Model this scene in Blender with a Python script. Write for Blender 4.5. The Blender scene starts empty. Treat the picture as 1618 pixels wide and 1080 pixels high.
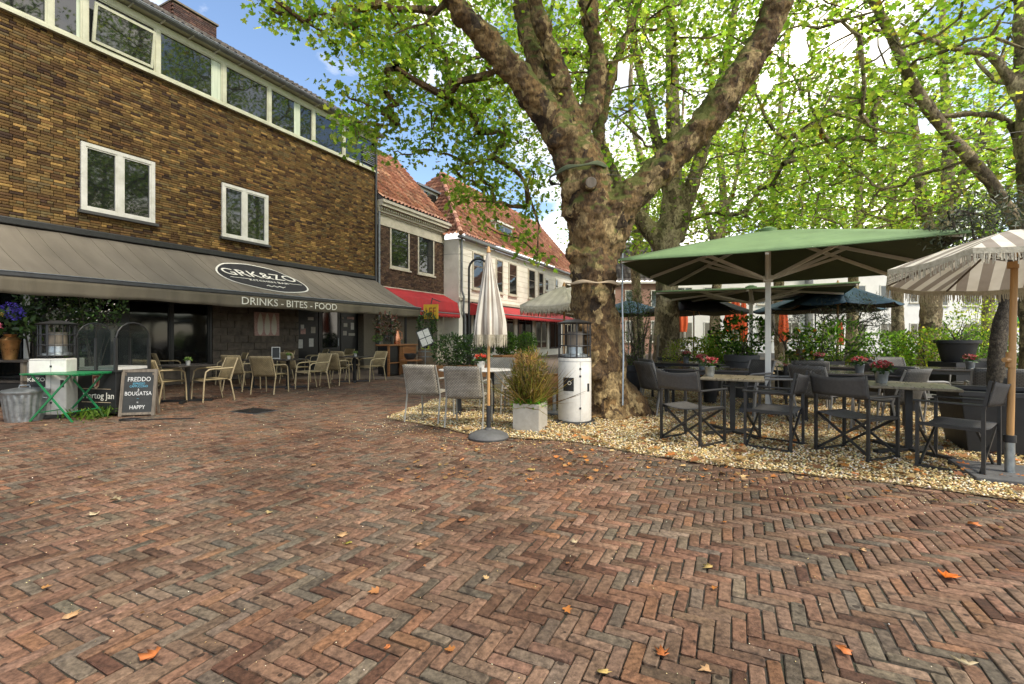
import bpy, bmesh, math, random
import numpy as np
from mathutils import Vector, Matrix, noise

random.seed(7)
RNG = np.random.default_rng(11)
SC = bpy.context.scene
COL = SC.collection
R = math.radians

# ---------------------------------------------------------------- camera
F, CX, HY, CH = 740.0, 809.0, 532.0, 1.30      # focal length in photo pixels, centre, horizon row, eye height
cam_d = bpy.data.cameras.new('camera')
cam_d.sensor_width = 36.0
cam_d.lens = F / 1618 * 36
cam_d.shift_y = -(540 - HY) / 1618
cam_d.clip_start = 0.05
cam_d.clip_end = 600
cam = bpy.data.objects.new('camera', cam_d)
cam.location = (0, 0, CH)
cam.rotation_euler = (R(90), 0, 0)
COL.objects.link(cam)
SC.camera = cam

# ---------------------------------------------------------------- light and exposure
SUN_AZ, SUN_EL = 128.0, 52.0                   # compass style: clockwise from +Y
world = bpy.data.worlds.new('World')
SC.world = world
world.use_nodes = True
wn, wl = world.node_tree.nodes, world.node_tree.links
wn.clear()
wo = wn.new('ShaderNodeOutputWorld'); bg = wn.new('ShaderNodeBackground')
sky = wn.new('ShaderNodeTexSky'); sky.sky_type = 'NISHITA'; sky.sun_disc = False
sky.sun_elevation = R(SUN_EL); sky.sun_rotation = R(SUN_AZ)
sky.altitude = 0; sky.air_density = 1.0; sky.dust_density = 0.6; sky.ozone_density = 1.6
tc = wn.new('ShaderNodeTexCoord'); mp = wn.new('ShaderNodeMapping')
mp.inputs['Scale'].default_value = (1.0, 1.0, 1.9); mp.inputs['Location'].default_value = (2.2, 0.4, 0.95)
cn = wn.new('ShaderNodeTexNoise'); cn.inputs['Scale'].default_value = 2.1; cn.inputs['Detail'].default_value = 9; cn.inputs['Roughness'].default_value = 0.56
cr = wn.new('ShaderNodeValToRGB'); cr.color_ramp.elements[0].position = 0.47; cr.color_ramp.elements[1].position = 0.68
cc = wn.new('ShaderNodeMix'); cc.data_type = 'RGBA'
cc.inputs['B'].default_value = (13.6, 12.3, 10.5, 1)      # cloud radiance on the same scale as the sky texture
wl.new(tc.outputs['Generated'], mp.inputs['Vector']); wl.new(mp.outputs['Vector'], cn.inputs['Vector'])
wl.new(cn.outputs['Fac'], cr.inputs['Fac']); wl.new(cr.outputs['Color'], cc.inputs['Factor'])
wl.new(sky.outputs['Color'], cc.inputs['A']); wl.new(cc.outputs['Result'], bg.inputs['Color'])
bg.inputs['Strength'].default_value = 0.11
wl.new(bg.outputs['Background'], wo.inputs['Surface'])

sun_d = bpy.data.lights.new('sun', 'SUN'); sun_d.energy = 2.0; sun_d.angle = R(14); sun_d.color = (1.0, 0.91, 0.76)
sun = bpy.data.objects.new('sun', sun_d); COL.objects.link(sun)
sd = Vector((math.sin(R(SUN_AZ)) * math.cos(R(SUN_EL)), math.cos(R(SUN_AZ)) * math.cos(R(SUN_EL)), math.sin(R(SUN_EL))))
sun.rotation_euler = sd.to_track_quat('Z', 'Y').to_euler()
sun.location = sd * 40

SC.render.engine = 'CYCLES'
SC.cycles.use_denoising = True
SC.cycles.max_bounces = 8
SC.cycles.diffuse_bounces = 4
SC.cycles.transparent_max_bounces = 6
SC.cycles.caustics_reflective = False; SC.cycles.caustics_refractive = False
SC.view_settings.view_transform = 'Standard'; SC.view_settings.look = 'None'
SC.view_settings.exposure = 1.35
SC.view_settings.gamma = 1.0

# ---------------------------------------------------------------- pixel helpers
def gnd(x, y, z=0.0):
    d = F * (CH - z) / (y - HY)
    return Vector(((x - CX) / F * d, d, z))
def at(x, y, d):
    return Vector(((x - CX) / F * d, d, CH + (HY - y) / F * d))
A_ = R(26.9)                                   # the street front runs away from the camera at this angle
SA, CA = math.sin(A_), math.cos(A_)
DIR = Vector((SA, CA, 0)); NRM = Vector((CA, -SA, 0))
ORG = Vector((-5.65, 19.4, 0))
FROT = math.atan2(CA, SA)
def fac(px, py, v=0.0):
    k = (px - CX) / F
    u = (ORG.x + v * CA - k * (ORG.y - v * SA)) / (k * CA - SA)
    d = ORG.y + u * CA - v * SA
    return u, CH + (HY - py) / F * d
def fp(u, v, z):                               # street-front coordinates to world
    return ORG + DIR * u + NRM * v + Vector((0, 0, z))

# ---------------------------------------------------------------- materials
MATS = {}
def nodes_of(name):
    m = bpy.data.materials.new(name); m.use_nodes = True
    nt = m.node_tree; nt.nodes.clear()
    o = nt.nodes.new('ShaderNodeOutputMaterial'); b = nt.nodes.new('ShaderNodeBsdfPrincipled')
    nt.links.new(b.outputs['BSDF'], o.inputs['Surface'])
    MATS[name] = m
    return m, nt, b, o
def N(nt, t, **kw):
    n = nt.nodes.new(t)
    for k, v in kw.items():
        if k in n.inputs: n.inputs[k].default_value = v
        else: setattr(n, k, v)
    return n
def ramp(nt, stops):
    n = nt.nodes.new('ShaderNodeValToRGB'); e = n.color_ramp.elements
    while len(e) < len(stops): e.new(0.5)
    for i, (p, c) in enumerate(stops):
        e[i].position = p; e[i].color = (*c, 1) if len(c) == 3 else c
    return n
def mixc(nt, a, b, fac, mode='MIX'):
    n = nt.nodes.new('ShaderNodeMix'); n.data_type = 'RGBA'; n.blend_type = mode
    for s, v in (('A', a), ('B', b), ('Factor', fac)):
        i = n.inputs['Factor'] if s == 'Factor' else n.inputs[s]
        if hasattr(v, 'links') or isinstance(v, bpy.types.NodeSocket): nt.links.new(v, i)
        elif isinstance(v, (int, float)): i.default_value = v
        else: i.default_value = (*v, 1)
    return n.outputs['Result']
def pm(name, c1, c2=None, scale=8.0, rough=0.6, bump=0.0, bscale=None, metal=0.0, stretch=(1, 1, 1), dirt=0.0, dirtc=(0.05, 0.04, 0.03), spec=0.5, coords='Object'):
    """plain surface: two-tone mottling, fine relief and blotchy wear"""
    m, nt, b, o = nodes_of(name)
    t = N(nt, 'ShaderNodeTexCoord'); mpn = N(nt, 'ShaderNodeMapping', Scale=stretch)
    nt.links.new(t.outputs[coords], mpn.inputs['Vector'])
    n1 = N(nt, 'ShaderNodeTexNoise', Scale=scale, Detail=6.0, Roughness=0.62)
    nt.links.new(mpn.outputs['Vector'], n1.inputs['Vector'])
    c2 = c2 or tuple(min(1, x * 0.72) for x in c1)
    rp = ramp(nt, [(0.32, c2), (0.66, c1)])
    nt.links.new(n1.outputs['Fac'], rp.inputs['Fac'])
    out = rp.outputs['Color']
    if dirt > 0:
        n3 = N(nt, 'ShaderNodeTexNoise', Scale=scale * 0.27 + 0.8, Detail=8.0, Roughness=0.7)
        nt.links.new(mpn.outputs['Vector'], n3.inputs['Vector'])
        r3 = ramp(nt, [(0.5, (0, 0, 0)), (0.72, (dirt, dirt, dirt))])
        nt.links.new(n3.outputs['Fac'], r3.inputs['Fac'])
        out = mixc(nt, out, dirtc, r3.outputs['Color'])
    nt.links.new(out, b.inputs['Base Color'])
    rr = N(nt, 'ShaderNodeMapRange'); rr.inputs['To Min'].default_value = max(0.02, rough - 0.12); rr.inputs['To Max'].default_value = min(1, rough + 0.12)
    nt.links.new(n1.outputs['Fac'], rr.inputs['Value']); nt.links.new(rr.outputs['Result'], b.inputs['Roughness'])
    b.inputs['Metallic'].default_value = metal
    b.inputs['Specular IOR Level'].default_value = spec
    if bump > 0:
        n2 = N(nt, 'ShaderNodeTexNoise', Scale=bscale or scale * 6, Detail=5.0)
        nt.links.new(mpn.outputs['Vector'], n2.inputs['Vector'])
        bp = N(nt, 'ShaderNodeBump', Strength=bump, Distance=0.01)
        nt.links.new(n2.outputs['Fac'], bp.inputs['Height']); nt.links.new(bp.outputs['Normal'], b.inputs['Normal'])
    return m
def colm(name, rough=0.75, nscale=30.0, amount=0.5, bump=0.4, spots=0.0, dampscale=None, spec=0.4, damp=(0.52, 0.47, 0.44), dots=0.0):
    """colour carried by the piece itself (attribute Col), grain and blotches on top"""
    m, nt, b, o = nodes_of(name)
    at_ = N(nt, 'ShaderNodeAttribute', attribute_name='Col')
    g = N(nt, 'ShaderNodeNewGeometry')
    n1 = N(nt, 'ShaderNodeTexNoise', Scale=nscale, Detail=7.0, Roughness=0.65)
    nt.links.new(g.outputs['Position'], n1.inputs['Vector'])
    r1 = ramp(nt, [(0.25, (1 - amount,) * 3), (0.75, (1 + amount * 0.6,) * 3)])
    nt.links.new(n1.outputs['Fac'], r1.inputs['Fac'])
    out = mixc(nt, at_.outputs['Color'], r1.outputs['Color'], 1.0, 'MULTIPLY')
    if spots > 0:
        n2 = N(nt, 'ShaderNodeTexNoise', Scale=nscale * 0.30, Detail=8.0, Roughness=0.68)
        nt.links.new(g.outputs['Position'], n2.inputs['Vector'])
        r2 = ramp(nt, [(0.54, (0, 0, 0)), (0.72, (spots,) * 3)])
        nt.links.new(n2.outputs['Fac'], r2.inputs['Fac'])
        out = mixc(nt, out, (0.022, 0.016, 0.013), r2.outputs['Color'])
    if dots > 0:
        vd = N(nt, 'ShaderNodeTexVoronoi', Scale=15.0); nt.links.new(g.outputs['Position'], vd.inputs['Vector'])
        sd_ = N(nt, 'ShaderNodeSeparateColor'); nt.links.new(vd.outputs['Color'], sd_.inputs['Color'])
        th = N(nt, 'ShaderNodeMath', operation='MULTIPLY_ADD'); th.inputs[1].default_value = 0.30; th.inputs[2].default_value = -0.04
        nt.links.new(sd_.outputs[0], th.inputs[0])
        lt = N(nt, 'ShaderNodeMath', operation='LESS_THAN'); nt.links.new(vd.outputs['Distance'], lt.inputs[0]); nt.links.new(th.outputs['Value'], lt.inputs[1])
        gt_ = N(nt, 'ShaderNodeMath', operation='GREATER_THAN'); nt.links.new(sd_.outputs[1], gt_.inputs[0]); gt_.inputs[1].default_value = 0.72
        ml = N(nt, 'ShaderNodeMath', operation='MULTIPLY'); nt.links.new(lt.outputs['Value'], ml.inputs[0]); nt.links.new(gt_.outputs['Value'], ml.inputs[1])
        m2 = N(nt, 'ShaderNodeMath', operation='MULTIPLY'); nt.links.new(ml.outputs['Value'], m2.inputs[0]); m2.inputs[1].default_value = dots
        out = mixc(nt, out, (0.02, 0.014, 0.011), m2.outputs['Value'])
    if dampscale:
        n4 = N(nt, 'ShaderNodeTexNoise', Scale=dampscale, Detail=5.0, Roughness=0.6)
        nt.links.new(g.outputs['Position'], n4.inputs['Vector'])
        r4 = ramp(nt, [(0.45, (1, 1, 1)), (0.68, damp)])
        nt.links.new(n4.outputs['Fac'], r4.inputs['Fac'])
        out = mixc(nt, out, r4.outputs['Color'], 1.0, 'MULTIPLY')
        rr = N(nt, 'ShaderNodeMapRange', **{'From Min': 0.45, 'From Max': 0.7, 'To Min': rough, 'To Max': rough - 0.25})
        nt.links.new(n4.outputs['Fac'], rr.inputs['Value']); nt.links.new(rr.outputs['Result'], b.inputs['Roughness'])
    else:
        b.inputs['Roughness'].default_value = rough
    nt.links.new(out, b.inputs['Base Color'])
    b.inputs['Specular IOR Level'].default_value = spec
    if bump > 0:
        bp = N(nt, 'ShaderNodeBump', Strength=bump, Distance=0.004)
        nb = N(nt, 'ShaderNodeTexNoise', Scale=nscale * 3, Detail=4.0)
        nt.links.new(g.outputs['Position'], nb.inputs['Vector'])
        nt.links.new(nb.outputs['Fac'], bp.inputs['Height']); nt.links.new(bp.outputs['Normal'], b.inputs['Normal'])
    return m
def leafm(name, trans=0.5, gloss=0.35, boost=(1.5, 1.45, 0.6)):
    m, nt, b, o = nodes_of(name)
    at_ = N(nt, 'ShaderNodeAttribute', attribute_name='Col')
    nt.links.new(at_.outputs['Color'], b.inputs['Base Color'])
    b.inputs['Roughness'].default_value = 0.5; b.inputs['Specular IOR Level'].default_value = gloss
    tr = N(nt, 'ShaderNodeBsdfTranslucent')
    nt.links.new(mixc(nt, at_.outputs['Color'], boost, 1.0, 'MULTIPLY'), tr.inputs['Color'])
    mx = N(nt, 'ShaderNodeMixShader'); mx.inputs[0].default_value = trans
    nt.links.new(b.outputs['BSDF'], mx.inputs[1]); nt.links.new(tr.outputs['BSDF'], mx.inputs[2])
    nt.links.new(mx.outputs['Shader'], o.inputs['Surface'])
    return m
def glassm(name, base=(0.012, 0.014, 0.013), ior=1.75, rough=0.03, wob=0.02, seethrough=0.0):
    m, nt, b, o = nodes_of(name)
    b.inputs['Base Color'].default_value = (*base, 1); b.inputs['Roughness'].default_value = rough; b.inputs['IOR'].default_value = ior
    g = N(nt, 'ShaderNodeNewGeometry'); n = N(nt, 'ShaderNodeTexNoise', Scale=1.3, Detail=1.0)
    nt.links.new(g.outputs['Position'], n.inputs['Vector'])
    bp = N(nt, 'ShaderNodeBump', Strength=wob, Distance=0.2)
    nt.links.new(n.outputs['Fac'], bp.inputs['Height']); nt.links.new(bp.outputs['Normal'], b.inputs['Normal'])
    if seethrough:
        tr = N(nt, 'ShaderNodeBsdfTransparent'); tr.inputs[0].default_value = (0.86, 0.9, 0.88, 1)
        mx = N(nt, 'ShaderNodeMixShader'); mx.inputs[0].default_value = seethrough
        nt.links.new(b.outputs['BSDF'], mx.inputs[1]); nt.links.new(tr.outputs['BSDF'], mx.inputs[2])
        nt.links.new(mx.outputs['Shader'], o.inputs['Surface'])
    return m

pm('white_paint', (0.62, 0.61, 0.56), (0.5, 0.49, 0.43), 5, 0.45, 0.1, dirt=0.35, dirtc=(0.25, 0.23, 0.18))
pm('cream_paint', (0.52, 0.52, 0.39), (0.42, 0.42, 0.31), 4, 0.45, 0.1, dirt=0.35, dirtc=(0.2, 0.19, 0.13))
pm('dark_sill', (0.05, 0.05, 0.048), None, 9, 0.6, 0.2)
pm('zinc', (0.22, 0.23, 0.24), (0.13, 0.14, 0.15), 7, 0.45, 0.1, metal=0.4)
pm('zinc_dark', (0.06, 0.062, 0.065), (0.04, 0.04, 0.042), 7, 0.5, 0.1, metal=0.2)
pm('galvanised', (0.42, 0.45, 0.46), (0.24, 0.27, 0.28), 14, 0.38, 0.15, metal=0.85)
pm('mortar', (0.19, 0.165, 0.12), (0.12, 0.10, 0.075), 25, 0.9, 0.3)
pm('joint_sand', (0.042, 0.034, 0.024), (0.018, 0.014, 0.011), 30, 0.95, 0.4, dirt=0.5, dirtc=(0.03, 0.05, 0.012))
pm('render_cream', (0.70, 0.67, 0.59), (0.62, 0.585, 0.51), 1.6, 0.8, 0.3, 40, dirt=0.4, dirtc=(0.32, 0.29, 0.22))
pm('render_white', (0.74, 0.73, 0.70), (0.66, 0.65, 0.62), 1.2, 0.8, 0.2, 30, dirt=0.25, dirtc=(0.45, 0.43, 0.38))
pm('stone_trim', (0.5, 0.46, 0.37), (0.38, 0.35, 0.27), 6, 0.7, 0.2, dirt=0.5, dirtc=(0.2, 0.18, 0.13))
pm('dark_stone', (0.15, 0.12, 0.09), (0.055, 0.044, 0.034), 4, 0.75, 0.6, 20)
pm('black_paint', (0.014, 0.014, 0.014), (0.008, 0.008, 0.008), 6, 0.4, 0.05)
pm('black_frame', (0.02, 0.02, 0.02), (0.012, 0.012, 0.012), 12, 0.5, 0.05)
pm('charcoal_metal', (0.024, 0.023, 0.022), (0.014, 0.014, 0.013), 14, 0.45, 0.05)
pm('charcoal_mesh', (0.075, 0.070, 0.063), (0.05, 0.046, 0.042), 40, 0.75, 0.4, 400)
pm('awning_taupe', (0.165, 0.141, 0.106), (0.108, 0.091, 0.066), 2.0, 0.85, 0.25, 8, stretch=(1.0, 0.12, 0.4), dirt=0.45, dirtc=(0.09, 0.078, 0.06))
pm('valance_taupe', (0.145, 0.122, 0.085), (0.09, 0.075, 0.052), 2.4, 0.85, 0.3, 10, stretch=(1, 1, 0.25), dirt=0.7, dirtc=(0.05, 0.045, 0.035))
pm('red_fabric', (0.40, 0.018, 0.020), (0.30, 0.013, 0.015), 3, 0.75, 0.25, 12, stretch=(1.6, 0.4, 0.4), dirt=0.35, dirtc=(0.22, 0.02, 0.02))
pm('sticker_white', (0.6, 0.59, 0.55), (0.45, 0.44, 0.4), 12, 0.6)
pm('lettering', (0.72, 0.70, 0.62), (0.6, 0.58, 0.5), 12, 0.7)
pm('logo_black', (0.018, 0.018, 0.018), (0.01, 0.01, 0.01), 8, 0.7)
pm('chalkboard', (0.035, 0.037, 0.036), (0.02, 0.021, 0.02), 6, 0.75)
pm('chalk_white', (0.7, 0.7, 0.68), None, 30, 0.9)
pm('chalk_blue', (0.12, 0.4, 0.55), None, 30, 0.9)
pm('wood_orange', (0.30, 0.13, 0.045), (0.17, 0.07, 0.025), 3, 0.5, 0.2, 20, stretch=(1, 1, 9))
pm('wood_planter', (0.42, 0.20, 0.07), (0.25, 0.11, 0.04), 3, 0.6, 0.2, 20, stretch=(1, 8, 8))
pm('wood_pole', (0.50, 0.28, 0.10), (0.38, 0.20, 0.07), 5, 0.5, 0.15, 20, stretch=(9, 9, 0.6))
pm('wood_grey', (0.20, 0.165, 0.125), (0.10, 0.082, 0.062), 4, 0.75, 0.3, 20, stretch=(7, 7, 0.7))
pm('table_wood', (0.24, 0.20, 0.13), (0.10, 0.085, 0.055), 3.5, 0.30, 0.2, 30, stretch=(9, 1, 1), dirt=0.5, dirtc=(0.06, 0.06, 0.06))
pm('table_dark', (0.07, 0.06, 0.052), (0.03, 0.027, 0.024), 4, 0.22, 0.1, 30)
pm('table_white', (0.62, 0.61, 0.58), (0.5, 0.49, 0.46), 4, 0.3, 0.05)
pm('concrete', (0.42, 0.39, 0.33), (0.33, 0.305, 0.25), 7, 0.85, 0.3, 60, dirt=0.4, dirtc=(0.2, 0.18, 0.14))
pm('heater_white', (0.68, 0.67, 0.62), (0.56, 0.54, 0.49), 4, 0.45, 0.1, dirt=0.6, dirtc=(0.3, 0.25, 0.18))
pm('green_enamel', (0.015, 0.22, 0.07), (0.01, 0.15, 0.05), 10, 0.35, 0.05)
pm('copper', (0.62, 0.34, 0.13), (0.35, 0.18, 0.07), 9, 0.3, 0.1, metal=0.9)
pm('copper_red', (0.75, 0.33, 0.18), (0.5, 0.2, 0.1), 9, 0.28, 0.1, metal=0.9)
pm('grey_stone', (0.10, 0.10, 0.098), (0.065, 0.064, 0.062), 12, 0.7, 0.3, 40, dirt=0.4, dirtc=(0.02, 0.02, 0.02))
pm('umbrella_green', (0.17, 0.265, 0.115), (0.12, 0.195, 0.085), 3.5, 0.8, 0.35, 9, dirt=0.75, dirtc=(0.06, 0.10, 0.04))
pm('umbrella_green_shaded', (0.085, 0.105, 0.052), (0.06, 0.076, 0.038), 2.5, 0.85, 0.15, 20)  # parasol green darkened, shade of the underside put into the colour
pm('umbrella_steel', (0.80, 0.78, 0.70), (0.7, 0.68, 0.61), 6, 0.4, 0.05, metal=0.0)
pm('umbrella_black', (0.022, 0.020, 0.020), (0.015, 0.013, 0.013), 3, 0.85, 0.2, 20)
pm('umbrella_blue', (0.04, 0.085, 0.12), (0.025, 0.055, 0.08), 3, 0.75, 0.2, 20)
pm('umbrella_orange', (0.75, 0.12, 0.025), (0.55, 0.07, 0.015), 4, 0.7, 0.3, 16, stretch=(4, 4, 0.5))
pm('umbrella_cream', (0.66, 0.62, 0.52), (0.56, 0.52, 0.43), 3, 0.8, 0.2, 20)
pm('fringe_cream', (0.55, 0.50, 0.38), (0.36, 0.32, 0.23), 30, 0.9, 0.4, 90)
pm('slate', (0.10, 0.095, 0.095), (0.06, 0.057, 0.057), 9, 0.7, 0.3)
pm('planter_black', (0.022, 0.023, 0.024), (0.014, 0.014, 0.015), 6, 0.55, 0.15)
pm('planter_grey', (0.055, 0.057, 0.058), (0.04, 0.041, 0.042), 6, 0.6, 0.15)
pm('soil', (0.03, 0.022, 0.015), (0.015, 0.011, 0.008), 30, 0.95, 0.6)
pm('asphalt', (0.075, 0.068, 0.06), (0.05, 0.046, 0.042), 6, 0.9, 0.3, 60, dirt=0.4, dirtc=(0.10, 0.08, 0.055))
pm('yellow_sign', (0.70, 0.42, 0.03), (0.6, 0.33, 0.02), 8, 0.5)
pm('lime_box', (0.38, 0.45, 0.03), (0.3, 0.36, 0.02), 8, 0.5)
pm('red_letter', (0.3, 0.03, 0.02), None, 8, 0.5)
pm('barrel_oak', (0.17, 0.12, 0.07), (0.09, 0.065, 0.04), 4, 0.7, 0.3, 20, stretch=(6, 6, 0.6))
pm('curtain', (0.55, 0.6, 0.48), (0.4, 0.46, 0.35), 3, 0.9, 0.2, 10, stretch=(8, 8, 0.3))
pm('red_metal', (0.35, 0.02, 0.025), None, 8, 0.4)
pm('play_green', (0.03, 0.42, 0.06), None, 8, 0.4)
pm('cable', (0.012, 0.012, 0.012), None, 8, 0.5)
pm('strap', (0.55, 0.42, 0.27), None, 8, 0.7)
pm('green_tarp', (0.10, 0.12, 0.06), (0.05, 0.06, 0.03), 6, 0.8, 0.5, 12)
pm('rose_pale', (0.55, 0.35, 0.3), (0.35, 0.2, 0.17), 30, 0.7)
pm('water_dark', (0.015, 0.014, 0.013), None, 5, 0.25)
pm('car_paint', (0.5, 0.5, 0.5), None, 5, 0.25, metal=0.4)
colm('paving_brick', 0.8, 34, 0.8, 0.9, 0.9, 0.6, spec=0.22, dots=0.8)
colm('facade_brick', 0.85, 18, 0.42, 0.5, 0.3, 0.42, spec=0.12, damp=(0.66, 0.64, 0.62))
colm('roof_tile', 0.75, 9, 0.45, 0.3, 0.35)
colm('gravel', 0.8, 40, 0.25, 0.2)
colm('flower', 0.6, 40, 0.2, 0.0)
leafm('leaf', 0.64, 0.2, (1.6, 1.85, 0.7)); leafm('leaf_dark', 0.28, 0.5, (1.2, 1.3, 0.6)); leafm('dead_leaf', 0.15, 0.3, (1.1, 1, 0.8))
glassm('window_glass'); glassm('shop_glass', (0.006, 0.007, 0.007), 1.5, 0.05, 0.02)
glassm('clear_glass', (0.03, 0.035, 0.035), 1.6, 0.02, 0.0, 0.72)

def wicker(name, c1, c2):
    m, nt, b, o = nodes_of(name)
    t = N(nt, 'ShaderNodeTexCoord')
    br = N(nt, 'ShaderNodeTexBrick', Scale=1.0, Color1=(*c1, 1), Color2=(*[x * 0.82 for x in c1], 1), Mortar=(*c2, 1))
    br.inputs['Brick Width'].default_value = 0.042; br.inputs['Row Height'].default_value = 0.019; br.inputs['Mortar Size'].default_value = 0.0035
    mpn = N(nt, 'ShaderNodeMapping'); mpn.inputs['Rotation'].default_value = (R(90), 0, 0)
    nt.links.new(t.outputs['Object'], mpn.inputs['Vector']); nt.links.new(mpn.outputs['Vector'], br.inputs['Vector'])
    n1 = N(nt, 'ShaderNodeTexNoise', Scale=7.0, Detail=5.0); nt.links.new(t.outputs['Object'], n1.inputs['Vector'])
    r1 = ramp(nt, [(0.3, (0.7, 0.68, 0.64)), (0.7, (1.1, 1.1, 1.1))]); nt.links.new(n1.outputs['Fac'], r1.inputs['Fac'])
    nt.links.new(mixc(nt, br.outputs['Color'], r1.outputs['Color'], 1.0, 'MULTIPLY'), b.inputs['Base Color'])
    bp = N(nt, 'ShaderNodeBump', Strength=0.5, Distance=0.004); bp.invert = True
    nt.links.new(br.outputs['Fac'], bp.inputs['Height']); nt.links.new(bp.outputs['Normal'], b.inputs['Normal'])
    b.inputs['Roughness'].default_value = 0.6
wicker('wicker_beige', (0.40, 0.31, 0.16), (0.12, 0.09, 0.045))
wicker('wicker_grey', (0.47, 0.43, 0.35), (0.09, 0.08, 0.065))
wicker('wicker_slate', (0.13, 0.125, 0.115), (0.04, 0.038, 0.035))
pm('frame_beige', (0.44, 0.35, 0.20), (0.36, 0.28, 0.16), 8, 0.45)
pm('frame_grey', (0.30, 0.29, 0.25), (0.22, 0.21, 0.18), 8, 0.45)
pm('frame_slate', (0.24, 0.23, 0.21), (0.17, 0.165, 0.15), 8, 0.45)

def bark(name, cols, scale=2.2, moss=0.5):
    m, nt, b, o = nodes_of(name)
    g = N(nt, 'ShaderNodeNewGeometry'); mpn = N(nt, 'ShaderNodeMapping', Scale=(1, 1, 0.62))
    nt.links.new(g.outputs['Position'], mpn.inputs['Vector'])
    w = N(nt, 'ShaderNodeTexNoise', Scale=scale * 2.0, Detail=4.0); nt.links.new(mpn.outputs['Vector'], w.inputs['Vector'])
    add = N(nt, 'ShaderNodeVectorMath', operation='MULTIPLY_ADD'); add.inputs[1].default_value = (0.5, 0.5, 0.5)
    nt.links.new(w.outputs['Color'], add.inputs[0]); nt.links.new(mpn.outputs['Vector'], add.inputs[2])
    v = N(nt, 'ShaderNodeTexVoronoi', Scale=scale * 2.4, feature='F1'); nt.links.new(add.outputs['Vector'], v.inputs['Vector'])
    sep = N(nt, 'ShaderNodeSeparateColor'); nt.links.new(v.outputs['Color'], sep.inputs['Color'])
    n = len(cols); rp = ramp(nt, [((i + 0.15) / n, c) for i, c in enumerate(cols)])
    nt.links.new(sep.outputs[0], rp.inputs['Fac'])
    n2 = N(nt, 'ShaderNodeTexNoise', Scale=scale * 9, Detail=8.0, Roughness=0.7); nt.links.new(mpn.outputs['Vector'], n2.inputs['Vector'])
    r2 = ramp(nt, [(0.34, (0.22, 0.19, 0.16)), (0.62, (1.25, 1.22, 1.15))]); nt.links.new(n2.outputs['Fac'], r2.inputs['Fac'])
    c = mixc(nt, rp.outputs['Color'], r2.outputs['Color'], 1.0, 'MULTIPLY')
    # moss grows on the upward sides
    sx = N(nt, 'ShaderNodeSeparateXYZ'); nt.links.new(g.outputs['Normal'], sx.inputs['Vector'])
    ms = N(nt, 'ShaderNodeMath', operation='MULTIPLY_ADD'); ms.inputs[1].default_value = 0.55
    n3 = N(nt, 'ShaderNodeTexNoise', Scale=scale * 1.4, Detail=6.0); nt.links.new(g.outputs['Position'], n3.inputs['Vector'])
    nt.links.new(sx.outputs['Z'], ms.inputs[0]); nt.links.new(n3.outputs['Fac'], ms.inputs[2])
    r3 = ramp(nt, [(0.56, (0, 0, 0)), (0.72, (moss,) * 3)]); nt.links.new(ms.outputs['Value'], r3.inputs['Fac'])
    sz = N(nt, 'ShaderNodeSeparateXYZ'); nt.links.new(g.outputs['Position'], sz.inputs['Vector'])
    hz = N(nt, 'ShaderNodeMapRange', **{'From Min': 1.6, 'From Max': 3.2}); nt.links.new(sz.outputs['Z'], hz.inputs['Value'])
    mf = N(nt, 'ShaderNodeMath', operation='MULTIPLY'); nt.links.new(r3.outputs['Color'], mf.inputs[0]); nt.links.new(hz.outputs['Result'], mf.inputs[1])
    c = mixc(nt, c, (0.085, 0.10, 0.012), mf.outputs['Value'])
    nt.links.new(c, b.inputs['Base Color']); b.inputs['Roughness'].default_value = 0.88
    bp = N(nt, 'ShaderNodeBump', Strength=1.0, Distance=0.05)
    mx = N(nt, 'ShaderNodeMath', operation='ADD'); nt.links.new(n2.outputs['Fac'], mx.inputs[0]); nt.links.new(sep.outputs[1], mx.inputs[1])
    nt.links.new(mx.outputs['Value'], bp.inputs['Height']); nt.links.new(bp.outputs['Normal'], b.inputs['Normal'])
bark('plane_bark', [(0.045, 0.028, 0.014), (0.15, 0.088, 0.036), (0.095, 0.058, 0.025), (0.25, 0.155, 0.06), (0.18, 0.12, 0.05), (0.38, 0.28, 0.135)], 2.4, 0.9)
bark('far_bark', [(0.10, 0.078, 0.045), (0.20, 0.155, 0.09), (0.30, 0.24, 0.15), (0.42, 0.35, 0.22)], 2.2, 0.4)
bark('olive_bark', [(0.06, 0.05, 0.04), (0.10, 0.085, 0.065), (0.14, 0.12, 0.09)], 8.0, 0.1)

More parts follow.
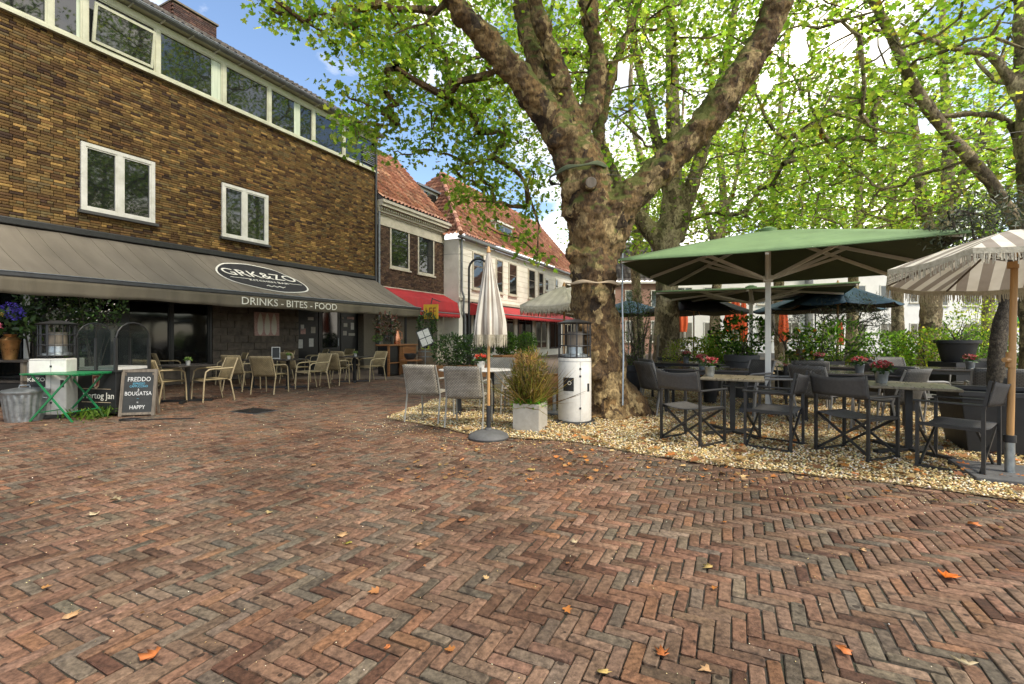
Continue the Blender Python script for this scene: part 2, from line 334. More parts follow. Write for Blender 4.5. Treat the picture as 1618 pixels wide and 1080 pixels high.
def stripes(name, c1, c2, width):
    m, nt, b, o = nodes_of(name)
    at_ = N(nt, 'ShaderNodeAttribute', attribute_name='Col'); sp = N(nt, 'ShaderNodeSeparateColor')
    nt.links.new(at_.outputs['Color'], sp.inputs['Color'])
    md = N(nt, 'ShaderNodeMath', operation='PINGPONG'); md.inputs[1].default_value = width
    nt.links.new(sp.outputs[0], md.inputs[0])
    gt = N(nt, 'ShaderNodeMath', operation='GREATER_THAN'); gt.inputs[1].default_value = width / 2
    nt.links.new(md.outputs['Value'], gt.inputs[0])
    c = mixc(nt, c1, c2, gt.outputs['Value'])
    g = N(nt, 'ShaderNodeNewGeometry'); n1 = N(nt, 'ShaderNodeTexNoise', Scale=5.0, Detail=6.0); nt.links.new(g.outputs['Position'], n1.inputs['Vector'])
    r1 = ramp(nt, [(0.3, (0.78, 0.76, 0.72)), (0.65, (1, 1, 1))]); nt.links.new(n1.outputs['Fac'], r1.inputs['Fac'])
    c = mixc(nt, c, r1.outputs['Color'], 1.0, 'MULTIPLY')
    nt.links.new(c, b.inputs['Base Color']); b.inputs['Roughness'].default_value = 0.85
    tr = N(nt, 'ShaderNodeBsdfTranslucent'); nt.links.new(c, tr.inputs['Color'])
    mx = N(nt, 'ShaderNodeMixShader'); mx.inputs[0].default_value = 0.3
    nt.links.new(b.outputs['BSDF'], mx.inputs[1]); nt.links.new(tr.outputs['BSDF'], mx.inputs[2]); nt.links.new(mx.outputs['Shader'], o.inputs['Surface'])
stripes('cream_canopy', (0.70, 0.66, 0.55), (0.62, 0.58, 0.48), 0.1)
stripes('stripe_canopy', (0.80, 0.76, 0.67), (0.34, 0.295, 0.25), 0.085)

# ---------------------------------------------------------------- mesh helpers
class MB:
    def __init__(s): s.v, s.f = [], []
    def add(s, vs, fs):
        o = len(s.v); s.v += [tuple(p) for p in vs]; s.f += [tuple(i + o for i in f) for f in fs]; return s
    def box(s, a, b, M=None):
        x0, y0, z0 = a; x1, y1, z1 = b
        vs = [Vector(p) for p in ((x0, y0, z0), (x1, y0, z0), (x1, y1, z0), (x0, y1, z0), (x0, y0, z1), (x1, y0, z1), (x1, y1, z1), (x0, y1, z1))]
        if M: vs = [M @ p for p in vs]
        return s.add(vs, [(0, 3, 2, 1), (4, 5, 6, 7), (0, 1, 5, 4), (1, 2, 6, 5), (2, 3, 7, 6), (3, 0, 4, 7)])
    def cbox(s, c, size, M=None):
        return s.box([c[i] - size[i] / 2 for i in range(3)], [c[i] + size[i] / 2 for i in range(3)], M)
    def bar(s, p, q, w, h, up=(0, 0, 1)):
        p, q = Vector(p), Vector(q); d = (q - p).normalized(); u = Vector(up)
        if abs(d.dot(u)) > 0.98: u = Vector((0, 1, 0))
        r = d.cross(u).normalized(); u = r.cross(d)
        vs = [e + r * (a * w / 2) + u * (b * h / 2) for e in (p, q) for a, b in ((-1, -1), (1, -1), (1, 1), (-1, 1))]
        return s.add(vs, [(0, 1, 2, 3), (7, 6, 5, 4), (0, 4, 5, 1), (1, 5, 6, 2), (2, 6, 7, 3), (3, 7, 4, 0)])
    def tube(s, pts, rad, n=10, cap=True):
        pts = [Vector(p) for p in pts]
        if not hasattr(rad, '__len__'): rad = [rad] * len(pts)
        o = len(s.v); up = None
        for i, p in enumerate(pts):
            d = (pts[min(i + 1, len(pts) - 1)] - pts[max(i - 1, 0)])
            d = d.normalized() if d.length > 1e-9 else Vector((0, 0, 1))
            if up is None: up = d.orthogonal().normalized()
            up = (up - d * up.dot(d))
            up = up.normalized() if up.length > 1e-6 else d.orthogonal().normalized()
            w = d.cross(up)
            for k in range(n):
                a = 2 * math.pi * k / n
                s.v.append(tuple(p + (up * math.cos(a) + w * math.sin(a)) * rad[i]))
        for i in range(len(pts) - 1):
            for k in range(n):
                a, b = o + i * n + k, o + i * n + (k + 1) % n
                s.f.append((a, b, b + n, a + n))
        if cap:
            s.f.append(tuple(o + k for k in reversed(range(n)))); s.f.append(tuple(o + (len(pts) - 1) * n + k for k in range(n)))
        return s
    def lathe(s, prof, n=24, c=(0, 0, 0), M=None, capb=True, capt=True):
        o = len(s.v)
        for r, z in prof:
            for k in range(n):
                a = 2 * math.pi * k / n
                p = Vector((c[0] + r * math.cos(a), c[1] + r * math.sin(a), c[2] + z))
                s.v.append(tuple(M @ p if M else p))
        for i in range(len(prof) - 1):
            for k in range(n):
                a, b = o + i * n + k, o + i * n + (k + 1) % n
                s.f.append((a, b, b + n, a + n))
        if capb: s.f.append(tuple(o + k for k in reversed(range(n))))
        if capt: s.f.append(tuple(o + (len(prof) - 1) * n + k for k in range(n)))
        return s
    def grid(s, fn, nu, nv):
        o = len(s.v)
        for i in range(nu + 1):
            for j in range(nv + 1): s.v.append(tuple(fn(i / nu, j / nv)))
        for i in range(nu):
            for j in range(nv):
                a = o + i * (nv + 1) + j; s.f.append((a, a + nv + 1, a + nv + 2, a + 1))
        return s
    def build(s, name, mat, parent=None, smooth=False, bevel=0.0, thick=0.0):
        me = bpy.data.meshes.new(name); me.from_pydata(s.v, [], s.f); me.update()
        if smooth:
            me.polygons.foreach_set('use_smooth', [True] * len(me.polygons))
            try: me.set_sharp_from_angle(angle=R(38))
            except Exception: pass
        me.materials.append(MATS[mat])
        ob = bpy.data.objects.new(name, me); COL.objects.link(ob)
        if parent is not None: ob.parent = parent
        if thick:
            sm = ob.modifiers.new('thickness', 'SOLIDIFY'); sm.thickness = thick; sm.offset = 0
        if bevel:
            bm_ = ob.modifiers.new('edge', 'BEVEL'); bm_.width = bevel; bm_.segments = 2; bm_.limit_method = 'ANGLE'; bm_.angle_limit = R(40)
        return ob
def box(name, a, b, mat, parent=None, bevel=0.0):
    return MB().box(a, b).build(name, mat, parent, bevel=bevel)
def tag(o, label=None, cat=None, group=None, kind=None):
    if label: o['label'] = label
    if cat: o['category'] = cat
    if group: o['group'] = group
    if kind: o['kind'] = kind
    return o
def thing(name, label, cat, loc=(0, 0, 0), rz=0.0, group=None):
    o = bpy.data.objects.new(name, None); COL.objects.link(o); o.empty_display_size = 0.2
    o.location = loc; o.rotation_euler = (0, 0, rz)
    return tag(o, label, cat, group)
def dup(root, label, loc=None, rz=None, group=None):
    r = root.copy(); COL.objects.link(r)
    if loc is not None: r.location = loc
    if rz is not None: r.rotation_euler = (0, 0, rz)
    r['label'] = label
    if group: r['group'] = group
    for ch in list(root.children):
        c = ch.copy(); COL.objects.link(c); c.parent = r
        for g in list(ch.children):
            d = g.copy(); COL.objects.link(d); d.parent = c
    return r
def npmesh(name, V, Fc, mat, parent=None, col=None, smooth=False, kind=None):
    """V (n,3), Fc (m,k) equal-sized faces, col (n,3) per vertex"""
    V = np.ascontiguousarray(V, dtype=np.float32); Fc = np.ascontiguousarray(Fc, dtype=np.int32)
    me = bpy.data.meshes.new(name); m, k = Fc.shape
    me.vertices.add(len(V)); me.vertices.foreach_set('co', V.ravel())
    me.loops.add(m * k); me.loops.foreach_set('vertex_index', Fc.ravel())
    me.polygons.add(m); me.polygons.foreach_set('loop_start', np.arange(0, m * k, k, dtype=np.int32))
    me.update(calc_edges=True)
    if col is not None:
        a = me.color_attributes.new('Col', 'FLOAT_COLOR', 'POINT')
        a.data.foreach_set('color', np.concatenate([col, np.ones((len(col), 1))], 1).astype(np.float32).ravel())
    if smooth: me.polygons.foreach_set('use_smooth', np.ones(m, dtype=bool))
    me.materials.append(MATS[mat])
    ob = bpy.data.objects.new(name, me); COL.objects.link(ob)
    if parent is not None: ob.parent = parent
    if kind: ob['kind'] = kind
    return ob
def setcol(me, c):
    a = me.color_attributes.new('Col', 'FLOAT_COLOR', 'POINT')
    a.data.foreach_set('color', np.tile(np.array([*c, 1], dtype=np.float32), len(me.vertices)))
def textmesh(name, txt, size, mat, parent, M, depth=0.002, align='CENTER', xs=1.0, shear=0.0):
    cu = bpy.data.curves.new(name, 'FONT'); cu.body = txt; cu.size = size; cu.extrude = depth; cu.align_x = align; cu.align_y = 'CENTER'; cu.shear = shear
    cu.resolution_u = 3
    to = bpy.data.objects.new(name, cu); COL.objects.link(to)
    dg = bpy.context.evaluated_depsgraph_get()
    me = bpy.data.meshes.new_from_object(to.evaluated_get(dg))
    bpy.data.objects.remove(to); bpy.data.curves.remove(cu)
    me.name = name; me.transform(Matrix.Diagonal((xs, 1, 1, 1)))
    me.materials.clear(); me.materials.append(MATS[mat])
    ob = bpy.data.objects.new(name, me); COL.objects.link(ob); ob.parent = parent; ob.matrix_local = M
    return ob

# ---- leaves
def template(outline):
    """leaf of two half blades folded along the midrib; outline = right-hand points (x, y) from base to tip"""
    base, tip = (0, 0), outline[-1]
    right = [base] + outline
    V = [(x, y, 0.35 * abs(x)) for x, y in right] + [(-x, y, 0.35 * abs(x)) for x, y in outline[:-1]]
    n = len(right)
    tris = []
    for i in range(1, n - 1): tris.append((0, i, i + 1))
    left = [0] + list(range(n, n + len(outline) - 1)) + [n - 1]
    for i in range(1, len(left) - 1): tris.append((0, left[i + 1], left[i]))
    return np.array(V, float), np.array(tris)
T_PLANE = template([(0.34, -0.02), (0.50, 0.22), (0.27, 0.34), (0.48, 0.68), (0.20, 0.62), (0.0, 1.0)])
T_OVAL = template([(0.22, 0.25), (0.22, 0.6), (0.0, 1.0)])
T_LONG = template([(0.10, 0.3), (0.08, 0.7), (0.0, 1.0)])
T_BLADE = template([(0.035, 0.35), (0.025, 0.7), (0.0, 1.0)])
def leaves(name, P, size, cols, mat, parent=None, tmpl=T_PLANE, up=0.6, kind=None, heading=None, droop=0.0):
    """P (n,3) bases; size (n,); cols (n,3); up = how much the blades lie flat"""
    P = np.asarray(P, float); n = len(P)
    if n == 0: return None
    V, T = tmpl; k = len(V)
    nr = RNG.normal(size=(n, 3)); nr /= np.linalg.norm(nr, axis=1)[:, None]
    nr = nr * (1 - up) + np.array([0, 0, up]); nr /= np.linalg.norm(nr, axis=1)[:, None]
    h = RNG.normal(size=(n, 3)) if heading is None else np.asarray(heading, float) + RNG.normal(size=(n, 3)) * 0.15
    h[:, 2] -= droop
    h -= nr * (h * nr).sum(1)[:, None]; h /= (np.linalg.norm(h, axis=1)[:, None] + 1e-9)
    w = np.cross(h, nr)
    size = np.broadcast_to(np.asarray(size, float), (n,))
    W = (V[None, :, 0, None] * w[:, None, :] + V[None, :, 1, None] * h[:, None, :] + V[None, :, 2, None] * nr[:, None, :]) * size[:, None, None] + P[:, None, :]
    Fc = (T[None] + (np.arange(n) * k)[:, None, None]).reshape(-1, 3)
    C = np.repeat(np.asarray(cols, float), k, axis=0)
    return npmesh(name, W.reshape(-1, 3), Fc, mat, parent, C, kind=kind)
def pick(pal, n, jit=0.18, w=None, hue=0.06):
    pal = np.array(pal, float); i = RNG.choice(len(pal), n, p=w)
    return np.clip(pal[i] * (1 + RNG.normal(size=(n, 1)) * jit) * (1 + RNG.normal(size=(n, 3)) * hue), 0.002, 1)
def ell(n, c, r, shell=0.0):
    d = RNG.normal(size=(n, 3)); d /= np.linalg.norm(d, axis=1)[:, None]
    q = RNG.random(n) ** (1 / 3); q = shell + (1 - shell) * q
    return np.array(c)[None] + d * q[:, None] * np.array(r)[None]
GREENS = [(0.10, 0.17, 0.025), (0.075, 0.14, 0.022), (0.14, 0.20, 0.03), (0.055, 0.10, 0.018), (0.18, 0.21, 0.04)]
DARKG = [(0.035, 0.075, 0.018), (0.05, 0.10, 0.022), (0.075, 0.13, 0.03), (0.025, 0.05, 0.014)]
OLIVE = [(0.07, 0.085, 0.05), (0.045, 0.06, 0.035), (0.10, 0.115, 0.075)]
# ================================================================ ground
def inpoly(P, poly):
    x, y = P[:, 0], P[:, 1]; ins = np.zeros(len(P), bool); n = len(poly)
    for i in range(n):
        x0, y0 = poly[i]; x1, y1 = poly[(i + 1) % n]
        c = ((y0 > y) != (y1 > y)) & (x < (x1 - x0) * (y - y0) / (y1 - y0 + 1e-12) + x0)
        ins ^= c
    return ins
def edgedist(P, poly):
    d = np.full(len(P), 1e9); n = len(poly)
    for i in range(n):
        a = np.array(poly[i]); b = np.array(poly[(i + 1) % n]); ab = b - a
        t = np.clip(((P - a) @ ab) / (ab @ ab + 1e-12), 0, 1)
        d = np.minimum(d, np.linalg.norm(P - (a + t[:, None] * ab), axis=1))
    return d
tag(MB().grid(lambda a, b: (-250 + 500 * a, -60 + 460 * b, -0.03), 10, 10).build('ground', 'asphalt'), 'dull brown paved ground reaching to the far houses', 'ground', kind='structure')

GP = [gnd(x, y).xy for x, y in ((608, 661), (690, 674), (752, 690), (830, 693), (910, 700), (1000, 716), (1120, 734), (1240, 748), (1400, 764), (1530, 780), (1640, 796))]
GP = [tuple(p) for p in GP] + [(9.5, 3.9), (16, 8), (16, 21), (4.5, 21), (1.2, 15.0)] + [tuple(gnd(x, y).xy) for x, y in ((860, 600), (790, 606), (735, 618), (680, 634), (640, 648))]
# wobble the edge of the gravel
GPW = []
for i in range(len(GP)):
    a, b = np.array(GP[i]), np.array(GP[(i + 1) % len(GP)]); L = np.linalg.norm(b - a); m = max(1, int(L / 0.12))
    for k in range(m):
        p = a + (b - a) * k / m
        GPW.append(tuple(p + 0.05 * np.array([noise.noise((p[0] * 3, p[1] * 3, 1)), noise.noise((p[0] * 3, p[1] * 3, 9))])))

PA = R(25.6)
PX = np.array([math.cos(PA), -math.sin(PA)]); PY = np.array([math.sin(PA), math.cos(PA)])
BW = 0.0635
pave = MB().box((-14.5, -1.5, -0.028), (7.5, 14.6, -0.0092)).build('pavement', 'joint_sand')
tag(pave, 'herringbone brick paving of brown and grey clinkers', 'pavement', kind='structure')
_far = MB()
_far.box((-22, 14.6, -0.028), (16, 46, -0.006)).box((-40, -20, -0.028), (-14.5, 46, -0.0062)).box((7.5, -20, -0.028), (40, 14.6, -0.0058))
m_, nt_, b_, o_ = nodes_of('far_paving')
g_ = N(nt_, 'ShaderNodeNewGeometry'); n_ = N(nt_, 'ShaderNodeTexNoise', Scale=9.0, Detail=8.0, Roughness=0.75); nt_.links.new(g_.outputs['Position'], n_.inputs['Vector'])
r_ = ramp(nt_, [(0.3, (0.06, 0.042, 0.03)), (0.5, (0.13, 0.095, 0.07)), (0.7, (0.20, 0.15, 0.115))]); nt_.links.new(n_.outputs['Fac'], r_.inputs['Fac'])
nt_.links.new(r_.outputs['Color'], b_.inputs['Base Color']); b_.inputs['Roughness'].default_value = 0.85
_far.build('distant_paving', 'far_paving', pave)

cells = []
r3 = 3
for j in range(-345, 345):
    for m in range(-62, 62):
        x = j + 2 * r3 * m
        cells.append((x + r3 / 2, j + 0.5, 0))
for x in range(-345, 345):
    for m in range(-62, 62):
        y0 = x - 2 * r3 + 1 + 2 * r3 * m
        cells.append((x + 0.5, y0 + r3 / 2, 1))
cells = np.array(cells)
ctr = cells[:, 0:1] * BW * PX + cells[:, 1:2] * BW * PY
ctr = ctr + 0.35 * np.array([PX * 0.3])
vis = (ctr[:, 1] > 0.1) & (ctr[:, 1] < 14.4) & (np.abs(ctr[:, 0]) < ctr[:, 1] * 1.16 + 3.2) & (ctr[:, 0] > -14.3) & (ctr[:, 0] < 7.4)
cells, ctr = cells[vis], ctr[vis]
ug = inpoly(ctr, GP) & (edgedist(ctr, GP) > 0.3)
cells, ctr = cells[~ug], ctr[~ug]
fo = fp(0, 2.2, 0)                                     # drop the bricks beneath the buildings
behind = ((ctr - np.array(fo.xy)) @ np.array(NRM.xy)) < -2.3
cells, ctr = cells[~behind], ctr[~behind]
PAL = [(0.165, 0.100, 0.068), (0.182, 0.118, 0.083), (0.158, 0.112, 0.080), (0.138, 0.116, 0.088), (0.116, 0.102, 0.080), (0.098, 0.056, 0.038), (0.200, 0.114, 0.068), (0.170, 0.124, 0.090)]
PWT = [0.22, 0.22, 0.17, 0.10, 0.06, 0.07, 0.06, 0.10]
# one brick: bevelled top, worn corners near the camera
BF = np.array([(0, 1, 5, 4), (1, 2, 6, 5), (2, 3, 7, 6), (3, 0, 4, 7), (4, 5, 9, 8), (5, 6, 10, 9), (6, 7, 11, 10), (7, 4, 8, 11), (8, 9, 10, 11)])
def brick_verts(l, w, top, bev, low, cut):
    if not cut:
        ring = lambda a, b, z: [(-a, -b, z), (a, -b, z), (a, b, z), (-a, b, z)]
    else:
        ring = lambda a, b, z: [(-a + cut, -b, z), (a - cut, -b, z), (a, -b + cut, z), (a, b - cut, z), (a - cut, b, z), (-a + cut, b, z), (-a, b - cut, z), (-a, -b + cut, z)]
    return np.array(ring(l / 2, w / 2, low) + ring(l / 2, w / 2, top - bev) + ring(l / 2 - bev, w / 2 - bev, top))
BF8 = np.array([(i, (i + 1) % 8, 8 + (i + 1) % 8, 8 + i) for i in range(8)] + [(8 + i, 8 + (i + 1) % 8, 16 + (i + 1) % 8, 16 + i) for i in range(8)] + [(16, 17, 18, 23), (18, 19, 22, 23), (19, 20, 21, 22)])
def brick_field(c, ori, n, cut):
    ang = np.where(ori > 0.5, math.pi / 2, 0.0) - PA + RNG.normal(size=n) * 0.024
    B = brick_verts(3 * BW - 0.0076, BW - 0.0076, 0.0, 0.0036, -0.024, cut); nv = len(B)
    V = np.repeat(B[None], n, 0)
    V = V * (1 + RNG.normal(size=(n, 1, 1)) * np.array([0.014, 0.04, 0.0])[None, None])
    V[:, :, :2] += RNG.normal(size=(n, nv, 2)) * 0.0011
    tilt = RNG.normal(size=(n, 2)) * 0.012
    V[:, :, 2] += V[:, :, 0] * tilt[:, 0:1] * 0.35 + V[:, :, 1] * tilt[:, 1:2]
    V[:, :, 2] += (RNG.normal(size=n) * 0.0018)[:, None] + np.array([0.006 * noise.noise((p[0] * 0.7, p[1] * 0.7, 0)) for p in c])[:, None]
    ca, sa = np.cos(ang)[:, None], np.sin(ang)[:, None]
    X = V[:, :, 0] * ca - V[:, :, 1] * sa; Y = V[:, :, 0] * sa + V[:, :, 1] * ca
    V[:, :, 0] = X; V[:, :, 1] = Y
    return V
n = len(cells)
pc = pick(PAL, n, 0.12, PWT, 0.015) * np.array([1.06, 0.97, 0.90])
# batches of greyer and redder bricks, as they were laid
pc *= 1 + 0.22 * np.array([[noise.noise((p[0] * .9, p[1] * .9, 5)), noise.noise((p[0] * .9, p[1] * .9, 5)) * .55, noise.noise((p[0] * .9, p[1] * .9, 5)) * .35] for p in ctr])
order = np.argsort(ctr[:, 1] + 0.0 * ctr[:, 0] + 50 * (np.abs(ctr[:, 0]) > ctr[:, 1] * 1.03) + 50 * (ctr[:, 1] < 1.70))
big, rest = order[:300], order[300:]
near = rest[ctr[rest][:, 1] < 6.0]; farb = rest[ctr[rest][:, 1] >= 6.0]
PV = brick_field(ctr[big], cells[big, 2], 300, 0.006)
for q_, i in enumerate(big):                                           # the bricks nearest the camera, one object each
    me = bpy.data.meshes.new('brick'); me.from_pydata(PV[q_].tolist(), [], BF8.tolist()); setcol(me, pc[i]); me.materials.append(MATS['paving_brick'])
    ob = bpy.data.objects.new('brick', me); ob.location = (*ctr[i], 0); COL.objects.link(ob); ob.parent = pave
for sel, fcs, cut in ((near, BF8, 0.006), (farb, BF, 0)):
    V = brick_field(ctr[sel], cells[sel, 2], len(sel), cut); nv = V.shape[1]; V[:, :, :2] += ctr[sel][:, None, :]
    npmesh('brick_field', V.reshape(-1, 3), (fcs[None] + (np.arange(len(sel)) * nv)[:, None, None]).reshape(-1, 4), 'paving_brick', pave, np.repeat(pc[sel], nv, 0), kind='stuff')
# drain cover in the paving
dr = thing('drain_cover', 'dark square drain cover set in the paving near the wicker chairs', 'drain', gnd(402, 649), -PA)
box('grate_frame', (-0.34, -0.24, -0.02), (0.34, 0.24, 0.003), 'zinc_dark', dr)
for k in range(7): box('grate_bar', (-0.29 + k * 0.085, -0.2, 0.004), (-0.24 + k * 0.085, 0.2, 0.012), 'black_paint', dr)

# ---- gravel
gs = MB()
bm = bmesh.new(); bmesh.ops.contextual_create(bm, geom=[bm.verts.new((x, y, 0.008)) for x, y in GPW]); bm.normal_update()
if bm.faces[:][0].normal.z < 0: bmesh.ops.reverse_faces(bm, faces=bm.faces[:])
me = bpy.data.meshes.new('gravel_bed'); bm.to_mesh(me); bm.free()
m_, nt_, b_, o_ = nodes_of('gravel_base')
g_ = N(nt_, 'ShaderNodeNewGeometry'); v_ = N(nt_, 'ShaderNodeTexVoronoi', Scale=38.0); nt_.links.new(g_.outputs['Position'], v_.inputs['Vector'])
s_ = N(nt_, 'ShaderNodeSeparateColor'); nt_.links.new(v_.outputs['Color'], s_.inputs['Color'])
r_ = ramp(nt_, [(0.0, (0.26, 0.17, 0.07)), (0.3, (0.48, 0.34, 0.15)), (0.7, (0.58, 0.46, 0.26)), (1.0, (0.66, 0.58, 0.42))]); nt_.links.new(s_.outputs[0], r_.inputs['Fac'])
r2_ = ramp(nt_, [(0.0, (1, 1, 1)), (0.6, (0.3, 0.27, 0.22))]); nt_.links.new(v_.outputs['Distance'], r2_.inputs['Fac'])
nt_.links.new(mixc(nt_, r_.outputs['Color'], r2_.outputs['Color'], 1.0, 'MULTIPLY'), b_.inputs['Base Color']); b_.inputs['Roughness'].default_value = 0.85
bp_ = N(nt_, 'ShaderNodeBump', Strength=1.0, Distance=0.02); bp_.invert = True; nt_.links.new(v_.outputs['Distance'], bp_.inputs['Height']); nt_.links.new(bp_.outputs['Normal'], b_.inputs['Normal'])
me.materials.append(MATS['gravel_base']); gb = bpy.data.objects.new('gravel_bed', me); COL.objects.link(gb)
tag(gb, 'cream gravel bed around the plane tree and terrace chairs', 'gravel', kind='structure')
ico = bmesh.new(); bmesh.ops.create_icosphere(ico, subdivisions=1, radius=1.0); ico.verts.ensure_lookup_table()
IV = np.array([v.co[:] for v in ico.verts]); IF = np.array([[v.index for v in f.verts] for f in ico.faces]); ico.free()
def pebbles(name, P, size, cols, parent, kind='stuff'):
    n = len(P); s = size[:, None] * (0.75 + 0.5 * RNG.random((n, 3))) * np.array([1, 0.85, 0.55])
    V = IV[None] * s[:, None, :] * (1 + RNG.normal(size=(n, 12, 1)) * 0.14)
    a = RNG.random(n) * 6.28; ca, sa = np.cos(a)[:, None], np.sin(a)[:, None]
    X = V[:, :, 0] * ca - V[:, :, 1] * sa; Y = V[:, :, 0] * sa + V[:, :, 1] * ca
    V = np.stack([X, Y, V[:, :, 2] + X * RNG.normal(size=(n, 1)) * 0.4], 2) + P[:, None, :]
    return npmesh(name, V.reshape(-1, 3), (IF[None] + (np.arange(n) * 12)[:, None, None]).reshape(-1, 3), 'gravel', parent, np.repeat(cols, 12, 0), kind=kind)
P = np.column_stack([RNG.uniform(-2.2, 7.5, 150000), 3.5 + 8.0 * RNG.random(150000) ** 1.6])
P = P[(np.abs(P[:, 0]) < P[:, 1] * 1.12 + 1.2) & inpoly(P, GPW)][:56000]
ED = edgedist(P, GPW)
GC = [(0.68, 0.53, 0.27), (0.72, 0.62, 0.40), (0.58, 0.41, 0.17), (0.74, 0.68, 0.52), (0.44, 0.30, 0.12), (0.66, 0.48, 0.21)]
pebbles('pebble_layer', np.column_stack([P, 0.013 + 0.014 * RNG.random(len(P)) + np.minimum(ED, 0.5) * 0.02]), RNG.uniform(0.008, 0.0145, len(P)), pick(GC, len(P), 0.12), gb)
# grit and pebbles kicked out over the paving
q = []
while len(q) < 4200:
    if RNG.random() < 0.55:
        i = RNG.integers(0, 140); e = GPW[i]; p = np.array(e) + np.array([RNG.normal() * 0.5, -abs(RNG.normal()) * 0.45])
    else:
        y = 1.6 + 11 * RNG.random() ** 1.2; p = np.array([RNG.uniform(-1.1, 1.0) * y, y])
        if noise.noise((p[0] * 1.6, p[1] * 1.6, 3)) < RNG.normal() * .25: continue
    q.append(p)
q = np.array(q); q = q[~inpoly(q, GPW)]
q = q[((q - np.array(fo.xy)) @ np.array(NRM.xy)) > -2.0]
pebbles('scattered_pebbles', np.column_stack([q, np.full(len(q), 0.004)]), RNG.uniform(0.0022, 0.0068, len(q)) * np.clip(0.25 + q[:, 1] * 0.15, 0.4, 1.5), pick(GC, len(q), 0.12), pave)

# ================================================================ street front
def face_frame(name, label, cat, u, v=0.0, z=0.0):
    return thing(name, label, cat, fp(u, v, z), FROT)
def tiles(name, parent, M, length, slope, ang, hipl=None, hipr=None, tw=0.24, row=0.34, pal=None, kind='stuff'):
    """pantile roof plane: local x along the eave, rising along +y at ang; S-shaped tiles laid in courses"""
    nt, nr = int(length / tw), int(slope / row); per = 6
    us = np.arange(nt * per + 1) * (tw / per)
    V, Fc, C = [], [], []
    prof = 0.042 * np.sin(2 * np.pi * (np.arange(nt * per + 1) % per) / per)
    cols = pick(pal, (nt + 1) * (nr + 1), 0.16, None, 0.02)
    for r in range(nr):
        for e in (0, 1):
            s = r * row + e * (row + 0.02)
            h = prof + (0.075 if e == 0 else 0.0)
            lo = hipl(s) if hipl else 0.0; hi = hipr(s) if hipr else length
            x = np.clip(us, lo, hi)
            y = s * math.cos(ang) - h * math.sin(ang); zz = s * math.sin(ang) + h * math.cos(ang)
            V.append(np.column_stack([x, np.broadcast_to(y, x.shape), np.broadcast_to(zz, x.shape)]))
            C.append(cols[(np.arange(len(us)) // per) + r * (nt + 1)])
    k = len(us)
    for r in range(nr):
        a = 2 * r * k + np.arange(k - 1); Fc.append(np.column_stack([a, a + 1, a + k + 1, a + k]))
        if r: b = (2 * r - 1) * k + np.arange(k - 1); Fc.append(np.column_stack([b, b + 1, a + 1, a]))
    V = np.concatenate(V); V = (np.array(M.to_3x3()) @ V.T).T + np.array(M.translation)
    return npmesh(name, V, np.concatenate(Fc), 'roof_tile', parent, np.concatenate(C), smooth=False)
RED_TILE = [(0.40, 0.165, 0.095), (0.46, 0.205, 0.125), (0.33, 0.13, 0.08), (0.50, 0.265, 0.17), (0.26, 0.12, 0.08)]
GREY_TILE = [(0.10, 0.09, 0.085), (0.07, 0.062, 0.06), (0.13, 0.115, 0.105)]

def bricks(parent, u0, u1, z0, z1, holes, pal, wts, single=0, v=0.0, keep=None, single_key=None, L=0.215, H=0.0625):
    c = []
    nz = int((z1 - z0) / H)
    for k in range(nz):
        off = (k % 2) * L / 2 + (0.25 * L if k % 4 > 1 else 0)
        u = u0 - off
        while u < u1:
            l = L if (k * 7 + int((u - u0) / L) * 3) % 5 else L / 2
            a, b = max(u, u0), min(u + l, u1); zc = z0 + k * H; u += l
            if b - a < 0.03: continue
            segs = [(a, b)]
            for h0, h1, g0, g1 in holes:
                if zc + H > g0 + 0.005 and zc < g1 - 0.005:
                    ns = []
                    for s0, s1 in segs:
                        if s1 <= h0 or s0 >= h1: ns.append((s0, s1)); continue
                        if s0 < h0 - 0.02: ns.append((s0, h0))
                        if s1 > h1 + 0.02: ns.append((h1, s1))
                    segs = ns
            for s0, s1 in segs: c.append((s0, s1, zc))
    c = np.array(c); n = len(c)
    cc_ = pick(pal, n, 0.13, wts, 0.02) * np.array([0.97, 0.99, 1.12])
    jit = RNG.normal(size=n) * 0.0025
    s0, s1, zc = c[:, 0] + 0.005, c[:, 1] - 0.005, c[:, 2]
    yf = -v - 0.058 - jit; yb = np.full(n, -v + 0.01)
    b = 0.004
    V = np.zeros((n, 12, 3))
    lo, hi = zc + 0.005, zc + H - 0.005
    for i, (X, Z) in enumerate(((s0, lo), (s1, lo), (s1, hi), (s0, hi))): V[:, i] = np.column_stack([X, yb, Z]); V[:, 4 + i] = np.column_stack([X, yf + b, Z])
    for i, (X, Z) in enumerate(((s0 + b, lo + b), (s1 - b, lo + b), (s1 - b, hi - b), (s0 + b, hi - b))): V[:, 8 + i] = np.column_stack([X, yf, Z])
    idx = np.arange(n)
    if single:
        key = single_key(c); o = np.argsort(key)[:single]
        for i in o:
            ce = V[i].mean(0); me = bpy.data.meshes.new('brick'); me.from_pydata((V[i] - ce).tolist(), [], BF.tolist()); setcol(me, cc_[i]); me.materials.append(MATS['facade_brick'])
            ob = bpy.data.objects.new('brick', me); ob.location = ce; COL.objects.link(ob); ob.parent = parent
        idx = np.setdiff1d(idx, o)
    npmesh('brick_courses', V[idx].reshape(-1, 3), (BF[None] + (np.arange(len(idx)) * 12)[:, None, None]).reshape(-1, 4), 'facade_brick', parent, np.repeat(cc_[idx], 12, 0), kind='stuff')

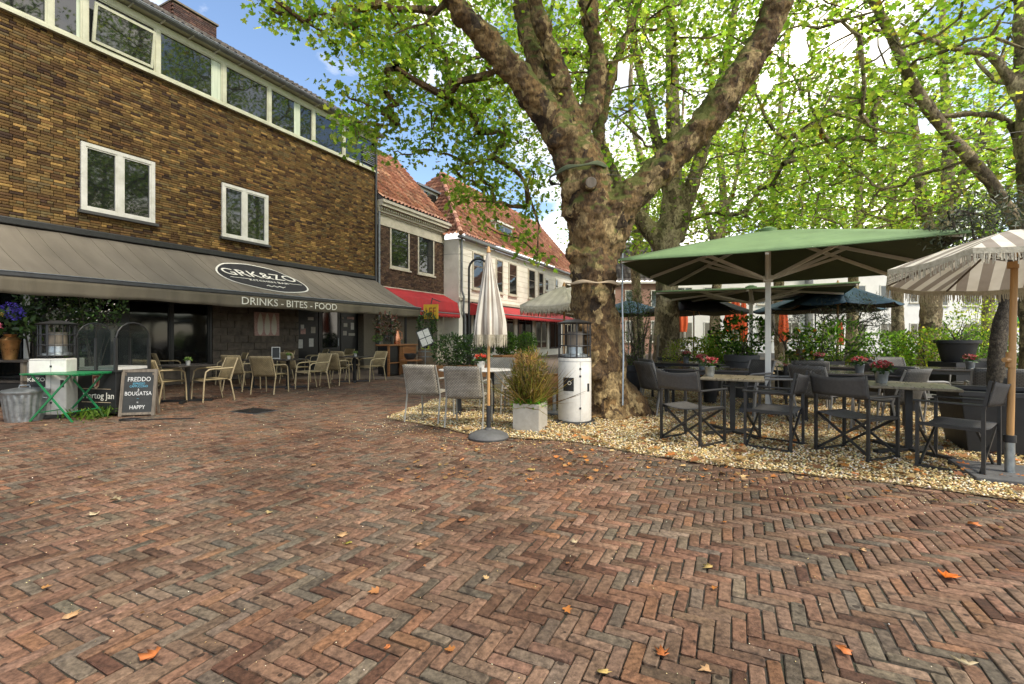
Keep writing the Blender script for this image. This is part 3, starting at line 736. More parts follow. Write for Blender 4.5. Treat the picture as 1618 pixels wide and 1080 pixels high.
def window(parent, u0, u1, z0, z1, v, mat='white_paint', fw=0.07, bars=(), cross=(), glass='window_glass', sill=None, depth=0.06, mw=0.06, name='window', curtain=None, sash=0.035, smat=None):
    """frame proud of v, glass set back; bars = fractions for mullions, cross = fractions for transoms"""
    w = MB(); y0, y1 = -v - depth, -v + 0.02
    w.box((u0, y0, z0), (u0 + fw, y1, z1)).box((u1 - fw, y0, z0), (u1, y1, z1)).box((u0 + fw, y0 + 0.002, z1 - fw), (u1 - fw, y1, z1)).box((u0 + fw, y0 + 0.002, z0), (u1 - fw, y1, z0 + fw))
    cu = [u0 + fw]
    for f in bars:
        c = u0 + f * (u1 - u0); w.box((c - mw / 2, y0 + 0.004, z0 + fw), (c + mw / 2, y1, z1 - fw)); cu += [c - mw / 2, c + mw / 2]
    cu.append(u1 - fw)
    for f in cross:
        pass
    fr = w.build(name, mat, parent); smat = smat or mat
    for f in cross:
        c = z0 + f * (z1 - z0); box('transom', (u0 + fw + .002, y0 + 0.012, c - 0.02), (u1 - fw - .002, y1 - 0.002, c + 0.02), smat, fr)
    for i in range(0, len(cu), 2):
        a, b = cu[i], cu[i + 1]; s = MB(); t = sash; q0, q1 = y0 + 0.016, y1 - 0.004
        if t:
            s.box((a, q0, z0 + fw), (a + t, q1, z1 - fw)).box((b - t, q0, z0 + fw), (b, q1, z1 - fw)).box((a + t, q0 + .002, z0 + fw), (b - t, q1, z0 + fw + t)).box((a + t, q0 + .002, z1 - fw - t), (b - t, q1, z1 - fw))
            s.build('sash', smat, fr)
        box('pane', (a + t * 0.5, -v - 0.018, z0 + fw), (b - t * 0.5, -v - 0.010, z1 - fw), glass, fr)
        if curtain and i == curtain[0]:
            box('curtain', (a + (b - a) * curtain[1], -v - 0.024, z0 + fw + 0.005), (a + (b - a) * curtain[2], -v - 0.019, z1 - fw - 0.005), 'curtain', fr)
    if sill: MB().box((u0 - 0.06, -v - depth - 0.06, z0 - 0.07), (u1 + 0.06, -v + 0.01, z0 - 0.002)).build('sill', sill, fr)
    return fr

# ---------------------------------------------------------------- big brick corner building
UL = fac(0, 300)[0]
BB = face_frame('brick_building', 'long yellow-brown brick building with a strip of top windows above the taupe awning', 'building', 0)
zs = fac(290, 139)[1]; zt = zs + 1.24
w1 = (fac(125, 280)[0], fac(242, 300)[0], 4.28, 5.98)
w2 = (fac(348, 340)[0], fac(421, 350)[0], 4.28, 5.98)
_w1z = (fac(184, 341)[1], fac(184, 239)[1]); _w2z = (fac(385, 382)[1], fac(385, 300)[1])
w1 = (w1[0], w1[1], (_w1z[0] + _w2z[0]) / 2, (_w1z[1] + _w2z[1]) / 2); w2 = (w2[0], w2[1], w1[2], w1[3])
box('wall', (-17, 0.0, 3.3), (0, 9.0, zt + 0.15), 'mortar', BB)
box('side_wall', (-17, 0.42, 0.0), (0, 8.98, 3.298), 'dark_stone', BB)
WALLPAL = [(0.130, 0.076, 0.027), (0.160, 0.098, 0.033), (0.088, 0.050, 0.021), (0.215, 0.135, 0.043), (0.32, 0.19, 0.058), (0.052, 0.031, 0.019), (0.135, 0.096, 0.040), (0.185, 0.10, 0.034)]
bricks(BB, -13.2, -0.02, 3.42, zs, [w1, w2], WALLPAL, [0.2, 0.2, 0.15, 0.12, 0.06, 0.08, 0.12, 0.07], 300, single_key=lambda c: np.where((c[:, 0] > UL + 0.05) & (c[:, 2] < 6.4) & (c[:, 2] > 3.9) & (c[:, 1] - c[:, 0] > 0.15), c[:, 0], 99))
MB().box((-17, -0.05, 3.42), (-13.22, 0.0, zs)).build('wall_end', 'mortar', BB)
window(BB, *w1, 0.03, 'white_paint', 0.085, (0.5,), glass='window_glass', sill='dark_sill', depth=0.07, mw=0.12)
window(BB, *w2, 0.03, 'white_paint', 0.085, (0.47,), glass='window_glass', sill='dark_sill', depth=0.07, mw=0.12)
# ribbon of windows under the eaves
mu = [fac(p, y)[0] for p, y in ((76, 30), (131, 60), (246, 100), (351, 140), (423, 170), (493, 200), (541, 220), (584, 240))]
mu = [mu[0] - 2.6, mu[0] - 1.1] + mu; mu[-1] = -0.03
for i in range(len(mu) - 1):
    last = i == len(mu) - 2
    f = window(BB, mu[i], mu[i + 1], zs, zt, 0.03, 'cream_paint', 0.048, (), glass='window_glass', depth=0.075, name='strip_window', sash=0.032, curtain=(0, 0.82, 1.0) if i in (4, 2) else ((0, 0.55, 0.7) if i == 6 else None))
    if last:
        for k in range(9): box('vent_slat', (mu[i] + 0.95, -0.115, zs + 0.18 + k * 0.075), (mu[i + 1] - 0.12, -0.07, zs + 0.215 + k * 0.075), 'zinc', f)
MB().box((mu[0], -0.16, zs - 0.065), (0.0, 0.0, zs - 0.003)).build('window_ledge', 'cream_paint', BB)
MB().box((-17, -0.10, zt + 0.003), (0.0, 0.0, zt + 0.12)).build('fascia', 'cream_paint', BB)
# tilted open hopper in the big left pane
h = MB(); a, b = mu[3] + 0.12, mu[4] - 0.12; Mx = Matrix.Translation((0, -0.13, zs + 0.12)) @ Matrix.Rotation(R(-13), 4, 'X')
Mx = Matrix.Translation((0, -0.115, zs + 0.10)) @ Matrix.Rotation(R(9), 4, 'X')
h.box((a, -0.02, 0), (b, 0.02, 0.06), Mx).box((a, -0.02, 0.84), (b, 0.02, 0.9), Mx).box((a, -0.019, 0.06), (a + 0.06, 0.019, 0.84), Mx).box((b - 0.06, -0.019, 0.06), (b, 0.019, 0.84), Mx).build('open_sash', 'cream_paint', BB)
MB().box((a + 0.06, -0.004, 0.06), (b - 0.06, 0.004, 0.84), Mx).build('open_pane', 'window_glass', BB)
# gutter, brackets, roof, chimney
g = MB(); ring = [(-0.12 + 0.11 * math.cos(t), -0.02 + 0.10 * math.sin(t)) for t in [math.pi + i * math.pi / 8 for i in range(9)]]
zg = zt + 0.27
for i in range(8):
    (y0, q0), (y1, q1) = ring[i], ring[i + 1]
    g.add([(-17, y0 - 0.2, zg + q0), (0.12, y0 - 0.2, zg + q0), (0.12, y1 - 0.2, zg + q1), (-17, y1 - 0.2, zg + q1)], [(0, 1, 2, 3)])
g.build('gutter', 'zinc', BB, smooth=True, thick=0.012)
MB().box((-17, -0.26, zt + 0.162), (0.06, 0.0, zt + 0.20)).build('soffit', 'cream_paint', BB)
for k in range(20): MB().bar((-13.6 + k * 0.7, -0.02, zt + 0.1), (-13.6 + k * 0.7, -0.34, zt + 0.155), 0.03, 0.03).build('gutter_bracket', 'white_paint', BB)
tiles('roof', BB, Matrix.Translation((-17, -0.30, zt + 0.24)), 17.1, 5.6, R(33), pal=GREY_TILE)
cu0, cz = fac(273, 60, -3.0); cu1, _ = fac(341, 60, -3.0); ctop = fac(273, 2, -3.0)[1]
CHM = MB().box((cu0, 2.99, ctop - 3.4), (cu1, 4.2, ctop + 0.02)).build('chimney', 'mortar', BB)
bricks(CHM, cu0, cu1, ctop - 3.3, ctop, [], [(0.13, 0.075, 0.055), (0.10, 0.06, 0.045), (0.16, 0.09, 0.06), (0.08, 0.055, 0.045)], None, v=-3.0)
sidec = MB()
for k in range(50):
    for j in range(5):
        y0 = 2.95 + j * 0.235 + (k % 2) * 0.11; y1 = min(y0 + 0.225, 4.2)
        sidec.box((cu0 - 0.04, y0, ctop - 3.2 + k * 0.064), (cu0 - 0.001, y1, ctop - 3.2 + k * 0.064 + 0.053))
o_ = sidec.build('chimney_side', 'facade_brick', CHM); setcol(o_.data, (0.17, 0.09, 0.065))
MB().box((cu0 - 0.06, 2.9, ctop + 0.003), (cu1 + 0.05, 4.25, ctop + 0.06)).build('chimney_cap', 'mortar', CHM)
MB().tube([(-0.12, -0.16, zg - 0.08), (-0.12, -0.14, zs - 0.5), (-0.12, -0.14, 3.5)], 0.045).build('downpipe', 'zinc_dark', BB, smooth=True)
# shop front under the awning: black piers, glazing, stone facing, doors
def sf(px): return fac(px, 560, -0.30)[0]
us = [-17, sf(60), sf(195), sf(333), sf(470), sf(503), sf(538), sf(566), sf(597)]
box('fascia_beam', (-17, -0.02, 2.75), (-0.02, 0.42, 3.296), 'black_paint', BB)
fr = window(BB, us[2], us[3], 0.45, 2.74, -0.30, 'black_paint', 0.07, (0.5,), (0.78,), glass='shop_glass', depth=0.07, name='shop_window')
box('plinth', (us[2], 0.24, 0.0), (us[3], 0.418, 0.448), 'dark_stone', BB)
fr = window(BB, us[0], us[1], 0.35, 2.74, -0.30, 'black_paint', 0.08, (0.9,), glass='shop_glass', depth=0.07, name='shop_window')
fr = window(BB, us[1], us[2], 0.35, 2.742, -0.30, 'black_paint', 0.08, (0.34, 0.67), glass='shop_glass', depth=0.07, name='shop_window')
box('pale_post', (fac(38, 560, -0.2)[0], 0.16, 0), (fac(46, 560, -0.2)[0], 0.23, 2.745), 'white_paint', BB)
# stone blocks
row = 0
z = 0.0
while z < 2.7:
    hgt = 0.225; u = us[3] + 0.02 - (row % 2) * 0.2
    while u < us[4]:
        a, b = max(u, us[3] + 0.02), min(u + 0.43, us[4]); u += 0.43
        if b - a > 0.06:
            dpt = 0.235 + random.uniform(-0.012, 0.012)
            ob = MB().box((a + 0.006, dpt, z + 0.006), (b - 0.006, 0.43, z + hgt - 0.006)).build('stone_block', 'dark_stone', BB)
    z += hgt; row += 1
def door(u0, u1, name, lettered):
    d = box(name, (u0 + 0.02, 0.29, 0.02), (u1 - 0.02, 0.38, 2.735), 'black_paint', BB)
    return d
d1 = door(us[4], us[5], 'door_panel', 1); d2 = door(us[5], us[6], 'door', 0); d3 = door(us[6], us[7], 'door_panel', 1)
box('door_pane', (us[5] + 0.18, 0.279, 0.9), (us[6] - 0.18, 0.288, 2.5), 'shop_glass', d2)
MB().tube([(us[6] - 0.14, 0.25, 0.95), (us[6] - 0.14, 0.25, 1.25)], 0.015).build('door_handle', 'galvanised', d2)
random.seed(3)
for dd, px0, lst in ((d1, 0, ((478, 517, 5, 9), (491, 503, 9, 5), (479, 523, 8, 9), (495, 521, 7, 10), (475, 543, 7, 14), (492, 541, 7, 13))),
                     (d3, 0, ((542, 502, 3, 3), (554, 502, 11, 4), (546, 513, 6, 6), (557, 515, 5, 11), (545, 526, 6, 7), (556, 528, 10, 4)))):
    for x, y, w, h_ in lst:
        a, zc = fac(x - w / 2, y, -0.28); b, _ = fac(x + w / 2, y, -0.28); hh = h_ / F * (ORG.y + a * CA)
        box('sticker', (a, 0.283, zc - hh / 2), (b, 0.2885, zc + hh / 2), random.choice(['sticker_white', 'sticker_white', 'rose_pale', 'concrete']), dd)
box('shop_pier', (us[7], 0.0, 0), (-0.02, 0.41, 2.745), 'mortar', BB)
# picture on the stone facing
pu0, pz0 = fac(402, 530, -0.2); pu1, pz1 = fac(441, 500, -0.2)
pic = thing('wall_picture', 'picture of three pale vases hung on the dark stone wall', 'picture', fp(0, 0, 0), FROT)
box('picture_board', (pu0, 0.19, pz0), (pu1, 0.225, pz1 + 0.12), 'rose_pale', pic)
for k in range(3):
    cu_ = pu0 + (0.22 + 0.28 * k) * (pu1 - pu0); w_ = 0.11 * (pu1 - pu0); m = MB()
    m.add([(cu_ + w_ * math.cos(t) * (1 - 0.35 * math.sin(t)), 0.187, (pz0 + pz1) / 2 + 0.06 + 0.36 * math.sin(t)) for t in [i * math.pi / 8 for i in range(16)]], [tuple(range(16))])
    m.build('painted_vase', 'umbrella_cream', pic)

# ---------------------------------------------------------------- taupe awning
AWL = 11.45; aw0 = fac(660, 487.5, 2.29)[0]; zf = 2.42
AW = face_frame('cafe_awning', 'wide taupe cafe awning with an oval logo and white lettering on its valance', 'awning', aw0)
ztop = 3.66
def awn(a, b):
    x = -AWL + AWL * a; y = -2.29 * b; z = ztop + (zf - ztop) * b - 0.06 * math.sin(math.pi * b) - 0.022 * abs(math.sin(math.pi * a * 14)) * math.sin(math.pi * min(1, b + .12)) + 0.006 * math.sin(a * 60)
    return (x, y - 0.05, z)
MB().grid(awn, 140, 8).build('canopy', 'awning_taupe', AW, smooth=True, thick=0.006)
for k in range(1, 28):
    a = k / 28 + random.uniform(-0.008, 0.008)
    MB().tube([Vector(awn(a, b / 8)) + Vector((0, 0, 0.006)) for b in range(9)], 0.005, 5).build('seam', 'valance_taupe', AW)
MB().box((-AWL, -0.16, ztop - 0.02), (0.0, 0.0, ztop + 0.13)).build('cassette', 'black_frame', AW, bevel=0.02)
MB().box((-AWL - 0.03, -2.45, zf - 0.07), (0.03, -2.33, zf + 0.03)).build('front_bar', 'zinc_dark', AW, bevel=0.02)
MB().tube([(-AWL, -2.455, zf + 0.02), (0.0, -2.455, zf + 0.02)], 0.008, 6).build('bar_edge', 'galvanised', AW)
VD = 0.36
MB().grid(lambda a, b: (-AWL + AWL * a, -2.43 + (0.022 * math.sin(a * 45) + .012 * math.sin(a * 131 + 1)) * b, zf - 0.06 - b * (VD - 0.06) - (0.012 * math.sin(a * 23) + .008 * math.sin(a * 57)) * b), 240, 4).build('valance', 'valance_taupe', AW, smooth=True, thick=0.004)
for k in range(5):
    x = -AWL * (0.06 + 0.22 * k)
    MB().bar((x, -0.1, 3.3), (x + 0.9, -1.2, 2.72), 0.05, 0.05).bar((x + 0.9, -1.2, 2.72), (x + 0.3, -2.33, zf - 0.05), 0.045, 0.045).build('folding_arm', 'black_frame', AW)
def onawn(x, s): # x along, s down the slope 0..1
    return Vector(awn((x + AWL) / AWL, s))
lx0, lx1 = [fac(p, 470, 1.4)[0] - aw0 for p in (353, 487)]
lc = (lx0 + lx1) / 2; la = (lx1 - lx0) / 2
slope = Vector((0, -2.29, zf - ztop)).normalized()
nrm = Vector((1, 0, 0)).cross(-slope).normalized()
def ell_mesh(name, ra, rb, lift, mat):
    c = onawn(lc, 0.50); m = MB(); n_ = 48
    pts = []
    for rr in (0.0, 0.5, 1.0):
        for i in range(n_):
            t = 2 * math.pi * i / n_; x = lc + ra * rr * math.cos(t); s = 0.50 + rb * rr * math.sin(t) / 2.6
            pts.append(onawn(x, s) + nrm * lift)
    fs = [tuple(range(n_))] if False else []
    for q_ in range(2):
        for i in range(n_):
            a_, b_ = q_ * n_ + i, q_ * n_ + (i + 1) % n_; fs.append((a_, b_, b_ + n_, a_ + n_))
    m.add(pts, fs); return m.build(name, mat, AW)
ell_mesh('logo_rim', la, 0.98, 0.018, 'lettering'); ell_mesh('logo_oval', la * 0.965, 0.925, 0.023, 'logo_black')
Ml = Matrix(((1, 0, 0, 0), (0, -slope.y, nrm.y, 0), (0, -slope.z, nrm.z, 0), (0, 0, 0, 1)))
def awtext(name, txt, s, size, xs, dx=0.0, shear=0.0):
    p = onawn(lc + dx, s) + nrm * 0.032
    textmesh(name, txt, size, 'lettering', AW, Matrix.Translation(p) @ Ml, 0.002, 'CENTER', xs, shear)
awtext('logo_text', 'GRK&ZO', 0.42, 0.62, 0.92)
awtext('logo_text', 'KITCHEN BAR', 0.585, 0.17, 1.15)
for sx in (-1, 1):
    p = onawn(lc + sx * la * 0.62, 0.57) + nrm * 0.03
    MB().bar(p - Vector((0.3, 0, 0)), p + Vector((0.3, 0, 0)), 0.02, 0.004, nrm).build('logo_rule', 'lettering', AW)
p = onawn(lc, 0.72) + nrm * 0.03
MB().tube([p + Vector((-0.3 + 0.06 * i, 0, 0)) + (-slope) * (0.05 * math.sin(i * 2.1)) for i in range(11)], 0.014, 5).build('logo_script', 'lettering', AW)
tx0, tx1 = [fac(p, 480, 2.48)[0] - aw0 for p in (383, 533)]
Mv = Matrix(((1, 0, 0, 0), (0, 0, -1, 0), (0, 1, 0, 0), (0, 0, 0, 1)))
words = ['DRINKS', '-', 'BITES', '-', 'FOOD']; objs = [textmesh('lettering', w, 0.27, 'lettering', AW, Mv, 0.002, 'LEFT') for w in words]
bpy.context.view_layer.update()
wid = [max(v.co.x for v in o.data.vertices) - min(v.co.x for v in o.data.vertices) for o in objs]; tot = sum(wid) + 4 * 0.09; kx = (tx1 - tx0) / tot; x = tx0
for o, w in zip(objs, wid):
    mn = min(v.co.x for v in o.data.vertices); o.data.transform(Matrix.Diagonal((kx, 1, 1, 1)) @ Matrix.Translation((-mn, 0, 0)))
    o.matrix_local = Matrix.Translation((x, -2.462, zf - 0.06 - 0.155)) @ Mv; x += (w + 0.09) * kx

# ---------------------------------------------------------------- narrow brown house
BHW = fac(700, 450)[0]
BH = face_frame('brown_house', 'narrow dark brown brick house with a cream cornice beside the brick building', 'house', 0)
box('wall', (0.0, 0.0, 0.0), (BHW, 8.0, 6.3), 'mortar', BH)
def bw(p0, p1, y0, y1):
    a, _ = fac(p0, y0); b, _ = fac(p1, y0); _, z0 = fac((p0 + p1) / 2, y1); _, z1 = fac((p0 + p1) / 2, y0); return a, b, z0, z1
b1 = bw(615, 646, 353, 425); b2 = bw(659, 685, 371, 434)
BPAL = [(0.085, 0.055, 0.035), (0.11, 0.07, 0.042), (0.06, 0.04, 0.028), (0.13, 0.085, 0.05)]
bricks(BH, 0.02, BHW, 3.45, 6.0, [b1, b2], BPAL, None, H=0.0625)
box('shop_pier', (0.02, -0.055, 0), (0.5, 0.0, 3.1), 'mortar', BH); box('shop_pier', (BHW - 0.55, -0.055, 0), (BHW, 0.0, 3.1), 'stone_trim', BH)
for b_ in (b1, b2): window(BH, *b_, 0.0, 'stone_trim', 0.09, (), (0.5,), glass='window_glass', sill='stone_trim', depth=0.05, smat='black_frame')
box('string_course', (0.02, -0.09, 3.22), (BHW, 0.0, 3.445), 'stone_trim', BH)
c = MB(); c.box((-0.0, -0.075, 6.0), (BHW + 0.03, 0.0, 6.42)).box((0.0, -0.12, 6.42), (BHW + 0.05, 0.0, 6.50)).box((0.0, -0.36, 6.72), (BHW + 0.12, 0.0, 6.86)).box((0.0, -0.42, 6.862), (BHW + 0.16, 0.0, 6.98)).box((0.0, -0.2, 6.50), (BHW + 0.06, 0.0, 6.719))
cor = c.build('cornice', 'stone_trim', BH)
for k in range(34): box('dentil', (0.05 + k * 0.145, -0.27, 6.60), (0.13 + k * 0.145, -0.2, 6.70), 'stone_trim', cor)
MB().add([(0, -.40, 6.985), (BHW + .1, -.40, 6.985), (0, 4.2, 6.985), (BHW + .1, 4.2, 6.985), (0, 4.2, 10.7), (BHW + .1, 4.2, 10.7)], [(0, 1, 5, 4), (0, 4, 2), (1, 3, 5), (2, 4, 5, 3), (0, 2, 3, 1)]).build('roof_body', 'slate', BH)
tiles('roof', BH, Matrix.Translation((0.0, -0.35, 7.02)), BHW + 0.1, 5.2, R(48), pal=RED_TILE)
MB().tube([(0.06, -0.14, 6.7), (0.06, -0.14, 0.2)], 0.05).build('downpipe', 'zinc', BH, smooth=True)
window(BH, 0.9, BHW - 0.9, 0.5, 2.9, -0.02, 'black_paint', 0.08, (0.33, 0.66), glass='shop_glass', depth=0.07, name='shop_window')
# dormer cheek between the roofs
dm = MB(); p0 = fac(655, 320, -2.1); p1 = fac(687, 320, -2.1)
dz = fac(670, 333, -2.1)[1]
DM = box('dormer', (p0[0], 1.9, dz - 0.6), (p1[0], 3.8, dz + 1.15), 'white_paint', BH); box('dormer_roof', (p0[0] - 0.15, 1.75, dz + 1.153), (p1[0] + 0.15, 3.9, dz + 1.26), 'zinc', DM)
box('dormer_pane', (p0[0] + 0.15, 1.87, dz + 0.1), (p1[0] - 0.15, 1.895, dz + 1.0), 'window_glass', DM)
def red_awning(label, u0, u1, prof, v0, scal=0.28):
    o = face_frame('red_awning', label, 'awning', u0, v0); Lw = u1 - u0
    m = MB()
    n_ = int(Lw / 0.12)
    m.grid(lambda a, b: (Lw * a, -np.interp(b, np.linspace(0, 1, len(prof)), [q[0] for q in prof]) - 0.012 * math.sin(a * n_ * 0.9), np.interp(b, np.linspace(0, 1, len(prof)), [q[1] for q in prof])), n_ * 2, 3 * (len(prof) - 1))
    m.build('canopy', 'red_fabric', o, smooth=True, thick=0.006)
    v = MB(); yv, zv = prof[-1]
    nn = int(Lw / scal)
    v.grid(lambda a, b: (Lw * a, -yv - 0.004 - 0.01 * b, zv - b * (0.16 + 0.05 * abs(math.sin(math.pi * a * nn)))), nn * 8, 2)
    v.build('scalloped_valance', 'red_fabric', o, smooth=True, thick=0.004)
    for e in (0.01, Lw - 0.01):
        s = MB(); pts = [(e, -a, b) for a, b in prof] + [(e, 0.0, prof[-1][1])]
        s.add(pts, [tuple(range(len(pts)))]); s.build('side_panel', 'red_fabric', o)
    MB().tube([(0, -yv, zv + 0.01), (Lw, -yv, zv + 0.01)], 0.03, 8).build('front_bar', 'zinc', o)
    return o
red_awning('red box awning on the narrow brown house beside the taupe awning', 0.15, BHW - 0.1, [(0.06, 3.42), (0.92, 2.98), (1.08, 2.42)], 0.0)

# ---------------------------------------------------------------- cream house row
CV = 0.95; cu = fac(725, 450, CV)[0] ; CL = 19.0
CB = face_frame('cream_house', 'long cream rendered house with red pantile roof and a row of tall windows', 'house', cu, CV)
ze = 6.2
box('wall', (0.0, 0.0, 0.0), (CL, 8.0, ze), 'render_cream', CB)
def cw(p0, p1, y0, y1, v=CV):
    a, _ = fac(p0, y0, v); b, _ = fac(p1, y0, v); _, z0 = fac((p0 + p1) / 2, y1, v); _, z1 = fac((p0 + p1) / 2, y0, v); return a - cu, b - cu, z0, z1
wins = [cw(746, 764, 399, 460), cw(783, 794, 409, 462), cw(803, 816, 416, 466), cw(834, 845, 426, 472), cw(850, 858, 432, 470), cw(861, 866, 440, 460), cw(877, 881, 440, 456)]
z0m = np.mean([w[2] for w in wins[:4]]); z1m = np.mean([w[3] for w in wins[:4]])
for i, w in enumerate(wins):
    a, b, z0, z1 = w
    if i < 5: z0, z1 = z0m, z1m
    window(CB, a, b, z0, z1, 0.01, 'stone_trim' if i < 5 else 'white_paint', 0.08, (), (0.62,) if i < 5 else (), glass='window_glass', sill='stone_trim', depth=0.05, smat='wood_grey' if i < 5 else None)
for z in np.arange(3.45, 6.1, 0.33): box('render_joint', (0.02, -0.008, z), (CL, -0.001, z + 0.018), 'stone_trim', CB)
box('string_course', (-0.02, -0.08, 3.12), (CL, -0.002, 3.26), 'stone_trim', CB)
MB().box((-0.15, -0.30, ze + 0.002), (CL, 0.0, ze + 0.13)).build('gutter', 'zinc', CB, bevel=0.02)
ang = math.atan2(10.9 - ze, 4.0); sl = 4.25 / math.cos(ang)
tiles('roof_front', CB, Matrix.Translation((-0.2, -0.25, ze + 0.16)), CL + 0.2, sl, ang, hipl=lambda s: s * math.cos(ang), pal=RED_TILE)
# left hip end
Mh = Matrix.Translation((-0.2, 8.05, ze + 0.16)) @ Matrix.Rotation(R(-90), 4, 'Z')
tiles('roof_hip', CB, Mh, 8.3, sl, ang, hipl=lambda s: s * math.cos(ang), hipr=lambda s: 8.3 - s * math.cos(ang), pal=RED_TILE)
hp = [Vector((-0.2 + 4.15 * t, -0.25 + 4.15 * t, ze + 0.21 + (10.9 - ze) * 1.035 * t)) for t in np.linspace(0, 1, 17)]
for i in range(16): o_ = MB().tube([hp[i], hp[i] + (hp[i + 1] - hp[i]) * 1.08], [0.14, 0.11], 8).build('ridge_tile', 'roof_tile', CB, smooth=True); setcol(o_.data, random.choice(RED_TILE))
o_ = MB().tube([(3.95, 3.9, hp[-1].z), (CL, 3.9, hp[-1].z)], 0.13, 8).build('ridge', 'roof_tile', CB, smooth=True); setcol(o_.data, RED_TILE[0])
def dormer(px0, px1, y0, y1, v):
    a, z1 = fac(px0, y0, v); b, _ = fac(px1, y0, v); _, z0 = fac((px0 + px1) / 2, y1, v); a -= cu; b -= cu; yy = -(v - CV)
    d = box('dormer', (a, yy, z0), (b, yy + 2.2, z1), 'white_paint', CB)
    box('dormer_roof', (a - 0.12, yy - 0.12, z1 + 0.003), (b + 0.12, yy + 2.3, z1 + 0.12), 'white_paint', d)
    w_ = (b - a - 0.24) / 2
    for k in range(2): box('dormer_pane', (a + 0.09 + k * (w_ + 0.06), yy - 0.012, z0 + 0.12), (a + 0.09 + k * (w_ + 0.06) + w_, yy - 0.003, z1 - 0.1), 'window_glass', d)
    box('dormer_sill', (a - 0.05, yy - 0.08, z0 + 0.02), (b + 0.05, yy - 0.014, z0 + 0.08), 'white_paint', d)
dormer(783, 809, 350, 381, CV - 1.0)
MB().tube([(0.12, -0.10, ze), (0.12, -0.10, 3.6), (0.22, -0.16, 3.3), (0.22, -0.12, 2.6), (0.42, -0.10, 2.3), (0.42, -0.10, 0.2)], 0.055).build('downpipe', 'zinc', CB, smooth=True)
box('shop_band', (1.2, -0.06, 2.9), (CL, -0.001, 3.118), 'black_paint', CB)
for k in range(6):
    a = 1.4 + k * 2.6
    window(CB, a, a + 2.1, 0.45, 2.88, 0.0, 'stone_trim' if k % 2 else 'black_paint', 0.09, (0.5,), (0.75,), glass='shop_glass', depth=0.06, name='shop_window')
window(CB, 0.35, 1.1, 0.3, 2.5, 0.0, 'black_paint', 0.07, (), (), glass='shop_glass', depth=0.05, name='shop_door')
red_awning('long red awning on the cream house, seen beyond the closed parasol', cu + 0.9, cu + 13.0, [(0.06, 3.05), (1.0, 2.78), (1.95, 2.42)], CV, 0.3)
# little yellow sign below the red awning
ys = thing('yellow_sign', 'small yellow shop sign with dark red letters under the red awning', 'sign', at(681, 492, 17.6) , -0.35)
box('sign_board', (-0.30, -0.03, -0.27), (0.30, 0.03, 0.27), 'yellow_sign', ys)
textmesh('sign_lettering', 'LEF', 0.42, 'red_letter', ys, Matrix.Translation((0, -0.034, -0.01)) @ Matrix.Rotation(R(90), 4, 'X'), 0.003, 'CENTER', 0.75)
MB().tube([(0, 0.0, 0.27), (0, 0.1, 0.5)], 0.02).tube([(0, 0.1, 0.5), (-0.5, 1.6, 0.5)], 0.02).build('sign_bracket', 'black_frame', ys)

# ---------------------------------------------------------------- houses across the square
def far_house(label, x0, x1, y, zr, wall, roofpal, rows, nwin, depth=8.0, ridge=2.6, frame='white_paint', rot=0.0):
    o = thing('far_house', label, 'house', (x0, y, 0), rot); W = x1 - x0
    box('wall', (0, 0, 0), (W, depth, zr), wall, o)
    for z0, z1 in rows:
        for k in range(nwin):
            a = (k + 0.5) * W / nwin - 0.62
            window(o, a, a + 1.25, z0, z1, 0.0, frame, 0.08, (0.5,), glass='window_glass', depth=0.04, sill='stone_trim', sash=0.0)
    for z in (zr - 0.1,): box('gutter', (-0.1, -0.25, z), (W + 0.1, -0.003, z + 0.14), 'white_paint', o)
    ang = math.atan2(ridge, depth / 2)
    tiles('roof', o, Matrix.Translation((0, -0.2, zr + 0.05)), W, (depth / 2 + 0.2) / math.cos(ang), ang, pal=roofpal, tw=0.4, row=0.5)
    return o
pm('pink_brick', (0.36, 0.22, 0.17), (0.26, 0.15, 0.11), 20, 0.85, 0.3)
far_house('pinkish brick house with a grey tiled roof seen left of the second plane tree', 6.5, 12.6, 37.0, 5.6, 'pink_brick', GREY_TILE, ((0.9, 2.6), (3.6, 5.0)), 3, ridge=4.0)
far_house('white rendered house seen behind the green parasols', 12.8, 23.5, 37.6, 6.4, 'render_white', RED_TILE, ((1.0, 2.5), (3.9, 5.3)), 5)
far_house('white house with a red roof seen left of the striped parasol', 23.8, 33.2, 37.0, 6.9, 'render_white', RED_TILE, ((0.9, 2.4), (4.0, 5.4)), 4)
far_house('pale house at the far right behind the yellow-green shrubs', 33.5, 46.0, 38.0, 6.6, 'render_white', GREY_TILE, ((0.9, 2.4), (3.8, 5.2)), 5)
far_house('brick house standing far behind the cream parasol', -1.0, 6.2, 46.0, 6.0, 'pink_brick', RED_TILE, ((0.9, 2.5), (3.6, 5.0)), 3)
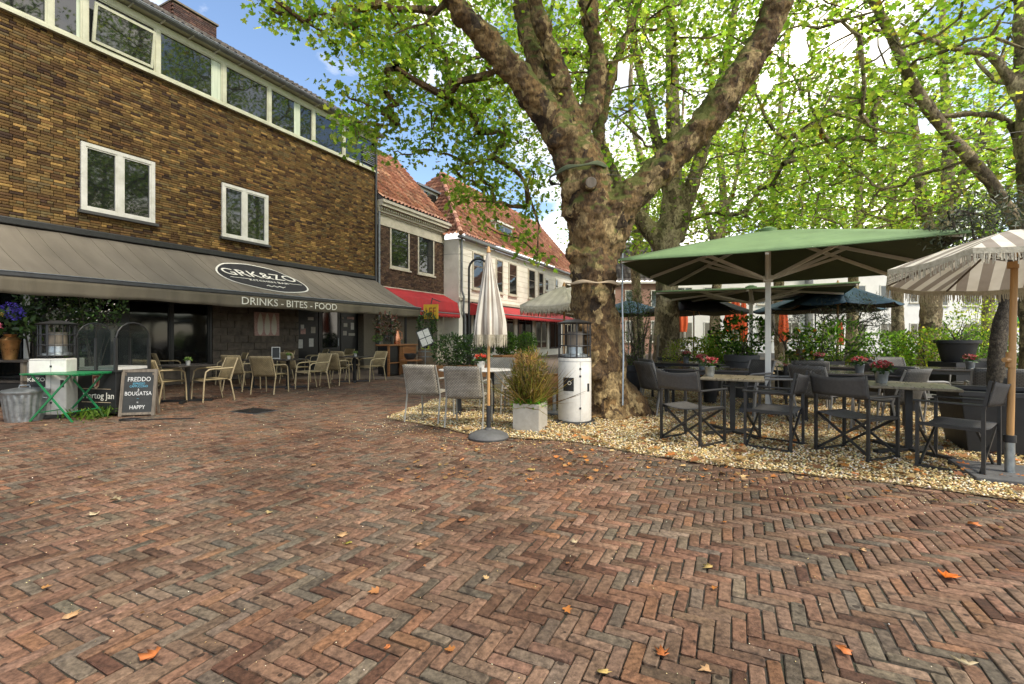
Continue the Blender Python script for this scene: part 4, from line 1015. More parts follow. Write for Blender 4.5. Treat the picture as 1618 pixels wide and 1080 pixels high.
# ================================================================ trees
def smooth_path(pts, rads, n=6):
    P = [Vector(p) for p in pts]; out, ro = [], []
    for i in range(len(P) - 1):
        p0, p1, p2, p3 = P[max(i - 1, 0)], P[i], P[i + 1], P[min(i + 2, len(P) - 1)]
        for k in range(n):
            t = k / n
            out.append(0.5 * ((2 * p1) + (p2 - p0) * t + (2 * p0 - 5 * p1 + 4 * p2 - p3) * t * t + (3 * p1 - p0 - 3 * p2 + p3) * t ** 3))
            ro.append(rads[i] + (rads[i + 1] - rads[i]) * t)
    out.append(P[-1]); ro.append(rads[-1])
    return out, ro
TEX = bpy.data.textures.new('bark_lumps', 'CLOUDS'); TEX.noise_scale = 0.35; TEX.noise_depth = 2
TEX2 = bpy.data.textures.new('bark_fine', 'CLOUDS'); TEX2.noise_scale = 0.09; TEX2.noise_depth = 3
def make_trunk(tree, limbs, mat, voxel=0.04, lump=0.10, fine=0.035, extra=None):
    m = MB(); nodes = []
    for pts, rads in limbs:
        p, r = smooth_path(pts, rads)
        m.tube(p, r, 14)
        nodes += [(q, rr) for q, rr in zip(p, r)]
    for c, r in (extra or []):
        m.lathe([(r * math.sin(t), -r * math.cos(t)) for t in np.linspace(0.05, math.pi - 0.05, 9)], 12, c)
    ob = m.build('trunk', mat, tree, smooth=False)
    rm = ob.modifiers.new('grow', 'REMESH'); rm.mode = 'VOXEL'; rm.voxel_size = voxel; rm.use_smooth_shade = True
    sm = ob.modifiers.new('soft', 'SMOOTH'); sm.factor = 0.5; sm.iterations = 6
    if lump:
        d = ob.modifiers.new('lumps', 'DISPLACE'); d.texture = TEX; d.strength = lump; d.mid_level = 0.5; d.texture_coords = 'GLOBAL'
        d2 = ob.modifiers.new('fine', 'DISPLACE'); d2.texture = TEX2; d2.strength = fine; d2.mid_level = 0.5; d2.texture_coords = 'GLOBAL'
    return nodes
def connect(tree, nodes, centers, mat, zmin=2.5, r0=0.012, name='branch', rmax=0.07):
    """grow forking twigs from the limbs to every leaf clump"""
    NP = [np.array(q) for q, r in nodes if q[2] > zmin]
    par = [-1] * len(NP); base = len(NP)
    C = np.array(centers); A = np.array(NP)
    dmin = np.array([np.min(np.linalg.norm(A - c, axis=1)) for c in C]); order = np.argsort(dmin)
    for i in order:
        AA = np.array(NP); dd = np.linalg.norm(AA - C[i], axis=1) + 0.35 * np.maximum(0, AA[:, 2] - C[i][2]) ; j = int(np.argmin(dd))
        NP.append(C[i]); par.append(j)
    cnt = np.ones(len(NP))
    for k in range(len(NP) - 1, base - 1, -1):
        if par[k] >= 0: cnt[par[k]] += cnt[k]
    m = MB()
    for k in range(base, len(NP)):
        a, b = Vector(NP[par[k]]), Vector(NP[k]); L = (b - a).length
        ra = min(rmax, r0 * math.sqrt(cnt[k] + 1)); rb = max(0.006, ra * 0.7)
        mid = (a + b) / 2 + Vector((random.gauss(0, .07), random.gauss(0, .07), random.gauss(0.0, .08))) * L
        q1 = a.lerp(mid, 0.55); q2 = mid.lerp(b, 0.5) + Vector((random.gauss(0, .05), random.gauss(0, .05), random.gauss(0, .05))) * L
        m.tube([a, q1, mid, q2, b], [ra * 1.1, ra, (ra + rb) / 2, rb, rb * 0.8], 5, cap=False)
    m.build(name, mat, tree, smooth=True)['kind'] = 'stuff'
def proj(P):
    P = np.asarray(P, float); d = np.maximum(P[:, 1], 0.05)
    return CX + F * P[:, 0] / d, HY - F * (P[:, 2] - CH) / d, P[:, 1]
# lower outline of the foliage towards the open sky, as the tree shows it
EDGE = [(-400, -400), (330, -120), (375, -25), (400, 28), (425, 40), (470, 45), (490, 62), (520, 92), (545, 60), (560, 130), (575, 200), (600, 245), (640, 262), (655, 245), (672, 150), (690, 250), (712, 300), (735, 345), (790, 385), (850, 405), (900, 400), (980, 400), (1060, 380), (1200, 372), (1640, 400), (2600, 420)]
EX, EY = [e[0] for e in EDGE], [e[1] for e in EDGE]
GAPS = [(600, 215, 52, 40), (690, 120, 14, 22), (640, 170, 16, 18), (540, 140, 30, 46), (1330, 60, 22, 26), (1262, 70, 16, 34), (760, 55, 14, 20), (985, 120, 16, 26), (1390, 80, 20, 26), (705, 235, 16, 26), (1210, 130, 15, 20), (1460, 200, 18, 12)]
def allowed(P, slack=0.0):
    px, py, d = proj(P)
    ok = (py < np.interp(px, EX, EY) + slack) | (d < 0.3)
    for gx, gy, rx, ry in GAPS: ok &= (((px - gx) / rx) ** 2 + ((py - gy) / ry) ** 2 > 1) | (d < 0.3)
    lim = (d < 7.7) & (px > 690) & (px < 1270) & (py > -60)
    return ok & ~lim & ((d > 4.2) | (P[:, 2] > 5.0) | (d < 0))
def crown(tree, centers, per, spread, size, pal, up=0.55, wts=None, brown=0.03, droop=0.5):
    C = np.asarray(centers); k = RNG.poisson(per, len(C)); P = np.repeat(C, k, 0)
    P = P + RNG.normal(size=P.shape) * np.array([spread, spread, spread * 0.62])
    ok = allowed(P, 12); P = P[ok]
    tone = np.repeat(1 + RNG.normal(size=(len(C), 1)) * 0.22, k, 0)[ok]
    col = pick(pal, len(P), 0.16, wts) * tone
    br = RNG.random(len(P)) < brown
    col[br] = pick([(0.22, 0.12, 0.04), (0.16, 0.10, 0.03), (0.26, 0.20, 0.05)], int(br.sum()), 0.2)
    leaves('crown', P, size[0] * .7 + (size[1] * 1.15 - size[0] * .7) * RNG.beta(1.6, 2.2, len(P)), np.clip(col, 0.004, 0.9), 'leaf', tree, T_PLANE, up, droop=droop)
def volume(n, c, r, shell=0.35, zmin=3.2):
    P = ell(n * 3, c, r, shell); P = P[P[:, 2] > zmin]
    return P[allowed(P)][:n]

LEAFP = [(0.22, 0.305, 0.06), (0.17, 0.255, 0.05), (0.29, 0.36, 0.085), (0.10, 0.17, 0.03), (0.37, 0.38, 0.11), (0.25, 0.31, 0.07)]
# ---------------------------------------------------------------- the great plane tree
TB = gnd(957, 655); td = TB.y
PT = thing('plane_tree', 'great old plane tree with a thick burly forked trunk standing in the gravel', 'tree', (0, 0, 0))
def tp(x, y, dd=0.0): return at(x, y, td + dd)
px_ = td / F
limbs = [
    ([tp(962, 668), tp(958, 640), tp(952, 590), tp(944, 520), tp(937, 450), tp(936, 390), tp(930, 320), tp(916, 262), tp(894, 215)], [53.9 * px_, 45.2 * px_, 39.1 * px_, 35.7 * px_, 32.2 * px_, 33.9 * px_, 40.0 * px_, 37.4 * px_, 33.1 * px_]),
    ([tp(962, 625), tp(1000, 648), tp(1022, 660), tp(1046, 672)], [38 * px_, 30 * px_, 18 * px_, 7 * px_]),
    ([tp(955, 640), tp(905, 655), tp(885, 668)], [31.3 * px_, 20.9 * px_, 7.0 * px_]),
    ([tp(960, 640, -.2), tp(970, 668, -.5), tp(978, 684, -.9)], [26.1 * px_, 19.1 * px_, 5.2 * px_]),
    # left limb
    ([tp(900, 235), tp(868, 185), tp(832, 136, -.1), tp(777, 76, -.25), tp(722, 10, -.5), tp(640, -90, -.9), tp(560, -220, -1.2)], [28.1 * px_, 24.2 * px_, 21.1 * px_, 18.7 * px_, 15.6 * px_, 10.9 * px_, 6.2 * px_]),
    ([tp(880, 200, .1), tp(858, 140, .25), tp(838, 70, .4), tp(822, 0, .6), tp(800, -110, .9), tp(790, -240, 1.2)], [20.3 * px_, 17.2 * px_, 14.0 * px_, 12.5 * px_, 9.4 * px_, 5.5 * px_]),
    ([tp(905, 205, .1), tp(893, 150, .1), tp(872, 85, 0), tp(848, 15, -.1), tp(836, -80, -.3), tp(825, -220, -.6)], [18.7 * px_, 14.8 * px_, 13.3 * px_, 12.5 * px_, 9.4 * px_, 5.5 * px_]),
    ([tp(908, 225, .15), tp(930, 180, .2), tp(945, 115, .3), tp(937, 50, .4), tp(929, 0, .5), tp(925, -90, .7), tp(945, -230, 1)], [18.7 * px_, 16.4 * px_, 15.6 * px_, 14.0 * px_, 14.0 * px_, 10.1 * px_, 5.5 * px_]),
    # right limb
    ([tp(938, 390), tp(972, 335, -.05), tp(1032, 278, -.1), tp(1110, 198, -.25), tp(1185, 95, -.4), tp(1232, 0, -.5), tp(1262, -120, -.6), tp(1300, -260, -.8)], [28.1 * px_, 28.1 * px_, 24.2 * px_, 22.6 * px_, 21.1 * px_, 18.7 * px_, 13.3 * px_, 7.0 * px_]),
    ([tp(945, 430), tp(968, 380), tp(985, 340)], [18.7 * px_, 20.3 * px_, 15.6 * px_]),
    ([tp(900, 290, .35), tp(936, 245, 0.6), tp(955, 170, 1.2), tp(975, 90, 1.8), tp(1010, 0, 2.4), tp(1030, -120, 3)], [9.4 * px_, 8.6 * px_, 7.8 * px_, 7.0 * px_, 6.2 * px_, 3.9 * px_]),
]
burls = [(tp(950, 470, -.32), .09), (tp(925, 520, -.36), .10), (tp(965, 545, -.3), .1), (tp(940, 590, -.42), .10), (tp(905, 400, -.2), .13), (tp(962, 430, -.22), .11), (tp(880, 225, -.2), .18), (tp(915, 325, -.34), .12), (tp(893, 250, -.12), .22), (tp(905, 300, -.2), .2), (tp(925, 290, -.25), .2), (tp(948, 330, -.2), .17), (tp(905, 340, -.15), .16), (tp(965, 380, -.12), .17), (tp(900, 215, -.2), .2), (tp(928, 400, -.25), .12), (tp(975, 325, -.2), .18)]
pn = make_trunk(PT, limbs, 'plane_bark', 0.03, 0.16, 0.085, burls)
# sawn stub with its pale cut face, tarp and strap tied round the trunk
st = MB().tube([tp(930, 292, -.35), tp(934, 288, -.62)], [0.13, 0.10], 14).build('sawn_stub', 'plane_bark', PT, smooth=True)
dv = (tp(934, 288, -.62) - tp(930, 292, -.35)).normalized()
MB().tube([tp(934, 288, -.62) + dv * .001, tp(934, 288, -.62) + dv * .012], [0.085, 0.078], 14).build('cut_face', 'wood_grey', PT)
tz = TB + Vector((0, 0, 0))
def wrap(y0, half, rad_px, tilt, name, mat, w, lift=0.06):
    c = tp(937 if y0 > 400 else 914, y0); rr = rad_px * px_ + lift; m = MB()
    m.grid(lambda a, b: (c.x + rr * math.cos(2 * math.pi * a), c.y + rr * math.sin(2 * math.pi * a), c.z + (b - .5) * w * (1 + .5 * math.sin(5 * a * 6.28)) + tilt * math.cos(2 * math.pi * a) + 0.012 * math.sin(a * 40)), 48, 4)
    return m.build(name, mat, PT, smooth=True, thick=0.02)
wrap(450, 0, 38, -0.01, 'cord', 'strap', 0.035, 0.05)
wrap(276, 0, 42, 0.07, 'tied_tarp', 'green_tarp', 0.05, 0.035)
MB().tube([tp(984, 400, -.3), tp(983, 470, -.25), tp(985, 560, -.35), tp(984, 640, -.5)], 0.014, 6).build('cable_conduit', 'galvanised', PT)
cl = np.concatenate([
    volume(105, (-1.4, td - 0.4, 8.3), (5.2, 3.4, 3.4)),
    volume(85, (3.2, td + 1.0, 8.8), (4.6, 3.8, 3.2)),
    volume(75, (0.6, td + 2.0, 10.0), (6.5, 4.5, 3.0)),
    volume(60, (-2.2, td + 3.6, 6.4), (2.8, 2.2, 2.6)),
    volume(95, (1.5, td + 1.5, 14.0), (7.5, 6.5, 2.8)),
])
def sprays(lst):
    out = []
    for pts, dd, sp in lst:
        for (x0, y0), (x1, y1) in zip(pts[:-1], pts[1:]):
            n_ = max(1, int(math.hypot(x1 - x0, y1 - y0) / 17))
            for k in range(n_):
                t = (k + RNG.random()) / n_
                out.append(np.array(at(x0 + (x1 - x0) * t + RNG.normal() * sp, y0 + (y1 - y0) * t + RNG.normal() * sp, dd + RNG.normal() * 0.25)))
    return out
cl2 = np.array(sprays([
    ([(640, 10), (560, 15), (490, 22), (420, 18)], 8.2, 7), ([(640, 40), (570, 45), (520, 72)], 8.6, 7), ([(690, 60), (620, 90), (600, 140), (585, 190), (560, 235)], 8.8, 7),
    ([(640, 100), (625, 180), (612, 240)], 9.2, 6), ([(720, 90), (700, 160), (690, 215)], 9.0, 7), ([(700, 200), (660, 228), (640, 250)], 9.4, 5), ([(760, 150), (740, 240), (720, 300), (712, 330)], 9.6, 9),
    ([(800, 200), (780, 280), (770, 350)], 9.8, 9), ([(850, 260), (830, 320), (815, 375), (850, 392)], 10.2, 8), ([(560, 160), (545, 150), (533, 148)], 8.9, 3), ([(590, 190), (545, 195), (530, 190)], 8.9, 3),
]))
cl = np.concatenate([cl, cl2])
connect(PT, pn, cl, 'plane_bark', 3.6)
crown(PT, cl[:-len(cl2)], 88, 0.44, (0.065, 0.125), LEAFP)
C2 = cl2; k2 = RNG.poisson(48, len(C2)); P2 = np.repeat(C2, k2, 0) + RNG.normal(size=(k2.sum(), 3)) * np.array([0.19, 0.24, 0.15])
leaves('hanging_leaves', P2, RNG.uniform(0.07, 0.13, len(P2)), pick(LEAFP, len(P2), 0.2), 'leaf', PT, T_PLANE, 0.4, droop=0.6)

# ---------------------------------------------------------------- the trees behind
def back_tree(label, d, base, path, limbs, clumps, mat='far_bark', per=58, spread=0.55, size=(0.09, 0.15), pal=LEAFP, voxel=0.06, lump=0.08, name='plane_tree', twig=0.014):
    t = thing(name, label, 'tree', (0, 0, 0)); s = d / F
    L = [([at(x, y, d) for x, y, r in path], [r * s for x, y, r in path])]
    for lb in limbs: L.append(([at(x, y, d + q) for x, y, r, q in lb], [r * s for x, y, r, q in lb]))
    nd = make_trunk(t, L, mat, voxel, lump, 0.03)
    C = np.concatenate([volume(n_, c, r, 0.25, 3.0) for n_, c, r in clumps])
    connect(t, nd, C, mat, 3.0, twig)
    crown(t, C, per, spread, size, pal, brown=0.02)
    return t
d2 = 14.0
b2y = HY + F * CH / d2
back_tree('second plane tree with pale mottled trunk just right of the great tree', d2, None,
    [(1053, b2y + 6, 30), (1053, 570, 22), (1054, 480, 18), (1054, 420, 18), (1052, 380, 21), (1060, 340, 17), (1064, 240, 12), (1062, 120, 10), (1058, 0, 8), (1050, -120, 5)],
    [[(1046, 385, 16, 0), (1012, 345, 13, .2), (985, 310, 11, .3), (955, 240, 9, .5), (930, 170, 7, .7), (900, 90, 5, .9)], [(1066, 380, 15, 0), (1088, 310, 11, -.2), (1108, 245, 10, -.4), (1140, 130, 8, -.7), (1160, 20, 6, -1), (1180, -90, 4, -1.2)],
     [(1062, 330, 11, 0), (1040, 230, 9, .3), (1018, 140, 8, .6), (1000, 60, 6, .8), (985, -60, 4, 1)]],
    [(95, (4.6, 14.2, 8.8), (4.6, 3.4, 4.6)), (60, (7.5, 13.0, 7.6), (3.0, 2.6, 3.6)), (45, (1.8, 14.5, 8.0), (2.4, 2.6, 3.6)), (45, (5.5, 18.0, 13.5), (5.5, 4.0, 3.2)), (120, (2.5, 15.6, 13.7), (5.5, 4.0, 2.8))])
d3 = 18.0
back_tree('plane tree with dark mottled trunk standing behind the striped parasol', d3, None,
    [(1470, HY + F * CH / d3 + 5, 20), (1470, 560, 15), (1471, 480, 14), (1478, 400, 13), (1495, 330, 10), (1497, 250, 8), (1492, 120, 6), (1488, -40, 4)],
    [[(1478, 400, 11, 0), (1455, 300, 8, .4), (1445, 200, 6, .8), (1430, 80, 4, 1)], [(1490, 350, 8, 0), (1530, 260, 6, -.6), (1570, 180, 5, -1)]],
    [(110, (16.5, 18.0, 8.4), (5.2, 3.6, 4.6)), (38, (13.0, 19.0, 7.2), (3.2, 2.8, 3.2))], size=(0.11, 0.18), spread=0.55)
d4 = 9.5
back_tree('plane tree at the right edge sending a long slanting limb to the left', d4, None,
    [(1648, HY + F * CH / d4 + 6, 30), (1640, 560, 20), (1632, 440, 17), (1628, 330, 15), (1622, 200, 13), (1618, 90, 12), (1610, -60, 9), (1600, -200, 5)],
    [[(1632, 385, 14, 0), (1592, 328, 10, 0), (1555, 275, 9.5, 0), (1511, 226, 9, -.1), (1470, 175, 8.5, -.2), (1441, 130, 8, -.3), (1412, 65, 7.5, -.4), (1378, -5, 7, -.5), (1340, -100, 5, -.7)],
     [(1620, 180, 9, 0), (1590, 118, 7, .1), (1560, 85, 6, .2), (1500, 75, 5, .3), (1450, 50, 4, .4), (1420, 35, 3, .5)], [(1626, 330, 8, 0), (1600, 200, 6, .3), (1540, 180, 5, .4), (1480, 182, 4, .5), (1420, 160, 3, .6), (1330, 150, 2.4, .8)]],
    [(110, (9.0, 9.8, 7.8), (4.6, 3.2, 3.6)), (45, (10.8, 10.8, 9.4), (3.4, 3.0, 2.6)), (45, (6.2, 9.2, 7.6), (2.8, 2.6, 2.8))], size=(0.08, 0.135), spread=0.48, voxel=0.045)
random.seed(5)
FART = [(1345, 24, 'slim far tree rising behind the front edge of the green parasol'), (1235, 27, 'far plane tree rising above the blue parasol behind the terrace'), (1130, 25, 'far plane tree between the second plane tree and the green parasol pole'),
        (1560, 25, 'far plane tree beyond the shrubs at the right'), (1010, 30, 'far tree glimpsed between the two nearest plane trunks'), (1420, 30, 'far plane tree left of the dark mottled trunk')]
for x, d, lab in FART:
    xb = (x - CX) / F * d; w = random.uniform(4, 5.2)
    yb = HY + F * CH / d; wob = lambda: random.uniform(-14, 14)
    back_tree(lab, d, None, [(x, yb + 3, 10), (x + wob() * .4, 480, 8), (x + wob() * .6, 400, 7), (x + wob(), 300, 6), (x + wob(), 180, 4.5), (x + wob(), 60, 3)],
        [[(x, 400, 5, 0), (x - 25 + wob(), 330, 4, .4), (x - 50 + wob(), 250, 3, .8), (x - 65, 150, 2, 1)], [(x, 380, 5, 0), (x + 25 + wob(), 310, 4, -.4), (x + 55 + wob(), 230, 3, -.8), (x + 70, 120, 2, -1)]],
        [(90, (xb, d, 8.6), (w, 3.4, 5.0))], per=52, size=(0.14, 0.23), spread=0.68, voxel=0.09, lump=0.05, twig=0.018)
# ================================================================ furniture builders
def face(fx, fy): return math.atan2(fy, fx) - math.pi / 2
def wicker_chair(mat, frame, label, loc, rz, group):
    o = thing('wicker_armchair', label, 'chair', loc, rz, group)
    w, d, hs, hb = 0.27, 0.23, 0.44, 0.87
    MB().grid(lambda a, b: ((a - .5) * 2 * (w - .02), -d + .02 + (2 * d - .02) * b, hs - 0.018 * math.sin(math.pi * a) * math.sin(math.pi * b)), 8, 8).build('seat', mat, o, smooth=True, thick=0.03)
    MB().grid(lambda a, b: ((a - .5) * 2 * (w - .015 - .01 * b), -d - 0.02 - 0.13 * b - 0.03 * b * b + 0.035 * (1 - (2 * a - 1) ** 2) * -1, hs - .03 + (hb - hs + .03) * b), 10, 8).build('backrest', mat, o, smooth=True, thick=0.028)
    for s in (-1, 1):
        x = s * (w + .005)
        m = MB().tube([(x, d + .03, 0), (x, d + .01, .40), (x, d - .02, .60), (x, d - .08, .645), (x, d - .16, .655), (x, -d + .05, .66), (x, -d - .07, .665)], [.014, .015, .015, .016, .016, .016, .015], 8)
        m.build('arm_frame', frame, o, smooth=True)
        MB().tube([(x, -d - .10, 0), (x * .99, -d - .02, .42), (x * .97, -d - .09, .66), (x * .95, -d - .165, hb - .01)], .0135, 8).build('rear_leg', frame, o, smooth=True)
    MB().tube([(-w, d + .01, hs - .02), (w, d + .01, hs - .02)], .013, 8).tube([(-w, -d, hs - .02), (w, -d, hs - .02)], .013, 8).build('seat_rail', frame, o, smooth=True)
    return o
def director_chair(label, loc, rz, group):
    o = thing('director_chair', label, 'chair', loc, rz, group); t = .027
    w, d = .275, .235
    for s in (-1, 1):
        x = s * w
        MB().bar((x, -d, 0.02), (x, -d, .62), t, t).bar((x, -d, .60), (x, -d - .05, .875), t, t).build('rear_post', 'charcoal_metal', o)
        MB().bar((x, d, 0.02), (x, d, .635), t, t).build('front_post', 'charcoal_metal', o)
        MB().box((x - .022, -d - .01, .636), (x + .022, d + .03, .656)).build('armrest', 'charcoal_metal', o, bevel=.006)
        MB().bar((x, -d - .02, .012), (x, d + .02, .012), t, .022).build('floor_rail', 'charcoal_metal', o)
        MB().bar((x, -d, .42), (x, d, .42), t * .8, t).build('seat_rail', 'charcoal_metal', o)
    for k, y in enumerate((-d + .02, d - .02)):
        MB().bar((-w, y, .03), (w, y - .0, .415), .018, .024).build('cross_brace', 'charcoal_metal', o)
        MB().bar((w, y + .022, .03), (-w, y + .022, .415), .018, .024).build('cross_brace', 'charcoal_metal', o)
    MB().grid(lambda a, b: ((a - .5) * 2 * (w - .005), -d + .01 + (2 * d - .02) * b, .437 - .03 * math.sin(math.pi * a)), 10, 4).build('seat', 'charcoal_mesh', o, smooth=True, thick=.006)
    def bk(a, b):
        x = (a - .5) * 2 * (w + .016); c = 1 - (2 * a - 1) ** 2
        return (x, -d - .012 - .05 * b - .06 * c - (.02 if abs(2 * a - 1) > .9 else 0), .64 + .235 * b - .035 * c * b)
    MB().grid(bk, 14, 5).build('backrest', 'charcoal_mesh', o, smooth=True, thick=.008)
    return o
def cafe_table(label, loc, rz, w, l, mat, group=None, h=.74, base='cross', name='cafe_table', frame='black_frame'):
    o = thing(name, label, 'table', loc, rz, group)
    MB().box((-w / 2, -l / 2, h - .028), (w / 2, l / 2, h)).build('tabletop', mat, o, bevel=.006)
    if base == 'cross':
        MB().box((-.032, -.032, .03), (.032, .032, h - .03)).build('column', frame, o)
        MB().bar((-w * .42, -l * .42, .02), (w * .42, l * .42, .02), .06, .035).build('foot', frame, o); MB().bar((-w * .42, l * .42, .021), (w * .42, -l * .42, .021), .06, .035).build('foot', frame, o)
    else:
        for sx in (-1, 1):
            for sy in (-1, 1): MB().box((sx * (w / 2 - .04) - .022, sy * (l / 2 - .04) - .022, 0), (sx * (w / 2 - .04) + .022, sy * (l / 2 - .04) + .022, h - .029)).build('leg', frame, o)
        MB().box((-w / 2 + .06, -l / 2 + .06, h - .09), (w / 2 - .06, l / 2 - .06, h - .0295)).build('apron', frame, o)
    return o
def flower_pot(label, loc, cols, s=1.0, pot='galvanised', group='flower pots on the tables', leafpal=DARKG, n=70):
    o = thing('flower_pot', label, 'flower pot', loc, random.random() * 6, group)
    MB().lathe([(.050 * s, 0), (.054 * s, .01 * s), (.068 * s, .125 * s), (.073 * s, .13 * s), (.073 * s, .138 * s), (.064 * s, .138 * s), (.06 * s, .12 * s)], 20).build('pot', pot, o, smooth=True)
    leaves('foliage', ell(90, (0, 0, .165 * s), (.095 * s, .095 * s, .05 * s)), RNG.uniform(.05, .085, 90) * s, pick(leafpal, 90, .2), 'leaf_dark', o, T_OVAL, .5)
    d = ell(n, (0, 0, .20 * s), (.10 * s, .10 * s, .045 * s), .7); d[:, 2] = np.abs(d[:, 2] - .17 * s) + .18 * s
    leaves('blossoms', np.repeat(d, 5, 0), RNG.uniform(.02, .032, n * 5) * s, np.repeat(pick(cols, n, .15), 5, 0), 'flower', o, T_OVAL, .5)
    return o
PINKS = [(0.42, 0.03, 0.045), (0.5, 0.10, 0.09), (0.34, 0.02, 0.03), (0.55, 0.24, 0.2)]
REDS = [(0.6, 0.05, 0.02), (0.7, 0.10, 0.03), (0.5, 0.03, 0.02)]
def shrub(parent, c, r, n, size, pal, tmpl=T_OVAL, up=.35, mat='leaf_dark', shell=.45, name='foliage', stems=10, floor=None, lumps=None):
    c = np.array(c, float); P = ell(n, (0, 0, 0), (1, 1, 1), shell)
    k = 1 + 0.28 * np.array([noise.noise(Vector(p) * 2.3 + Vector((c[0] * 3.1, c[1], c[2]))) for p in P]); P = P * k[:, None]
    P = c + P * np.array(r)
    leaves(name, P, RNG.uniform(size * .7, size * 1.25, n), pick(pal, n, .25), mat, parent, tmpl, up, heading=(P - c) / np.array(r) * .8 + np.array([0, 0, .4]) + RNG.normal(size=(n, 3)) * .5)
    if stems:
        m = MB(); b0 = Vector((c[0], c[1], floor if floor is not None else c[2] - r[2]))
        for i in range(stems):
            e = Vector(P[i * 7 % n]); mid = b0.lerp(e, .5) + Vector((0, 0, .1 * r[2])); m.tube([b0 + Vector((random.gauss(0, .03), random.gauss(0, .03), 0)), mid, e], [.012, .009, .004], 5)
        m.build('stems', 'olive_bark', parent); parent.children[-1]['kind'] = 'stuff'
def blades(parent, c, n, h, spread, pal, name='blades', width=1.0, lean=.5):
    P = np.array(c) + np.column_stack([RNG.normal(size=(n, 2)) * spread, np.zeros(n)])
    a = RNG.random(n) * 6.28; hd = np.column_stack([np.cos(a) * lean * RNG.random(n), np.sin(a) * lean * RNG.random(n), np.ones(n)])
    V, T = T_BLADE; V = V * np.array([width, 1, 1])
    return leaves(name, P, RNG.uniform(h * .5, h, n), pick(pal, n, .2), 'leaf', parent, (V, T), .0, heading=hd)
def umbrella_canopy(n, Rr, ze, za, sag=.04, rot=0.0, seg=8, square=False, scallop=0.0):
    """ribbed canopy; Col.x carries the distance from each panel's centre line"""
    V, C, Fc = [], [], []
    for k in range(n):
        a0, a1 = rot + 2 * math.pi * k / n, rot + 2 * math.pi * (k + 1) / n
        p0, p1 = np.array([math.cos(a0), math.sin(a0)]) * Rr, np.array([math.cos(a1), math.sin(a1)]) * Rr
        e = (p1 - p0) / np.linalg.norm(p1 - p0); o = len(V)
        for i in range(seg + 1):
            for j in range(seg + 1):
                s, t = i / seg, j / seg; q = (p0 * (1 - t) + p1 * t) * s
                z = za + (ze - za) * (s ** 1.12) - sag * math.sin(math.pi * t) * s + scallop * math.sin(math.pi * t) * (s ** 6)
                V.append((q[0], q[1], z)); C.append((float(abs(np.dot(q, e))), 0, 0))
        for i in range(seg):
            for j in range(seg):
                a = o + i * (seg + 1) + j; Fc.append((a, a + 1, a + seg + 2, a + seg + 1))
    return np.array(V), np.array(Fc), np.array(C)
def fringe(n, Rr, ze, rot, drop, sag=.04, step=.018, jag=.35):
    m = MB()
    for k in range(n):
        a0, a1 = rot + 2 * math.pi * k / n, rot + 2 * math.pi * (k + 1) / n
        p0, p1 = Vector((math.cos(a0) * Rr, math.sin(a0) * Rr, ze)), Vector((math.cos(a1) * Rr, math.sin(a1) * Rr, ze)); L = (p1 - p0).length; N_ = int(L / step)
        for i in range(N_):
            t = (i + .5) / N_; p = p0.lerp(p1, t) - Vector((0, 0, sag * math.sin(math.pi * t))); e = (p1 - p0).normalized(); out = Vector((p.x, p.y, 0)).normalized()
            dd = drop * random.uniform(1 - jag, 1.0); w = step * .42; sw = out * random.uniform(-.012, .02) + e * random.gauss(0, .006)
            m.add([p - e * w, p + e * w, p + e * w * .9 + sw - Vector((0, 0, dd)), p - e * w * .9 + sw - Vector((0, 0, dd))], [(0, 1, 2, 3)])
        # solid band the tassels hang from
        b = [p0.lerp(p1, t / 8) - Vector((0, 0, sag * math.sin(math.pi * t / 8))) for t in range(9)]; o = [Vector((q.x, q.y, 0)).normalized() * .004 for q in b]
        for i in range(8): m.add([b[i] + o[i], b[i + 1] + o[i + 1], b[i + 1] + o[i + 1] - Vector((0, 0, drop * .35)), b[i] + o[i] - Vector((0, 0, drop * .35))], [(0, 1, 2, 3)])
    return m

# ================================================================ terrace on the gravel, right
group_d = 'black director chairs at the gravel edge'
for lab, c, f in (('leftmost black director chair, its back to the paving, beside the tree roots', (2.21, 5.74), (.84, .54)),
                  ('black director chair facing left at the small wooden table with red flowers', (3.08, 5.50), (-.72, .69)),
                  ('black director chair with its back to the paving, third from the tree', (3.74, 5.10), (.93, .36)),
                  ('nearest black director chair, rightmost, beside the striped parasol', (4.36, 4.58), (-.55, .83))):
    director_chair(lab, (c[0], c[1], .03), face(*f), group_d)
cafe_table('small square wooden-topped table between the two left director chairs', (2.93, 6.22, .03), R(-28), .74, .74, 'table_wood', 'wooden tables with flower pots')
cafe_table('square wooden-topped table by the rightmost director chairs', (4.42, 5.22, .03), R(-33), .76, .76, 'table_wood', 'wooden tables with flower pots')
flower_pot('metal pot of red-pink flowers on the wooden table nearest the tree', (2.66, 6.30, .771), PINKS, 1.0)
flower_pot('metal pot of red-pink flowers on the table nearest the striped parasol', (4.26, 5.4, .771), PINKS, 1.0)
tabs = [('dark table with red flowers just behind the small wooden table', (3.35, 8.05), 0.8, 1.3, PINKS), ('dark table under the left corner of the green parasol, farther back', (3.7, 10.0), .8, 1.3, PINKS),
        ('dark table with flowers behind the third director chair', (5.15, 7.15), .8, 1.25, PINKS), ('dark table with flowers beyond the parasol pole on the right', (5.9, 8.9), .8, 1.3, PINKS),
        ('long dark table with flowers beside the potted olive trunk', (7.75, 8.0), .8, 1.6, PINKS), ('dark table far back near the yellow-green hedge planter', (4.6, 12.6), .8, 1.2, None),
        ('pale topped table by the orange closed parasols', (9.4, 14.2), .8, 1.4, None)]
